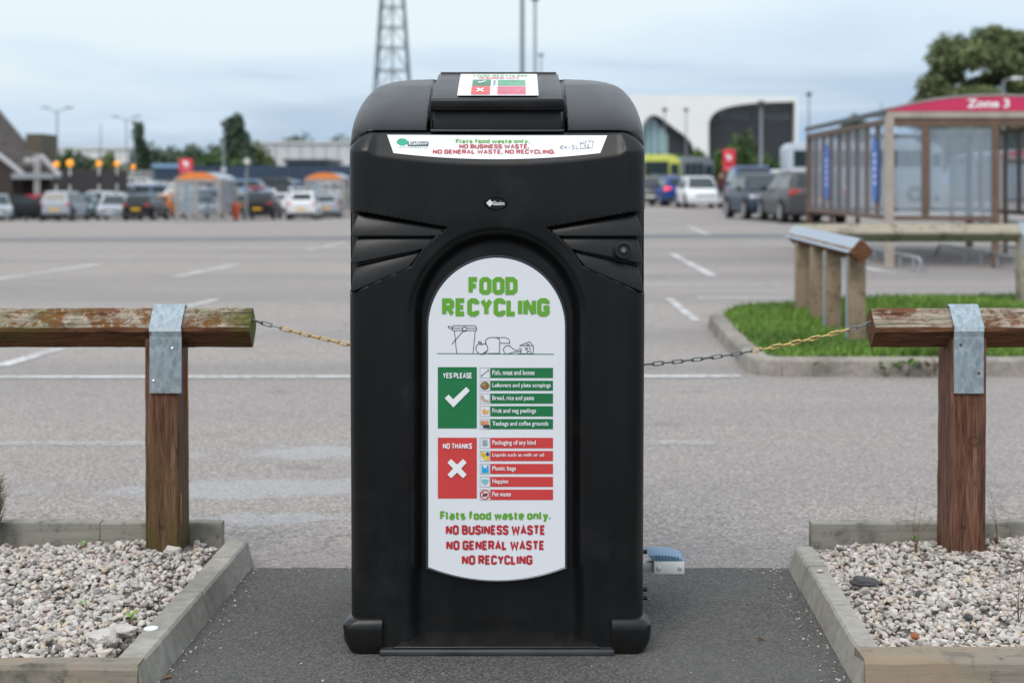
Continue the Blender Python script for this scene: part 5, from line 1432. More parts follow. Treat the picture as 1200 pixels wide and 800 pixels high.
def car_meshes(kind):
    if kind in CAR_MESH: return CAR_MESH[kind]
    c = CAR_TYPES[kind]; L, W, Hh = c['L'], c['W'], c['H']; belt = c['belt']; y = lambda f: -L / 2 + L * f
    ws0, ws1 = c['ws']; r0, r1 = c['rear']
    st = [(0.0, 0.34, 0.60, .74), (0.015, 0.24, 0.70, .83), (0.06, 0.20, c['hood'] - 0.16, .93), (0.13, 0.19, c['hood'] - 0.08, .98), (ws0, 0.18, c['hood'], 1.0),
          (ws1, 0.18, belt, 1.0), (0.62, 0.18, belt + 0.01, 1.0), (r0 if kind == 'saloon' else 0.84, 0.19, belt + 0.02, .99), (0.94, 0.22, c['tail'] if kind != 'saloon' else 0.98, .95), (0.985, 0.28, c['tail'] - 0.04, .89), (1.0, 0.36, c['tail'] - 0.12, .84)]
    mb = MB(); rings = []
    for f, zl, zh, wf in st:
        w_ = W * wf; zs_ = zl + (zh - zl) * 0.62
        half = [(w_ * 0.86, zl), (w_ * 0.985, zl + 0.09), (w_, zl + (zh - zl) * 0.45), (w_ * 0.985, zl + (zh - zl) * 0.78), (w_ * 0.93, zh - 0.035), (w_ * 0.84, zh)]
        if zh < belt - 0.05: half.append((w_ * 0.4, zh + 0.035))
        else: half.append((w_ * 0.4, zh + 0.01))
        ring = half + [(-a, b) for a, b in half[::-1]]
        rings.append([(a, y(f), b) for a, b in ring])
    mb.loft(rings)
    # cabin
    gb = W * 0.885; gt = W * 0.68
    def cab(f, z, w_): return [(-w_, y(f), z), (w_, y(f), z)]
    A = cab(ws0 - 0.01, c['hood'] - 0.03, gb * 0.96); B = cab(ws1, Hh - 0.07, gt * 0.97); B2 = cab(ws1 + 0.07, Hh - 0.015, gt); C = cab((ws1 + r0) / 2 + 0.02, Hh, gt); D = cab(r0 - 0.03, Hh - 0.03, gt * 0.97); D2 = cab(r0, Hh - 0.07, gt * 0.95); E = cab(r1, c['tail'] - 0.05, gb * 0.94)
    seq = [A, B, B2, C, D, D2, E]; bots = [cab(f, belt - 0.05, gb) for f in (ws0 - 0.005, ws1, ws1 + 0.07, (ws1 + r0) / 2 + 0.02, r0 - 0.03, r0, r1)]
    vs = [p for q in seq for p in q] + [p for q in bots for p in q]; n = len(seq)
    fs = [(2 * i, 2 * i + 1, 2 * i + 3, 2 * i + 2) for i in range(n - 1)]
    fs += [(2 * n + 2 * i, 2 * i, 2 * i + 2, 2 * n + 2 * i + 2) for i in range(n - 1)] + [(2 * i + 1, 2 * n + 2 * i + 1, 2 * n + 2 * i + 3, 2 * i + 3) for i in range(n - 1)]
    mb.add(vs, fs)
    body = mb.mesh('car_body', smooth=True)
    def lerp(p, q, t_): return tuple(p[i] + (q[i] - p[i]) * t_ for i in range(3))
    def quad(p00, p10, p11, p01, u0, u1, v0, v1, off):
        a = lerp(lerp(p00, p10, u0), lerp(p01, p11, u0), v0); b = lerp(lerp(p00, p10, u1), lerp(p01, p11, u1), v0)
        c_ = lerp(lerp(p00, p10, u1), lerp(p01, p11, u1), v1); d = lerp(lerp(p00, p10, u0), lerp(p01, p11, u0), v1)
        m_ = MB(); vv = [Vector(q) + Vector(off) for q in (a, b, c_, d)]; vi = [Vector(q) - Vector(off) * 0.5 for q in (a, b, c_, d)]
        m_.add(vv + vi, [(0, 1, 2, 3), (0, 4, 5, 1), (1, 5, 6, 2), (2, 6, 7, 3), (3, 7, 4, 0)]); return m_
    G_ = {'body': body}
    G_['windscreen'] = quad(A[0], A[1], B[1], B[0], 0.05, 0.95, 0.10, 0.97, (0, -0.02, 0.02)).mesh('windscreen')
    G_['rear_window'] = quad(E[1], E[0], D2[0], D2[1], 0.10, 0.90, 0.30 if kind != 'saloon' else 0.12, 0.90, (0, 0.025, 0.01)).mesh('rear_window')
    sides = []
    for s_ in (0, 1):
        sg = -1 if s_ == 0 else 1; b0 = bots[0][s_]; b6 = bots[6][s_]; lst = []
        segs = [(ws0 + 0.035, ws1 + 0.012, 0.5), (0.58, 0.0, 0)]
        def pt(f, v):      # point on the glass side at length fraction f, height fraction v
            lo = belt + 0.0
            hi = Hh - 0.10
            return (sg * (gb + (gt - gb) * v * 0.93 + 0.010), y(f), lo + (hi - lo) * v)
        frontw = [pt(ws0 + 0.055, 0.06), pt(0.56, 0.06), pt(0.56, 0.95), pt(ws1 + 0.01, 0.95)]
        rend = r0 - (0.01 if kind != 'saloon' else 0.0)
        rearw = [pt(0.58, 0.06), pt(r1 - 0.06 if kind != 'saloon' else r1 - 0.05, 0.06), pt(rend - 0.03, 0.92), pt(0.58, 0.95)]
        for q in (frontw, rearw):
            m_ = MB(); m_.add(q + [(a - sg * 0.02, b, c_) for a, b, c_ in q], [(0, 1, 2, 3), (0, 4, 5, 1), (1, 5, 6, 2), (2, 6, 7, 3), (3, 7, 4, 0)]); sides.append(m_.mesh('side_window'))
    G_['sides'] = sides
    hz = c['hood'] - 0.22
    def lamp(x0, x1, yy, z0, z1, dy): return MB().box(x0, x1, min(yy, yy + dy), max(yy, yy + dy), z0, z1).mesh('lamp', bevel=0.02)
    G_['head'] = [MB().loft([[(s_ * W * .50, y(0.012) , hz - .03), (s_ * W * .86, y(0.045), hz - 0.02), (s_ * W * .93, y(0.085), hz + 0.09), (s_ * W * .55, y(0.03), hz + .06)], [(s_ * W * .50, y(0.06), hz - .03), (s_ * W * .82, y(0.10), hz - 0.02), (s_ * W * .90, y(0.13), hz + 0.08), (s_ * W * .55, y(0.08), hz + .06)]]).mesh('headlight') for s_ in (-1, 1)]
    tz = c['tail'] - 0.20
    G_['tail'] = [MB().box(min(s_ * W * .56, s_ * W * .90), max(s_ * W * .56, s_ * W * .90), y(0.93), y(0.998), tz, tz + 0.17).mesh('tail_light', bevel=0.02) for s_ in (-1, 1)]
    G_['plate_f'] = MB().box(-0.26, 0.26, y(0) - 0.02, y(0) + 0.05, 0.42, 0.53).mesh('number_plate')
    G_['plate_r'] = MB().box(-0.27, 0.27, y(1) - 0.05, y(1) + 0.02, 0.60, 0.73).mesh('number_plate')
    G_['grille'] = MB().box(-W * .5, W * .5, y(0) - 0.012, y(0) + 0.05, 0.56, 0.62).mesh('grille')
    G_['bumper'] = MB().box(-W * .86, W * .86, y(0.985), y(1) + 0.025, 0.24, 0.44).mesh('bumper', bevel=0.03)
    wr = 0.325
    me = MB().lathe([(wr * .70, -0.10), (wr * .97, -0.10), (wr, -0.06), (wr, 0.08), (wr * .96, 0.11), (wr * .66, 0.11)], 22).mesh('tyre', smooth=True); me.transform(Matrix.Rotation(R(90), 4, 'Y')); G_['tyre'] = me
    mb = MB()
    for k in range(5):
        a = 2 * math.pi * k / 5; d = Vector((math.cos(a), math.sin(a), 0)); q = Vector((-d.y, d.x, 0)) * 0.028
        mb.add([tuple(v) for v in (q, d * wr * .64 + q * 1.4, d * wr * .64 - q * 1.4, -q)] , [(0, 1, 2, 3)])
    mb.v = [(a, b, 0.128) for a, b, c_ in mb.v]; mb.lathe([(wr * .66, 0.112), (wr * .66, 0.13), (wr * .58, 0.13), (wr * .57, 0.114)], 22); me = mb.mesh('rim'); me.transform(Matrix.Rotation(R(90), 4, 'Y')); G_['rim'] = me
    G_['arch'] = MB().lathe([(0.0, -0.02), (wr + 0.055, -0.02), (wr + 0.055, 0.012), (0.0, 0.012)], 22).mesh('wheel_arch'); G_['arch'].transform(Matrix.Rotation(R(90), 4, 'Y'))
    G_['mirror'] = [MB().box(min(s_ * W * .95, s_ * (W + 0.14)), max(s_ * W * .95, s_ * (W + 0.14)), y(ws0 + 0.09) - 0.05, y(ws0 + 0.09) + 0.05, belt - 0.02, belt + 0.11).mesh('wing_mirror', bevel=0.025) for s_ in (-1, 1)]
    G_['rail'] = [MB().tube([(s_ * gt * .96, y(ws1 + 0.05), Hh - 0.01), (s_ * gt * .96, y(ws1 + 0.08), Hh + 0.035), (s_ * gt * .96, y(r0 - 0.08), Hh + 0.025), (s_ * gt * .96, y(r0 - 0.05), Hh - 0.03)], 0.014, 6).mesh('roof_rail') for s_ in (-1, 1)]
    CAR_MESH[kind] = G_; return G_
def setm(o, m):
    o.material_slots[0].link = 'OBJECT'; o.material_slots[0].material = m
DUMMY = simple('trim_black', (0.02, 0.02, 0.022), 0.5)
PROTO = {}
def car(kind, X, Y, rz, paint, label, group=None, lit=False, name='parked_car', zo=0):
    c = CAR_TYPES[kind]; key = kind
    if key not in PROTO:
        g = car_meshes(kind); t = thing(name, label, 'van' if kind == 'van' else 'car', (0, 0, 0))
        obj('body', g['body'], DUMMY, t); obj('windscreen', g['windscreen'], CARGL, t); obj('rear_window', g['rear_window'], CARGL, t)
        for m in g['sides']: obj('side_window', m, CARGL, t)
        for m in g['head']: obj('headlight', m, HEAD, t)
        for m in g['tail']: obj('tail_light', m, TAIL, t)
        obj('number_plate', g['plate_f'], PLATE_W, t); obj('number_plate', g['plate_r'], PLATE_Y, t); obj('grille', g['grille'], DUMMY, t); obj('bumper', g['bumper'], DUMMY, t)
        for m in g['mirror']: obj('wing_mirror', m, DUMMY, t)
        if kind in ('estate', 'suv'):
            for m in g['rail']: obj('roof_rail', m, RIM, t)
        for sx in (-1, 1):
            for fy in (0.19, 0.81):
                wd_ = obj('wheel', g['tyre'], TYRE, t, (sx * (c['W'] - 0.085), -c['L'] / 2 + c['L'] * fy, 0.325))
                if sx < 0: wd_.rotation_euler = (0, 0, math.pi)
                obj('rim', g['rim'], RIM, wd_)
                obj('wheel_arch', g['arch'], TYRE, t, (sx * (c['W'] + (-0.002)), -c['L'] / 2 + c['L'] * fy, 0.335))
        PROTO[key] = t; index_kids(t); root = t
    else: root = copy_tree(PROTO[key])
    root.name = name
    root.location = (X, Y, G(X, Y) + 0.0 + zo); root.rotation_euler = (0, 0, rz); tag(root, label, 'van' if kind == 'van' else 'car', group)
    for ch in COL.objects:
        pass
    return root
def paint_car(root, paint, lit):
    for ch in root.children:
        if ch.name.startswith('body'): setm(ch, paint)
        elif ch.name.startswith('wing_mirror') and not lit: pass
        if lit and ch.name.startswith('tail_light'): setm(ch, TAIL_ON)
WHT = m_paint('white_car_paint', (0.70, 0.72, 0.74)); SIL = m_paint('silver_car_paint', (0.33, 0.37, 0.42)); BLK = m_paint('black_car_paint', (0.012, 0.014, 0.017))
GRY = m_paint('grey_car_paint', (0.055, 0.058, 0.062)); BLU = m_paint('blue_car_paint', (0.010, 0.048, 0.22)); DBL = m_paint('slate_blue_car_paint', (0.016, 0.032, 0.058)); RED = m_paint('red_car_paint', (0.35, 0.015, 0.035))
PBL = m_paint('pale_blue_car_paint', (0.22, 0.34, 0.50)); TEA = m_paint('teal_car_paint', (0.08, 0.17, 0.21)); ORG = m_paint('orange_car_paint', (0.5, 0.17, 0.04)); GRN = m_paint('dull_green_car_paint', (0.07, 0.10, 0.09))
PI = math.pi
cars = [
 # kind, px, Y, rz(0 = nose to camera), paint, lit, label
 ('hatchback', 819, 70, R(2), WHT, 0, 'white hatchback facing us in the lane just right of the bin'),
 ('hatchback', 788, 76, R(186), BLU, 1, 'dark blue car with a bright brake light left of the white hatchback on the right'),
 ('suv', 780, 90, R(10), DBL, 0, 'large slate-blue car behind the blue car with the brake light'),
 ('hatchback', 764, 78, R(-8), GRY, 0, 'grey car peeping out from behind the right edge of the bin'),
 ('estate', 800, 101, R(20), PBL, 1, 'pale blue car with one red light behind the roof of the white hatchback'),
 ('van', 880, 58, R(-3), BLU, 0, 'bright blue small van parked beyond the dark hatchback on the right'),
 ('hatchback', 893, 48.5, R(4), DBL, 0, 'dark slate hatchback with a pale headlight, left of the grey estate'),
 ('estate', 938, 44.5, R(182), GRY, 0, 'grey estate car with roof rails and yellow plate beside the glazed trolley shelter'),
 ('saloon', 915, 78, R(85), BLU, 0, 'blue saloon side-on above the roof of the bright blue van'),
 ('van', 940, 74, R(60), WHT, 0, 'white van behind the grey estate car beside the shelter'),
 ('suv', 308, 78, R(181), BLK, 0, 'black off-road car with a yellow plate left of the white car near the bin'),
 ('suv', 357, 77, R(183), WHT, 0, 'white off-road car seen from behind, nearest car to the left edge of the bin'),
 ('hatchback', 383, 82, R(186), SIL, 0, 'silver hatchback tucked behind the right flank of the white off-road car'),
 ('hatchback', 332, 92, R(178), WHT, 0, 'white hatchback one row behind, between the black and the white off-road cars'),
 ('saloon', 318, 100, R(100), PBL, 0, 'pale blue saloon side-on above the roof of the black off-road car'),
 ('hatchback', 285, 88, R(195), GRN, 0, 'dull green hatchback just left of the black off-road car'),
 ('hatchback', 172, 75, R(176), BLK, 0, 'black hatchback with a long yellow plate in the front row on the left'),
 ('hatchback', 136, 76, R(5), SIL, 0, 'silver hatchback facing us against the left flank of the black hatchback'),
 ('hatchback', 196, 84, R(178), ORG, 0, 'orange-brown hatchback behind the right shoulder of the black hatchback on the left'),
 ('mpv', 77, 73, R(180), SIL, 0, 'tall silver people carrier seen from behind in the left front row'),
 ('hatchback', 52, 79, R(75), RED, 0, 'red hatchback turned side-on left of the tall silver people carrier'),
 ('hatchback', 26, 76, R(110), BLK, 0, 'black hatchback turned side-on in front of the red hatchback at the far left'),
 ('hatchback', -4, 74, R(20), SIL, 0, 'silver hatchback cut off by the left edge of the picture'),
 ('hatchback', 97, 82, R(8), TEA, 0, 'teal hatchback just right of the tall silver people carrier'),
 ('suv', 114, 86, R(-6), WHT, 0, 'white off-road car facing us behind the teal hatchback'),
 ('saloon', 140, 96, R(92), WHT, 0, 'white saloon side-on behind the silver hatchback of the left front row'),
 ('hatchback', 160, 90, R(20), DBL, 0, 'slate-blue hatchback above the roof of the black hatchback on the left'),
 ('van', 183, 102, R(95), PBL, 0, 'pale blue van side-on behind the orange-brown hatchback'),
 ('suv', 28, 88, R(80), PBL, 0, 'pale blue off-road car behind the black hatchback at the far left'),
 ('estate', 52, 94, R(98), BLU, 1, 'blue estate with a glowing red lamp behind the red hatchback'),
 ('saloon', 4, 92, R(85), DBL, 0, 'slate-blue saloon in the second row at the left edge'),
 ('van', 76, 104, R(5), WHT, 0, 'white van behind the tall silver people carrier'),
 ('hatchback', 100, 108, R(90), PBL, 0, 'pale blue hatchback in the back row above the white off-road car'),
 ('hatchback', 122, 112, R(85), DBL, 0, 'slate-blue hatchback in the back row, below the right-hand pair of beacons'),
 ('van', 165, 116, R(90), WHT, 0, 'white van in the back row above the slate-blue hatchback'),
 ('saloon', 186, 120, R(88), SIL, 0, 'silver saloon in the back row beside the left end of the dark hoarding'),
 ('hatchback', 236, 83, R(30), SIL, 0, 'silver hatchback seen through the panes of the orange trolley shelter'),
 ('suv', 256, 95, R(70), PBL, 0, 'pale blue off-road car right behind the orange trolley shelter'),
 ('hatchback', 270, 104, R(80), GRN, 0, 'dull green hatchback in the back row right of the orange trolley shelter'),
 ('van', 293, 112, R(90), PBL, 0, 'pale blue van in the back row under the dark hoarding'),
 ('hatchback', 302, 106, R(190), RED, 0, 'red hatchback peeping over the roof of the black off-road car'),
 ('van', 330, 116, R(80), GRY, 0, 'grey van in the back row below the dark shed'),
 ('hatchback', 349, 104, R(15), WHT, 0, 'white hatchback beside the orange-arched shelter near the bin'),
 ('hatchback', 372, 96, R(0), SIL, 0, 'silver hatchback under the orange arch near the bin'),
 ('hatchback', 12, 104, R(0), RED, 0, 'red hatchback in the back row under the canopy at the left edge'),
 ('suv', 34, 110, R(90), WHT, 0, 'white off-road car in the back row below the restaurant canopy'),
 ('saloon', 60, 118, R(88), SIL, 0, 'silver saloon in the back row below the lowest amber beacon'),
 ('hatchback', 88, 122, R(92), BLU, 0, 'blue hatchback in the back row below the biggest amber globe'),
 ('suv', 110, 99, R(96), SIL, 0, 'silver off-road car between the white off-road car and the pale blue hatchback'),
 ('hatchback', 149, 123, R(80), WHT, 0, 'white hatchback at the very back below the dimmer small beacon'),
 ('saloon', 204, 124, R(88), DBL, 0, 'slate-blue saloon in front of the navy cabin'),
 ('hatchback', 244, 120, R(94), WHT, 0, 'white hatchback at the foot of the hoarding above the orange arch'),
 ('suv', 268, 124, R(85), SIL, 0, 'silver off-road car parked against the hoarding left of the round pale sign'),
 ('hatchback', 345, 122, R(90), PBL, 0, 'pale blue hatchback parked against the hoarding above the nearest white car'),
 ('suv', 394, 110, R(85), WHT, 0, 'white off-road car beside the left edge of the bin under the orange arch'),
 ('saloon', 771, 97, R(95), SIL, 0, 'silver saloon side-on just right of the bin under the lime bus'),
 ('saloon', 20, 117, R(92), BLU, 0, 'blue saloon in the back row below the porch at the left edge'),
 ('van', 46, 121, R(88), PBL, 0, 'pale blue van in the back row left of the lowest amber beacon'),
 ('hatchback', 132, 106, R(88), RED, 0, 'red hatchback between the white saloon and the silver off-road car'),
 ('suv', 176, 110, R(90), WHT, 0, 'white off-road car behind the orange-brown hatchback'),
 ('estate', 225, 101, R(90), WHT, 0, 'white estate seen through the left panes of the orange shelter'),
 ('hatchback', 283, 122, R(90), RED, 0, 'red hatchback against the hoarding left of the pale blue van'),
 ('saloon', 312, 119, R(90), SIL, 0, 'silver saloon against the hoarding above the black off-road car'),
 ('hatchback', 366, 114, R(92), BLU, 0, 'blue hatchback against the hoarding left of the orange arch near the bin'),
 ('saloon', 214, 112, R(95), WHT, 0, 'white saloon in the back row above the orange trolley shelter'),
]
roots = []
for kind, px, Y, rz, paint, lit, label in cars:
    if px < 500: Y *= 1.15
    roots.append((car(kind, PX(px, Y), Y, rz, paint, label, 'cars parked across the car park', bool(lit)), paint, lit))
by = {}
for o in COL.objects:
    if o.parent is not None: by.setdefault(o.parent.name, []).append(o)
for root, paint, lit in roots:
    for ch in by.get(root.name, []):
        if ch.name.startswith('body'): setm(ch, paint)
        if lit and ch.name.startswith('tail_light'): setm(ch, TAIL_ON)
# give every tail a shared slot so unlit copies keep the plain lens

# ================================================================== BUSES
def bus(label, X0, X1, Y, z0, z1, body, win, front=1, tall=False):
    t = thing('coach', label, 'bus', ((X0 + X1) / 2, Y, G((X0 + X1) / 2, Y))); L = X1 - X0; h = L / 2; r = 0.55
    gz = 0
    prof = [(-h, 0.35), (-h, z1 - 0.3), (-h + 0.3, z1)] + [(h - r * 1.4 + r * 1.4 * math.sin(R(90 * k / 6)), z1 - r + r * math.cos(R(90 * k / 6))) for k in range(7)] + [(h, 0.9), (h - 0.25, 0.35)]
    MB().loft([[(x, y, z) for x, z in prof] for y in (-1.22, 1.22)]).build('body', body, t, bevel=0.08)
    n = max(3, int(L / 1.6)); a0, a1 = -h + 0.4, h - 0.75
    for k in range(n):
        xa = a0 + (a1 - a0) * k / n; xb = a0 + (a1 - a0) * (k + 1) / n - 0.05
        MB().box(xa, xb, -1.245, -1.20, z1 - 1.45, z1 - 0.45).build('side_window', win, t)
    MB().box(h - 0.68, h - 0.10, -1.243, -1.20, z1 - 1.45, z1 - 0.62).build('side_window', win, t)
    MB().box(h - 0.02, h + 0.02, -1.05, 1.05, z1 - 1.9, z1 - 0.6).build('windscreen', win, t)
    for f in (0.15, 0.82):
        me = MB().lathe([(0.3, -0.13), (0.48, -0.13), (0.5, -0.08), (0.5, 0.08), (0.48, 0.13), (0.3, 0.13)], 20).mesh('wheel', smooth=True); me.transform(Matrix.Rotation(R(90), 4, 'X'))
        wl = obj('wheel', me, TYRE, t, (-h + L * f, -1.14, 0.5)); MB().tube([(0, -0.15, 0), (0, 0.0, 0)], 0.26, 14).build('rim', RIM, wl)
    return t
LIME = m_paint('lime_bus_paint', (0.52, 0.56, 0.10)); SILB = m_paint('silver_coach_paint', (0.42, 0.48, 0.55)); GBUS = m_paint('grey_bus_paint', (0.13, 0.15, 0.18))
bus('lime and cream bus with dark windows showing right of the bin', PX(690, 103), PX(795, 103), 103, 0, 3.1, LIME, CARGL)
bus('grey bus standing nose to tail beyond the lime bus', PX(794, 112), PX(811, 112) + 1.5, 112, 0, 3.1, GBUS, CARGL)
bus('silver-blue coach standing beyond the white van beside the shelter', PX(918, 92), PX(918, 92) + 9.5, 92, 0, 3.6, SILB, CARGL)

# ================================================================== STREET FURNITURE
def lamp_post(px, top, Y, label, style='double', r=0.07, group=None, z0=None):
    X = PX(px, Y); g = G(X, Y); zt = PZ(top, Y) - g
    t = thing('lamp_post', label, 'lamp post', (X, Y, g), 0, group)
    MB().lathe([(r * 1.6, 0), (r * 1.6, 1.2), (r * 1.05, 1.3), (r * 0.8, zt)], 12).build('pole', POLE, t, smooth=True)
    if style == 'double':
        for s_ in (-1, 1):
            MB().tube([(0, 0, zt - 0.1), (s_ * 0.45, 0, zt + 0.10), (s_ * 0.7, 0, zt + 0.18)], 0.035, 8).build('arm', POLE, t, smooth=True)
            MB().loft([[(s_ * x, y, zt + z) for y, z in ((-w_, 0), (w_, 0), (w_ * .7, hh), (-w_ * .7, hh))] for x, w_, hh, z in ((0.6, .06, .06, 0), (0.8, .15, .14, 0), (1.25, .12, .12, 0))] if False else
                      [[(s_ * x, -w_, zt + 0.14 + (x - .6) * .15), (s_ * x, w_, zt + 0.14 + (x - .6) * .15), (s_ * x, w_ * .6, zt + 0.14 + hh + (x - .6) * .15), (s_ * x, -w_ * .6, zt + 0.14 + hh + (x - .6) * .15)] for x, w_, hh in ((0.6, .06, .06), (0.8, .16, .13), (1.3, .12, .09))]).build('lamp_head', POLE_D, t)
    elif style == 'single':
        MB().tube([(0, 0, zt - 0.1), (0.25, 0, zt + 0.05), (0.5, 0, zt + 0.07)], 0.035, 8).build('arm', POLE, t, smooth=True)
        MB().loft([[(x, -w_, zt + 0.04), (x, w_, zt + 0.04), (x, w_ * .6, zt + 0.04 + hh), (x, -w_ * .6, zt + 0.04 + hh)] for x, w_, hh in ((0.35, .08, .06), (0.55, .16, .14), (0.95, .12, .09))]).build('lamp_head', simple('pale_lamp_head', (0.5, 0.52, 0.54), 0.4), t)
    elif style == 'box':
        MB().box(-0.28, 0.28, -0.2, 0.2, zt, zt + 0.26).build('lamp_head', POLE_D, t, bevel=0.03)
    elif style == 'round':
        MB().lathe([(0.08, 0), (0.24, 0.08), (0.27, 0.2), (0.18, 0.34), (0.0, 0.38)], 14, (0, 0, zt)).build('lamp_head', POLE_D, t, smooth=True)
    return t
lamp_post(67, 130, 120, 'double-armed lamp post standing above the orange beacons on the left')
lamp_post(148, 140, 135, 'double-armed lamp post just left of the dark cypress-shaped tree')
lamp_post(157, 146, 150, 'thinner lamp post right beside the double-armed one by the cypress-shaped tree', 'round')
lamp_post(118, 146, 150, 'plain slim pole between the two double-armed lamp posts', 'none', 0.06)
lamp_post(262, 148, 105, 'lamp post left of the tall tree above the dark hoarding', 'round', 0.09)
lamp_post(612, -60, 120, 'thick tall mast pole rising behind the bin lid out of the picture', 'none', 0.20)
lamp_post(627, 1, 105, 'tall pole with a small dark head rising behind the bin lid', 'box', 0.11)
lamp_post(634, 66, 160, 'shortest of the three poles rising behind the bin lid', 'box', 0.09)
lamp_post(892, 126, 80, 'pale double-tube lamp post in front of the dark glazed hall', 'round', 0.09)
lamp_post(948, 113, 130, 'slim lamp post against the sky between the white hall and the shelter', 'round', 0.08)
lamp_post(779, 131, 140, 'thin pole in front of the arched window of the white hall', 'round', 0.07)
lamp_post(804, 131, 150, 'thin pole just right of the arched window of the white hall', 'round', 0.07)
lamp_post(1033, 120, 130, 'thin pole above the far end of the shelter roof', 'none', 0.07)
lamp_post(1176, 94, 75, 'white lamp post with a single arm above the Zone 3 sign', 'single', 0.07)
lamp_post(288, 200, 85, 'short post with a round white sign plate above the dark green car', 'none', 0.05)

BEACON = m_lamp('lit_amber_globe', (1.0, 0.36, 0.02), 0.55)
BW = simple('beacon_white_band', (0.6, 0.6, 0.58), 0.5)
for i, (px, py, Y, lab) in enumerate(((66, 193, 78, 'amber globe beacon left of the biggest globe, over the white van'), (82, 191.5, 76, 'biggest and brightest amber globe beacon of the row'),
        (116, 192, 82, 'amber globe beacon left of the lamp post by the cypress-shaped tree'), (137, 192, 86, 'amber globe beacon just left of the lamp post with two arms'),
        (156, 196, 100, 'dimmer small amber globe beacon, rightmost of the row'), (53, 200, 100, 'dull amber globe beacon, lowest and leftmost of the row'))):
    Y *= 1.12; X = PX(px, Y); g = G(X, Y); zt = PZ(py, Y) - g; rr = 0.18 if i != 1 else 0.21
    t = thing('belisha_beacon', lab, 'beacon', (X, Y, g), 0, 'amber beacons at the crossings')
    for k in range(6):
        z0, z1 = (zt - rr) * k / 6, (zt - rr) * (k + 1) / 6 - 0.004
        MB().lathe([(0.05, z0), (0.05, z1)], 10).build('pole_band', BW if k % 2 else BLACK, t)
    MB().lathe([(0.02, -rr)] + [(rr * math.sin(R(a)), -rr * math.cos(R(a))) for a in range(15, 180, 15)] + [(0.02, rr)], 16, (0, 0, zt)).build('globe', BEACON, t, smooth=True)

SIGNR = simple('red_sign_board', (0.62, 0.03, 0.055), 0.45, 0, 0.04)
def red_sign(px0, px1, py0, py1, Y, label, txt=True):
    X0, X1 = PX(px0, Y), PX(px1, Y); xc = (X0 + X1) / 2; g = G(xc, Y); t = thing('trolley_sign', label, 'sign', (xc, Y, g)); w_ = (X1 - X0) / 2; zt, zb = PZ(py0, Y) - g, PZ(py1, Y) - g
    MB().tube([(0, 0.06, 0), (0, 0.06, zt)], 0.06, 10).build('pole', POLE, t, smooth=True)
    MB().box(-w_, w_, -0.03, 0.0, zb, zt).build('board', SIGNR, t, bevel=0.01)
    # white trolley symbol: basket, legs, wheels
    mb = MB(); s_ = w_ * 0.55; cz = zb + (zt - zb) * 0.62
    pr = [(-s_, cz + s_ * .9), (-s_ * .55, cz + s_ * .9), (s_ * .75, cz + s_ * .45), (s_ * .6, cz - s_ * .35), (-s_ * .5, cz - s_ * .35), (-s_ * .65, cz + s_ * .6), (-s_, cz + s_ * .6)]
    mb.loft([[(x, y, z) for x, z in pr] for y in (-0.036, -0.031)]); mb.box(-s_ * .45, s_ * .75, -0.036, -0.031, cz - s_ * .62, cz - s_ * .5)
    for q in (-.3, .6): mb.tube([(s_ * q, -0.036, cz - s_ * .85), (s_ * q, -0.031, cz - s_ * .85)], s_ * .17, 10)
    mb.build('trolley_symbol', PRINTW, t)
    mb = MB(); mb.box(-w_ * .7, w_ * .7, -0.036, -0.031, zb + (zt - zb) * .10, zb + (zt - zb) * .16); mb.build('sign_text_bar', simple('faint_pink_print', (0.75, 0.3, 0.3), 0.5), t)
red_sign(210, 226, 186, 203, 80, 'square red trolley sign above the orange trolley shelter on the left')
red_sign(847, 861.5, 175, 201, 62, 'tall red trolley sign on a pole in front of the green bushes on the right')
def round_sign(px, py, Y, r, mat, label):
    X = PX(px, Y); g = G(X, Y); z = PZ(py, Y) - g; t = thing('round_sign', label, 'sign', (X, Y, g))
    MB().tube([(0, 0.04, 0), (0, 0.04, z)], 0.04, 8).build('pole', POLE, t)
    MB().tube([(0, -0.02, z), (0, 0.0, z)], r, 20).build('disc', mat, t); MB().tube([(0, -0.024, z), (0, -0.021, z)], r * .62, 20).build('disc_face', BW, t)
round_sign(289.5, 189, 78, 0.17, simple('pale_sign_rim', (0.5, 0.5, 0.45), 0.5), 'round pale sign above the dull green hatchback')
round_sign(262, 199, 86, 0.16, simple('violet_grey_rim', (0.4, 0.4, 0.5), 0.5), 'small round grey sign on the lamp post above the orange shelter')
def bollard():
    X, Y = PX(276.5, 84), 84; t = thing('barrier_post', 'squat orange-red plastic barrier post between the orange shelter and the black off-road car', 'bollard', (X, Y, G(X, Y)))
    o = simple('orange_red_plastic', (0.62, 0.10, 0.04), 0.5, 0, 0.15)
    MB().lathe([(0.16, 0), (0.18, 0.05), (0.14, 0.1), (0.22, 0.7), (0.24, 0.85), (0.20, 0.95), (0.1, 1.0)], 16).build('body', o, t, smooth=True)
    MB().lathe([(0.30, 0), (0.30, 0.06), (0.2, 0.08)], 8).build('foot', BLACK, t)
bollard()
for i, (px, Y, lab) in enumerate(((47.5, 80, 'slim black bollard in front of the red hatchback'), (31, 81, 'slim black bollard in front of the black hatchback at the far left'), (84, 81, 'slim black bollard at the right heel of the silver people carrier'))):
    X = PX(px, Y); o = MB().lathe([(0.07, 0), (0.07, 0.8), (0.085, 0.82), (0.085, 0.9), (0.03, 0.96)], 12).build('bollard', BLACK, None, (X, Y, G(X, Y)), smooth=True); tag(o, lab, 'bollard', 'black bollards on the left')

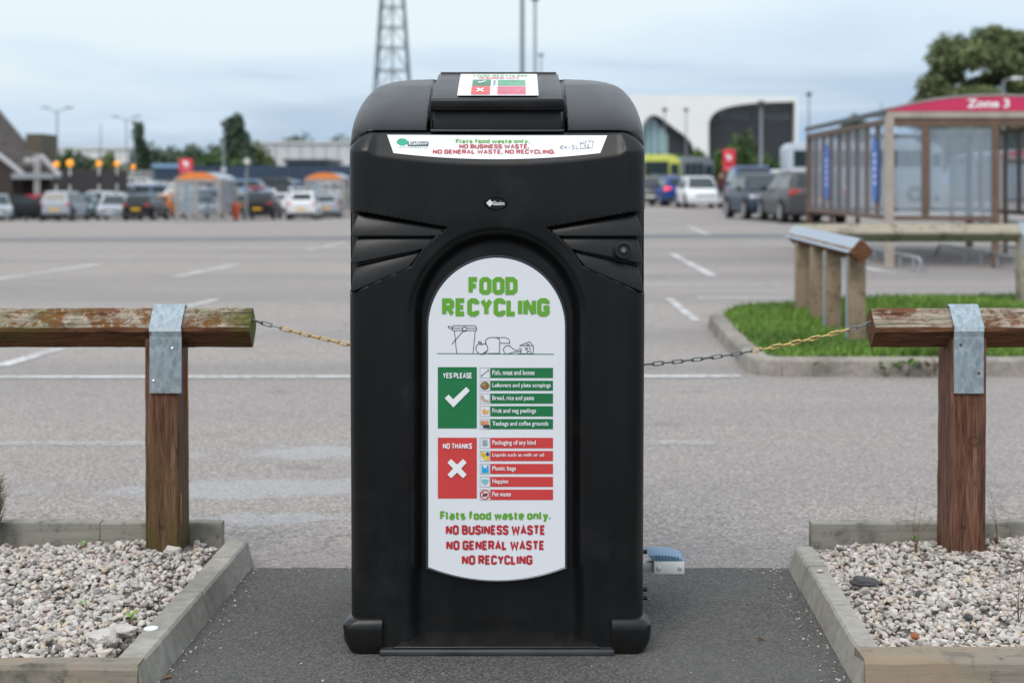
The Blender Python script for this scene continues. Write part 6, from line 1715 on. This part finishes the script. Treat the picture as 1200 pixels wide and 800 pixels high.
# people far off by the red sign
def person(px, Y, h, rz, top, legs, label, stride=0.18, seed=0):
    X = PX(px, Y); g = G(X, Y); t = thing('person', label, 'person', (X, Y, g), rz)
    k = h / 1.75
    def skin(name, verts, edges, radii, mat, root=0):
        me = bpy.data.meshes.new(name); me.from_pydata([tuple(Vector(v) * k) for v in verts], edges, []); o = obj(name, me, mat, t)
        md = o.modifiers.new('skin', 'SKIN'); o.data.skin_vertices[0].data[root].use_root = True
        for i, r_ in enumerate(radii): o.data.skin_vertices[0].data[i].radius = (r_ * k, r_ * k)
        s_ = o.modifiers.new('sub', 'SUBSURF'); s_.levels = 1; s_.render_levels = 1; return o
    st = stride
    V = [(0, 0, 0.95), (0, 0, 1.15), (0, 0, 1.38), (0, 0, 1.50), (0, 0, 1.58), (0, -0.01, 1.68),
         (0.10, 0, 0.88), (0.11, -st, 0.50), (0.11, -st * 0.9, 0.08), (0.11, -st * 0.9 - 0.14, 0.04),
         (-0.10, 0, 0.88), (-0.11, st * 0.5, 0.50), (-0.11, st * 1.3, 0.10), (-0.11, st * 1.3 - 0.13, 0.04),
         (0.20, 0, 1.40), (0.25, 0.05, 1.12), (0.25, -0.03, 0.88), (-0.20, 0, 1.40), (-0.25, -0.02, 1.12), (-0.25, -0.12, 0.90), (0.25, -0.05, 0.80), (-0.25, -0.15, 0.82)]
    E = [(0, 1), (1, 2), (2, 3), (3, 4), (4, 5), (0, 6), (6, 7), (7, 8), (8, 9), (0, 10), (10, 11), (11, 12), (12, 13), (2, 14), (14, 15), (15, 16), (16, 20), (2, 17), (17, 18), (18, 19), (19, 21)]
    Rr = [0.15, 0.145, 0.16, 0.06, 0.085, 0.095, 0.09, 0.062, 0.045, 0.04, 0.09, 0.062, 0.045, 0.04, 0.06, 0.042, 0.03, 0.06, 0.042, 0.03, 0.03, 0.03]
    b = NB('clothed_figure_' + str(seed)); sp = b.n('ShaderNodeSeparateXYZ'); b.l(b.tc.outputs['Object'], sp.inputs[0])
    c = b.mix(b.rng(sp.outputs[2], 0.93 * k, 0.95 * k), legs, top); c = b.mix(b.rng(sp.outputs[2], 1.47 * k, 1.49 * k), c, (0.45, 0.28, 0.21)); b.fin(c, 0.8)
    skin('body', V, E, Rr, b.m)
    MB().lathe([(0.02, 0.10), (0.075, 0.085), (0.105, 0.03), (0.10, -0.03)], 14, (0, 0.012, 1.69 * k)).build('hair', simple('brown_hair', (0.05, 0.03, 0.02), 0.8), t, smooth=True)
person(845.5, 68, 1.7, R(10), (0.06, 0.02, 0.02), (0.02, 0.02, 0.03), 'person in dark red top and dark trousers standing under the tall red trolley sign', 0.12, 1)
person(849.5, 69.5, 1.55, R(-20), (0.02, 0.02, 0.025), (0.02, 0.022, 0.03), 'person all in black just right of the one in dark red', 0.16, 2)

# lattice mast
def mast():
    Y = 250; xc = PX(460, Y); t = thing('lattice_mast', 'tall steel lattice mast rising behind the left side of the bin', 'mast', (xc, Y, 0))
    m = simple('weathered_mast_steel', (0.17, 0.20, 0.23), 0.6, 0.3)
    hw_ = lambda z: 3.95 - 0.0655 * z
    Z = [0, 4.2, 8.4, 12.6, 16.4, 20.0, 23.8, 27.2, 30.6, 33.8, 36.8, 39.6, 42.2]
    for sx in (-1, 1):
        for sy in (-1, 1):
            MB().tube([(sx * hw_(0), sy * hw_(0), 0), (sx * hw_(Z[-1]), sy * hw_(Z[-1]), Z[-1])], 0.19, 6).build('leg', m, t)
    for i, z in enumerate(Z):
        mb = MB(); w0 = hw_(z)
        c = [(-w0, -w0), (w0, -w0), (w0, w0), (-w0, w0)]
        for k in range(4): mb.tube([(*c[k], z), (*c[(k + 1) % 4], z)], 0.12, 4)
        if i < len(Z) - 1:
            z1 = Z[i + 1]; w1 = hw_(z1); c1 = [(-w1, -w1), (w1, -w1), (w1, w1), (-w1, w1)]
            for k in range(4):
                a, b_ = c[k], c[(k + 1) % 4]; mid = ((c1[k][0] + c1[(k + 1) % 4][0]) / 2, (c1[k][1] + c1[(k + 1) % 4][1]) / 2)
                mb.tube([(*a, z), (*mid, z1)], 0.075, 4); mb.tube([(*b_, z), (*mid, z1)], 0.075, 4)
        mb.build('bracing', m, t)
    MB().tube([(0, 0, 0), (0, 0, Z[-1])], 0.16, 6).build('cable_riser', m, t)
    MB().box(-1.7, 1.7, -1.7, 1.7, Z[-1] + 0.01, Z[-1] + 0.3).build('platform', m, t)
mast()

# ================================================================== BUILDINGS
def house_left():
    t = thing('restaurant_building', 'low building with a huge steep grey-brown shingle roof at the left edge', 'building', (-38, 98, -0.6)); ox, oy, oz = -38, 98, -0.6
    RF = NB('brown_shingle_roof'); g = RF.noise(1.4, 6, 0.6); st = RF.noise(6, 4, vec=RF.vec((1, 1, 3)))
    c = RF.ramp(g, [(0.3, (0.055, 0.047, 0.047)), (0.7, (0.105, 0.09, 0.09))]); c = RF.mix(RF.rng(st, 0.5, 0.7, 0, 0.4), c, (0.17, 0.155, 0.14)); RFm = RF.fin(c, 0.85)
    WT = simple('faded_white_bargeboard', (0.42, 0.42, 0.42), 0.6); BR = simple('dark_brick', (0.045, 0.034, 0.031), 0.85, 0, 0.3)
    Y0 = 96.0
    def w(px, py, Y): p = P(px, py, Y); return (p.x - ox, p.y - oy, p.z - oz)
    # big hipped roof: front slope, right hip
    A, B, C_, D = w(-160, 208, Y0), w(64, 208, Y0), w(-2, 128, Y0 + 9), w(-110, 60, Y0 + 14)
    Bk, Ak = w(66, 206, Y0 + 22), w(-160, 206, Y0 + 22)
    mb = MB(); mb.add([A, B, C_, D, Bk, Ak], [(0, 1, 2, 3), (1, 4, 2), (2, 4, 5, 3), (0, 3, 5), (0, 5, 4, 1)]); roof = mb.build('roof', RFm, t)
    # shingle courses: thin raised strips up the front slope
    for k in range(1, 15):
        f = k / 15; a = Vector(A).lerp(Vector(D), f); b = Vector(B).lerp(Vector(C_), f)
        off = Vector((0, -0.05, 0.03))
        mb = MB(); mb.add([a + off, b + off, b + off + Vector((0, 0.05, 0.12)), a + off + Vector((0, 0.05, 0.12)), a, b], [(0, 1, 2, 3), (4, 5, 1, 0)]); mb.build('shingle_course', RFm, roof)
    MB().box(*sorted((w(-160, 0, Y0)[0], w(56, 0, Y0)[0])), Y0 + 0.6 - oy, Y0 + 20 - oy, 0, 2.75 - 0.0).build('wall', BR, t)
    p = w(33, 175, Y0 + 4); q = w(51, 157, Y0 + 4); MB().box(p[0], q[0], Y0 + 3.5 - oy, Y0 + 7 - oy, p[2] - 1.2, q[2]).build('chimney', simple('brown_stack', (0.10, 0.085, 0.06), 0.85), t)
    # porch gables with white barge boards
    for (pts, Yp) in (([(-6, 181), (27, 207)], Y0 - 2.0), ([(45, 183), (68, 207)], Y0 - 1.5)):
        a, b = w(*pts[0], Yp), w(*pts[1], Yp); d = Vector((b[0] - a[0], 0, b[2] - a[2])); nn = Vector((d.z, 0, -d.x)).normalized() * -0.18
        mb = MB(); mb.loft([[(x, y, z) for x, z in ((a[0], a[2]), (b[0], b[2]), (b[0] + nn.x, b[2] + nn.z), (a[0] + nn.x, a[2] + nn.z))] for y in (Yp - oy - 0.08, Yp - oy + 0.5)]); mb.build('barge_board', WT, t)
    a, b = w(29, 184.5, Y0 - 1.5), w(45, 184.5, Y0 - 1.5); MB().box(a[0], b[0], Y0 - 1.6 - oy, Y0 - 1.1 - oy, a[2] - 0.3, a[2]).build('barge_board', WT, t)
    a, b = w(14, 203, Y0 - 2.2), w(62, 203, Y0 - 2.2); MB().box(a[0], b[0], Y0 - 2.3 - oy, Y0 - 0.5 - oy, a[2] - 0.35, a[2]).build('canopy', simple('grey_canopy', (0.27, 0.29, 0.32), 0.6), t)
    for px in (40, 44): a = w(px, 198, Y0 - 2.2); MB().box(a[0], a[0] + 0.12, Y0 - 2.2 - oy, Y0 - 2.1 - oy, 0, 3.6).build('canopy_post', WT, t)
    a, b = w(-6, 205, Y0 - 1.9), w(14, 186, Y0 - 1.9); mb = MB(); mb.loft([[(x, y, z) for x, z in ((a[0], 0), (b[0], 0), (b[0], a[2] + 0.4), (a[0], b[2] + 0.2))] for y in (Y0 - 1.8 - oy, Y0 + 0.5 - oy)]); mb.build('porch_wall', BR, t)
house_left()

def clad_building(label, px0, px1, pyt, Y, depth, wall, dark, npanel, windows=None, zb=-1.0):
    X0, X1 = PX(px0, Y), PX(px1, Y); zt = PZ(pyt, Y); t = thing('warehouse', label, 'building', ((X0 + X1) / 2, Y, zb)); xc = (X0 + X1) / 2
    MB().box(X0 - xc, X1 - xc, 0.25, depth, 0, zt - zb - 0.4).build('wall', dark, t)
    for k in range(npanel):
        a = X0 + (X1 - X0) * k / npanel - xc; b = X0 + (X1 - X0) * (k + 1) / npanel - xc - 0.12
        MB().box(a, b, 0.0, 0.24, 0, zt - zb - 0.45).build('cladding_panel', wall, t)
    MB().box(X0 - xc - 0.3, X1 - xc + 0.3, -0.3, depth + 0.3, zt - zb - 0.39, zt - zb).build('roof_edge', wall, t)
    if windows:
        n, z0, z1 = windows
        for k in range(n):
            a = (X1 - X0) * (k + 0.2) / n + X0 - xc; b = (X1 - X0) * (k + 0.8) / n + X0 - xc
            wd_ = MB().box(a, b, -0.05, -0.01, z0, z1).build('window', CARGL, t); MB().box(a - 0.1, b + 0.1, -0.12, -0.052, z0 - 0.15, z0 - 0.01).build('sill', dark, wd_)
    return t
LW = simple('pale_grey_cladding', (0.50, 0.52, 0.53), 0.6, 0, 0.06, 0.5); LW2 = simple('white_render', (0.58, 0.60, 0.60), 0.7, 0, 0.06, 0.5)
GD = simple('mid_grey_wall', (0.30, 0.32, 0.34), 0.7)
clad_building('long pale clad warehouse with vertical panels behind the hoarding, left of the bin', 294, 500, 165.5, 210, 30, LW, GD, 14)
clad_building('distant white low building beyond the amber beacons', 58, 152, 172, 235, 20, LW2, GD, 8, (9, 3.0, 4.4))
clad_building('dark flat-roofed shed standing in front of the pale warehouse', 335, 384, 186.5, 168, 12, simple('charcoal_cladding', (0.045, 0.055, 0.065), 0.6), BLACK, 6)
# dark blue hoarding
def hoarding():
    Y = 155; X0, X1 = PX(186, Y), PX(440, Y); t = thing('hoarding', 'long dark navy site hoarding behind the parked cars left of the bin', 'fence', ((X0 + X1) / 2, Y, -0.6)); xc = (X0 + X1) / 2
    nv = simple('navy_hoarding', (0.022, 0.045, 0.085), 0.6, 0, 0.12, 0.6); n = 15
    for k in range(n):
        a = X0 + (X1 - X0) * k / n - xc; b = X0 + (X1 - X0) * (k + 1) / n - xc - 0.05; MB().box(a, b, 0, 0.08, -0.8, PZ(194, Y) + 0.6 + 0.1 * mnoise.noise((k * 3.3, 1, 1))).build('hoarding_panel', nv, t)
        MB().box(b - 0.02, b + 0.06, 0.081, 0.2, -0.8, PZ(195, Y) + 0.6).build('post', GD, t)
hoarding()
def low_wall():
    Y = 152; X0, X1 = PX(86, Y), PX(187, Y); t = thing('wall', 'grey weathered panel fence behind the amber beacons', 'fence', ((X0 + X1) / 2, Y, -0.6)); xc = (X0 + X1) / 2
    m = simple('weathered_grey_fence', (0.24, 0.24, 0.24), 0.8, 0, 0.2, 0.7); n = 9
    for k in range(n):
        a = X0 + (X1 - X0) * k / n - xc; b = X0 + (X1 - X0) * (k + 1) / n - xc - 0.08; MB().box(a, b, 0, 0.08, -0.8, PZ(199.5, Y) + 0.6).build('fence_panel', m, t)
        MB().box(b, b + 0.08, -0.03, 0.1, -0.8, PZ(198.5, Y) + 0.6).build('post', GD, t)
low_wall()
tb = thing('site_cabin', 'navy and pale blue flat-topped cabin left of the square red sign', 'building', (PX(198, 150), 150, -0.6))
MB().box(-1.5, 1.5, 0, 3, -0.8, PZ(197, 150) + 0.6).build('wall', simple('navy_hoarding', (0.02, 0.04, 0.08)), tb); MB().box(-1.7, 1.7, -0.2, 3.2, PZ(197, 150) + 0.602, PZ(192, 150) + 0.6).build('roof', PBL, tb)

def big_hall():
    Y = 185; zb = -0.5; t = thing('retail_hall', 'large white hall with a swooping cut-out over black glazing, right of the bin', 'building', (PX(840, Y), Y, zb)); xc = PX(840, Y)
    def q(px, py): return (PX(px, Y) - xc, PZ(py, Y) - zb)
    outer = [q(700, 112), q(934, 112.5), q(934, 121), (q(934, 0)[0], 0.0), (q(700, 0)[0], 0.0)]
    outer = [q(690, 111.5), q(935, 113), (q(935, 0)[0], 0), (q(690, 0)[0], 0)]
    def smooth_pts(pts, it=2):
        for _ in range(it):
            r = []
            for i in range(len(pts)):
                a, b = Vector(pts[i]), Vector(pts[(i + 1) % len(pts)])
                if pts[i][1] > 214 or pts[(i + 1) % len(pts)][1] > 214 or abs(pts[i][0] - pts[(i + 1) % len(pts)][0]) < 0.5 and pts[i][0] > 925: r += [tuple(a)]; continue
                r += [tuple(a.lerp(b, .25)), tuple(a.lerp(b, .75))]
            pts = r
        return pts
    h1 = [(749, 218), (751, 158), (754, 144), (761, 135.5), (769, 134.5), (778, 140), (790, 150), (802, 158), (810, 166), (814, 176), (817, 218)]
    h2 = [(831, 218), (830, 150), (831, 141), (836, 133), (846, 127.5), (862, 123.5), (885, 120.5), (931.5, 119), (931.5, 218)]
    H1 = [q(*p) for p in smooth_pts(h1)]; H2 = [q(*p) for p in smooth_pts(h2)]
    H1 = [(x, max(0.12, z)) for x, z in H1]; H2 = [(x, max(0.12, z)) for x, z in H2]
    white = simple('hall_white_cladding', (0.74, 0.75, 0.74), 0.6, 0, 0.03, 0.3)
    me = upright(curve_mesh([outer, H1, H2], 0.7), 0.7); obj('facade', me, white, t)
    MB().box(q(690, 0)[0] + 0.1, q(934.5, 0)[0] - 0.1, 3.4, 40, 0, q(0, 113.5)[1]).build('wall', white, t)
    dk = simple('black_ribbed_cladding', (0.022, 0.026, 0.031), 0.45, 0, 0.2, 0.8)
    n = 20
    for k in range(n):
        a = q(829 + 104 * k / n, 0)[0]; b = q(829 + 104 * (k + 1) / n, 0)[0] - 0.04; MB().box(a, b, 1.6, 1.75, 0, q(0, 118)[1]).build('cladding_panel', dk, t)
    for k in range(14):     # faint band of windows
        if k in (6, 7): continue
        a = q(845 + 6 * k, 0)[0]; MB().box(a, a + 0.42, 1.54, 1.59, q(0, 140)[1], q(0, 131)[1]).build('window', simple('hall_grey_window', (0.07, 0.08, 0.09), 0.2), t)
    gl = simple('sea_green_glazing', (0.28, 0.42, 0.44), 0.15, 0, 0.1)
    mb = MB(); pr = [q(744, 218), q(744, 125), q(765, 136), q(784, 158), q(784, 218)]; mb.loft([[(x, y, z) for x, z in pr] for y in (1.5, 1.58)]); mb.build('glass_wall', gl, t)
    for k in range(5): a = q(748 + 8 * k, 0)[0]; MB().box(a, a + 0.1, 1.42, 1.49, 0, q(0, 128 + 5 * k)[1]).build('glazing_bar', dk, t)
    mb = MB(); pr = [q(820, 218), q(820, 125), q(760, 125), q(760, 136), q(784, 158), q(784, 218)]; mb.loft([[(x, y, z) for x, z in pr] for y in (1.6, 1.7)]); mb.build('dark_soffit', dk, t)
big_hall()
t = clad_building('low pale building with a dark roof line far behind the shelter', 938, 1100, 196, 170, 14, GD, LW, 12)

# ================================================================== TREES AND BUSHES
def leaves_mesh(name, blobs, n, size, seed):
    r = np.random.default_rng(seed); w_ = np.array([b[3] * b[4] * b[5] for b in blobs]) ** 0.75; w_ /= w_.sum(); idx = r.choice(len(blobs), n, p=w_); B = np.array(blobs)[idx]
    d = r.normal(size=(n, 3)); d /= np.linalg.norm(d, axis=1)[:, None]; rad = r.random(n) ** 0.42 * r.uniform(0.85, 1.3, n)
    C = B[:, :3] + d * B[:, 3:6] * rad[:, None]
    a = r.normal(size=(n, 3)); a /= np.linalg.norm(a, axis=1)[:, None]; b = np.cross(a, r.normal(size=(n, 3))); b /= np.linalg.norm(b, axis=1)[:, None]
    s_ = (size * r.uniform(0.6, 1.4, n))[:, None]
    V = np.stack([C - a * s_, C + b * s_ * .6, C + a * s_, C - b * s_ * .6], 1).reshape(-1, 3); Fc = np.arange(4 * n).reshape(-1, 4)
    return np_mesh(name, V, Fc, 4)
TG = [m_leaf('dark_tree_leaf', (0.055, 0.095, 0.038), (0.11, 0.175, 0.070)), m_leaf('olive_tree_leaf', (0.105, 0.140, 0.062), (0.20, 0.245, 0.108)), m_leaf('fresh_bush_leaf', (0.050, 0.115, 0.022), (0.115, 0.20, 0.045)), m_leaf('bluish_tree_leaf', (0.062, 0.098, 0.070), (0.115, 0.165, 0.110))]
def tree(name, label, px, pyt, pw, Y, mat, n, shape='round', seed=1, cat='tree', base=None, size=None, zground=None, group=None):
    r = random.Random(seed); X = PX(px, Y); g = G(X, Y) if zground is None else zground; Ht = PZ(pyt, Y) - g; Wd = pw / F * Y / 2
    t = thing(name, label, cat, (X, Y, g), 0, group); blobs = []
    if shape == 'column':
        for k in range(16): f = 0.12 + 0.86 * k / 15; blobs.append((r.uniform(-.25, .25) * Wd, r.uniform(-.25, .25) * Wd, Ht * f, Wd * (0.85 - 0.55 * abs(f - 0.4)), Wd * .8, Ht * .07))
    elif shape == 'flame':
        for k in range(40): f = r.random() ** .8; a = r.uniform(-1, 1); blobs.append((a * Wd * .85 * (1.0 - .72 * f ** 1.5) - 0.2 * Wd * f, r.uniform(-.5, .5) * Wd * .5, Ht * (.1 + .86 * f), Wd * r.uniform(.16, .34), Wd * .3, Ht * r.uniform(.05, .10)))
    elif shape == 'bush':
        for k in range(26): a = r.uniform(-1, 1); zz = r.uniform(0.15, 0.80) * (1 - 0.45 * abs(a) ** 2); blobs.append((a * Wd * .9, r.uniform(-.5, .5) * Wd * .5, Ht * zz, Wd * r.uniform(.22, .38), Wd * .35, Ht * r.uniform(.16, .28)))
    else:
        for k in range(62):
            a = r.uniform(0, 6.283); f = r.random(); rr = Wd * .82 * math.sqrt(r.random()) * (1 - 0.5 * abs(f - .45) ** 1.2); blobs.append((rr * math.cos(a), rr * math.sin(a), Ht * (0.28 + .64 * f * (1 - 0.25 * rr / Wd)), Wd * r.uniform(.07, .27), Wd * r.uniform(.08, .25), Ht * r.uniform(.03, .10)))
    rt = max(0.08, Wd * .07)
    tr = MB().tube([(0, 0, -0.1), (0.05 * Wd, 0, Ht * .3), (0, 0.03, Ht * .6)], [rt * 1.4, rt, rt * .4], 9)
    for b in blobs[:9]: tr.tube([(0, 0, Ht * .3), (b[0] * .5, b[1] * .5, (Ht * .3 + b[2]) / 2 + .1), (b[0], b[1], b[2])], [rt * .55, rt * .35, rt * .12], 6)
    tr.build('trunk', TRUNK, t, smooth=True)
    obj('crown', leaves_mesh('crown', blobs, n, size or Wd * .06, seed), mat, t)
    return t
tree('broadleaf_tree', 'big dense green tree rising behind the Zone 3 shelter at the right', 1160, 20, 215, 100, TG[1], 52000, 'round', 3, size=0.17)
tree('broadleaf_tree', 'lower left flank tree of the dark clump behind the Zone 3 shelter', 1098, 80, 60, 104, TG[1], 14000, 'round', 4, size=0.17)
tree('broadleaf_tree', 'broad tree at the far right edge behind the shelter', 1235, 22, 150, 108, TG[1], 20000, 'round', 5, size=0.19)
tree('broadleaf_tree', 'small distant treetop showing over the left end of the shelter roof', 1000, 128, 42, 150, TG[0], 3500, 'round', 6, size=0.28)
tree('cypress_tree', 'narrow dark cypress-shaped tree beside the double-armed lamp post', 163, 147, 20, 178, TG[3], 2600, 'column', 7, size=0.22)
tree('conifer_tree', 'tall dark uneven tree left of the pale warehouse', 279, 137, 44, 178, TG[3], 11000, 'flame', 8, size=0.30)
hz = [(183, 170, 40, 160, 3), (206, 168, 46, 165, 0), (232, 166, 40, 160, 3), (252, 172, 44, 158, 0), (300, 168, 26, 162, 1), (78, 178, 24, 150, 0), (97, 181, 20, 150, 3), (120, 182, 26, 152, 0), (128, 180, 22, 148, 1)]
wh = ['behind the cabin right of the cypress', 'left of the square red sign', 'right above the orange shelter', 'just left of the tall uneven tree', 'tucked against the right of the tall uneven tree', 'over the two left amber beacons', 'between the second and third beacon', 'behind the middle amber beacons', 'behind the fourth amber beacon']
for i, (px, pyt, pw, Y, mi) in enumerate(hz):
    tree('distant_tree', ['dark', 'olive', 'fresh', 'bluish'][mi] + ' bushy tree ' + wh[i], px, pyt, pw * 1.7, Y * 1.12, TG[mi], 5200, 'bush', 30 + i, size=0.28)
for i, (px, pyt, pw, lab) in enumerate(((85, 167, 80, 'left'), (345, 160, 80, 'above the left half of the pale warehouse'), (400, 161, 90, 'above the right half of the pale warehouse'))):
    Y = 330 if i == 0 else 300
    tree('distant_tree', ('far dark treetops over the white building ' if i == 0 else 'far row of treetops ') + ('beyond the beacons' if i == 0 else lab), px, pyt, pw, Y, TG[3], 3500, 'bush', 50 + i, size=0.5)
for i, (px, pyt, pw, Y, mi, lab) in enumerate(((826, 172, 40, 120, 2, 'bright green bush filling the foot of the white hall wall'), (872, 154, 46, 125, 0, 'tallest dark green bush in front of the black glazing'),
       (850, 168, 34, 118, 2, 'green bush behind the tall red trolley sign'), (905, 168, 40, 122, 2, 'green bush right of the pale lamp post'), (778, 172, 50, 128, 2, 'low green hedge above the lime bus'), (868, 204, 60, 85, 1, 'low brownish hedge at the foot of the tall red sign'), (893, 178, 30, 110, 0, 'dark rounded bush at the base of the pale lamp post'))):
    tree('bush', lab, px, pyt, pw, Y, TG[mi], 4500, 'bush', 60 + i, 'bush', size=0.2)

# ================================================================== LITTER
def chips():
    # loose chips washed off the beds on to the path
    bm = bmesh.new(); bmesh.ops.create_icosphere(bm, subdivisions=1, radius=1); base = np.array([v.co[:] for v in bm.verts]); fb = np.array([[v.index for v in f.verts] for f in bm.faces]); bm.free()
    VV = []; FF = []; off = 0; r = random.Random(21)
    for i in range(380):
        k = r.random()
        if k < 0.36: y = r.uniform(3.2, 4.42); x = -0.79 + abs(r.gauss(0, 0.035)) - (4.42 - y) * 0.035
        elif k < 0.62: y = r.uniform(3.2, 4.42); x = 0.80 - abs(r.gauss(0, 0.035)) - (4.42 - y) * 0.03
        elif k < 0.88: x = r.uniform(-0.8, 0.8); y = 4.44 + r.gauss(0, 0.04)
        else: x = r.uniform(-0.78, 0.78); y = r.uniform(3.2, 4.4)
        sz = r.choice((0.0014, 0.002, 0.0025, 0.0035)) * r.uniform(0.8, 1.3)
        j = np.array([r.uniform(0.7, 1.3), r.uniform(0.7, 1.2), r.uniform(0.5, 0.8)]) * sz
        a = r.uniform(0, 6.28); M = np.array(Matrix.Rotation(a, 3, 'Z')); VV.append((base * j * np.random.default_rng(i).uniform(0.8, 1.2, (len(base), 1))) @ M.T + np.array([x, y, 0.0045 + sz * 0.3])); FF.append(fb + off); off += len(base)
    o = obj('loose_chips', np_mesh('loose_chips', np.concatenate(VV), np.concatenate(FF), 3), STONE); tag(o, 'fine stone chips scattered on the dark path along the bed edgings', 'grit', kind='stuff')
chips()
LF = simple('dry_brown_leaf', (0.20, 0.10, 0.045), 0.8, 0, 0.4, 60)
for i, (px, py, lab) in enumerate(((196, 797, 'curled brown leaf on the path against the left edging'), (893, 752, 'small brown leaf on the path left of the right edging'), (300, 716, 'tiny dry leaf on the path left of the bin'))):
    Y = GY(py); c = Vector((PX(px, Y), Y, 0.006)); L = 0.014 - 0.003 * i; mb = MB(); n = 6; vs = []
    for k in range(n + 1):
        t_ = k / n; w_ = L * 0.45 * math.sin(math.pi * min(0.98, max(0.04, t_))); vs += [(-L + 2 * L * t_, -w_, 0.004 * math.sin(3.1 * t_)), (-L + 2 * L * t_, 0, 0.001), (-L + 2 * L * t_, w_, 0.005 * math.sin(2.6 * t_))]
    mb.add(vs, [(3 * k + q, 3 * k + q + 1, 3 * k + q + 4, 3 * k + q + 3) for k in range(n) for q in (0, 1)])
    o = mb.build('fallen_leaf', LF, None, c, recalc=False); o.rotation_euler = (0, 0, 0.7 + i * 1.9); tag(o, lab, 'leaf')
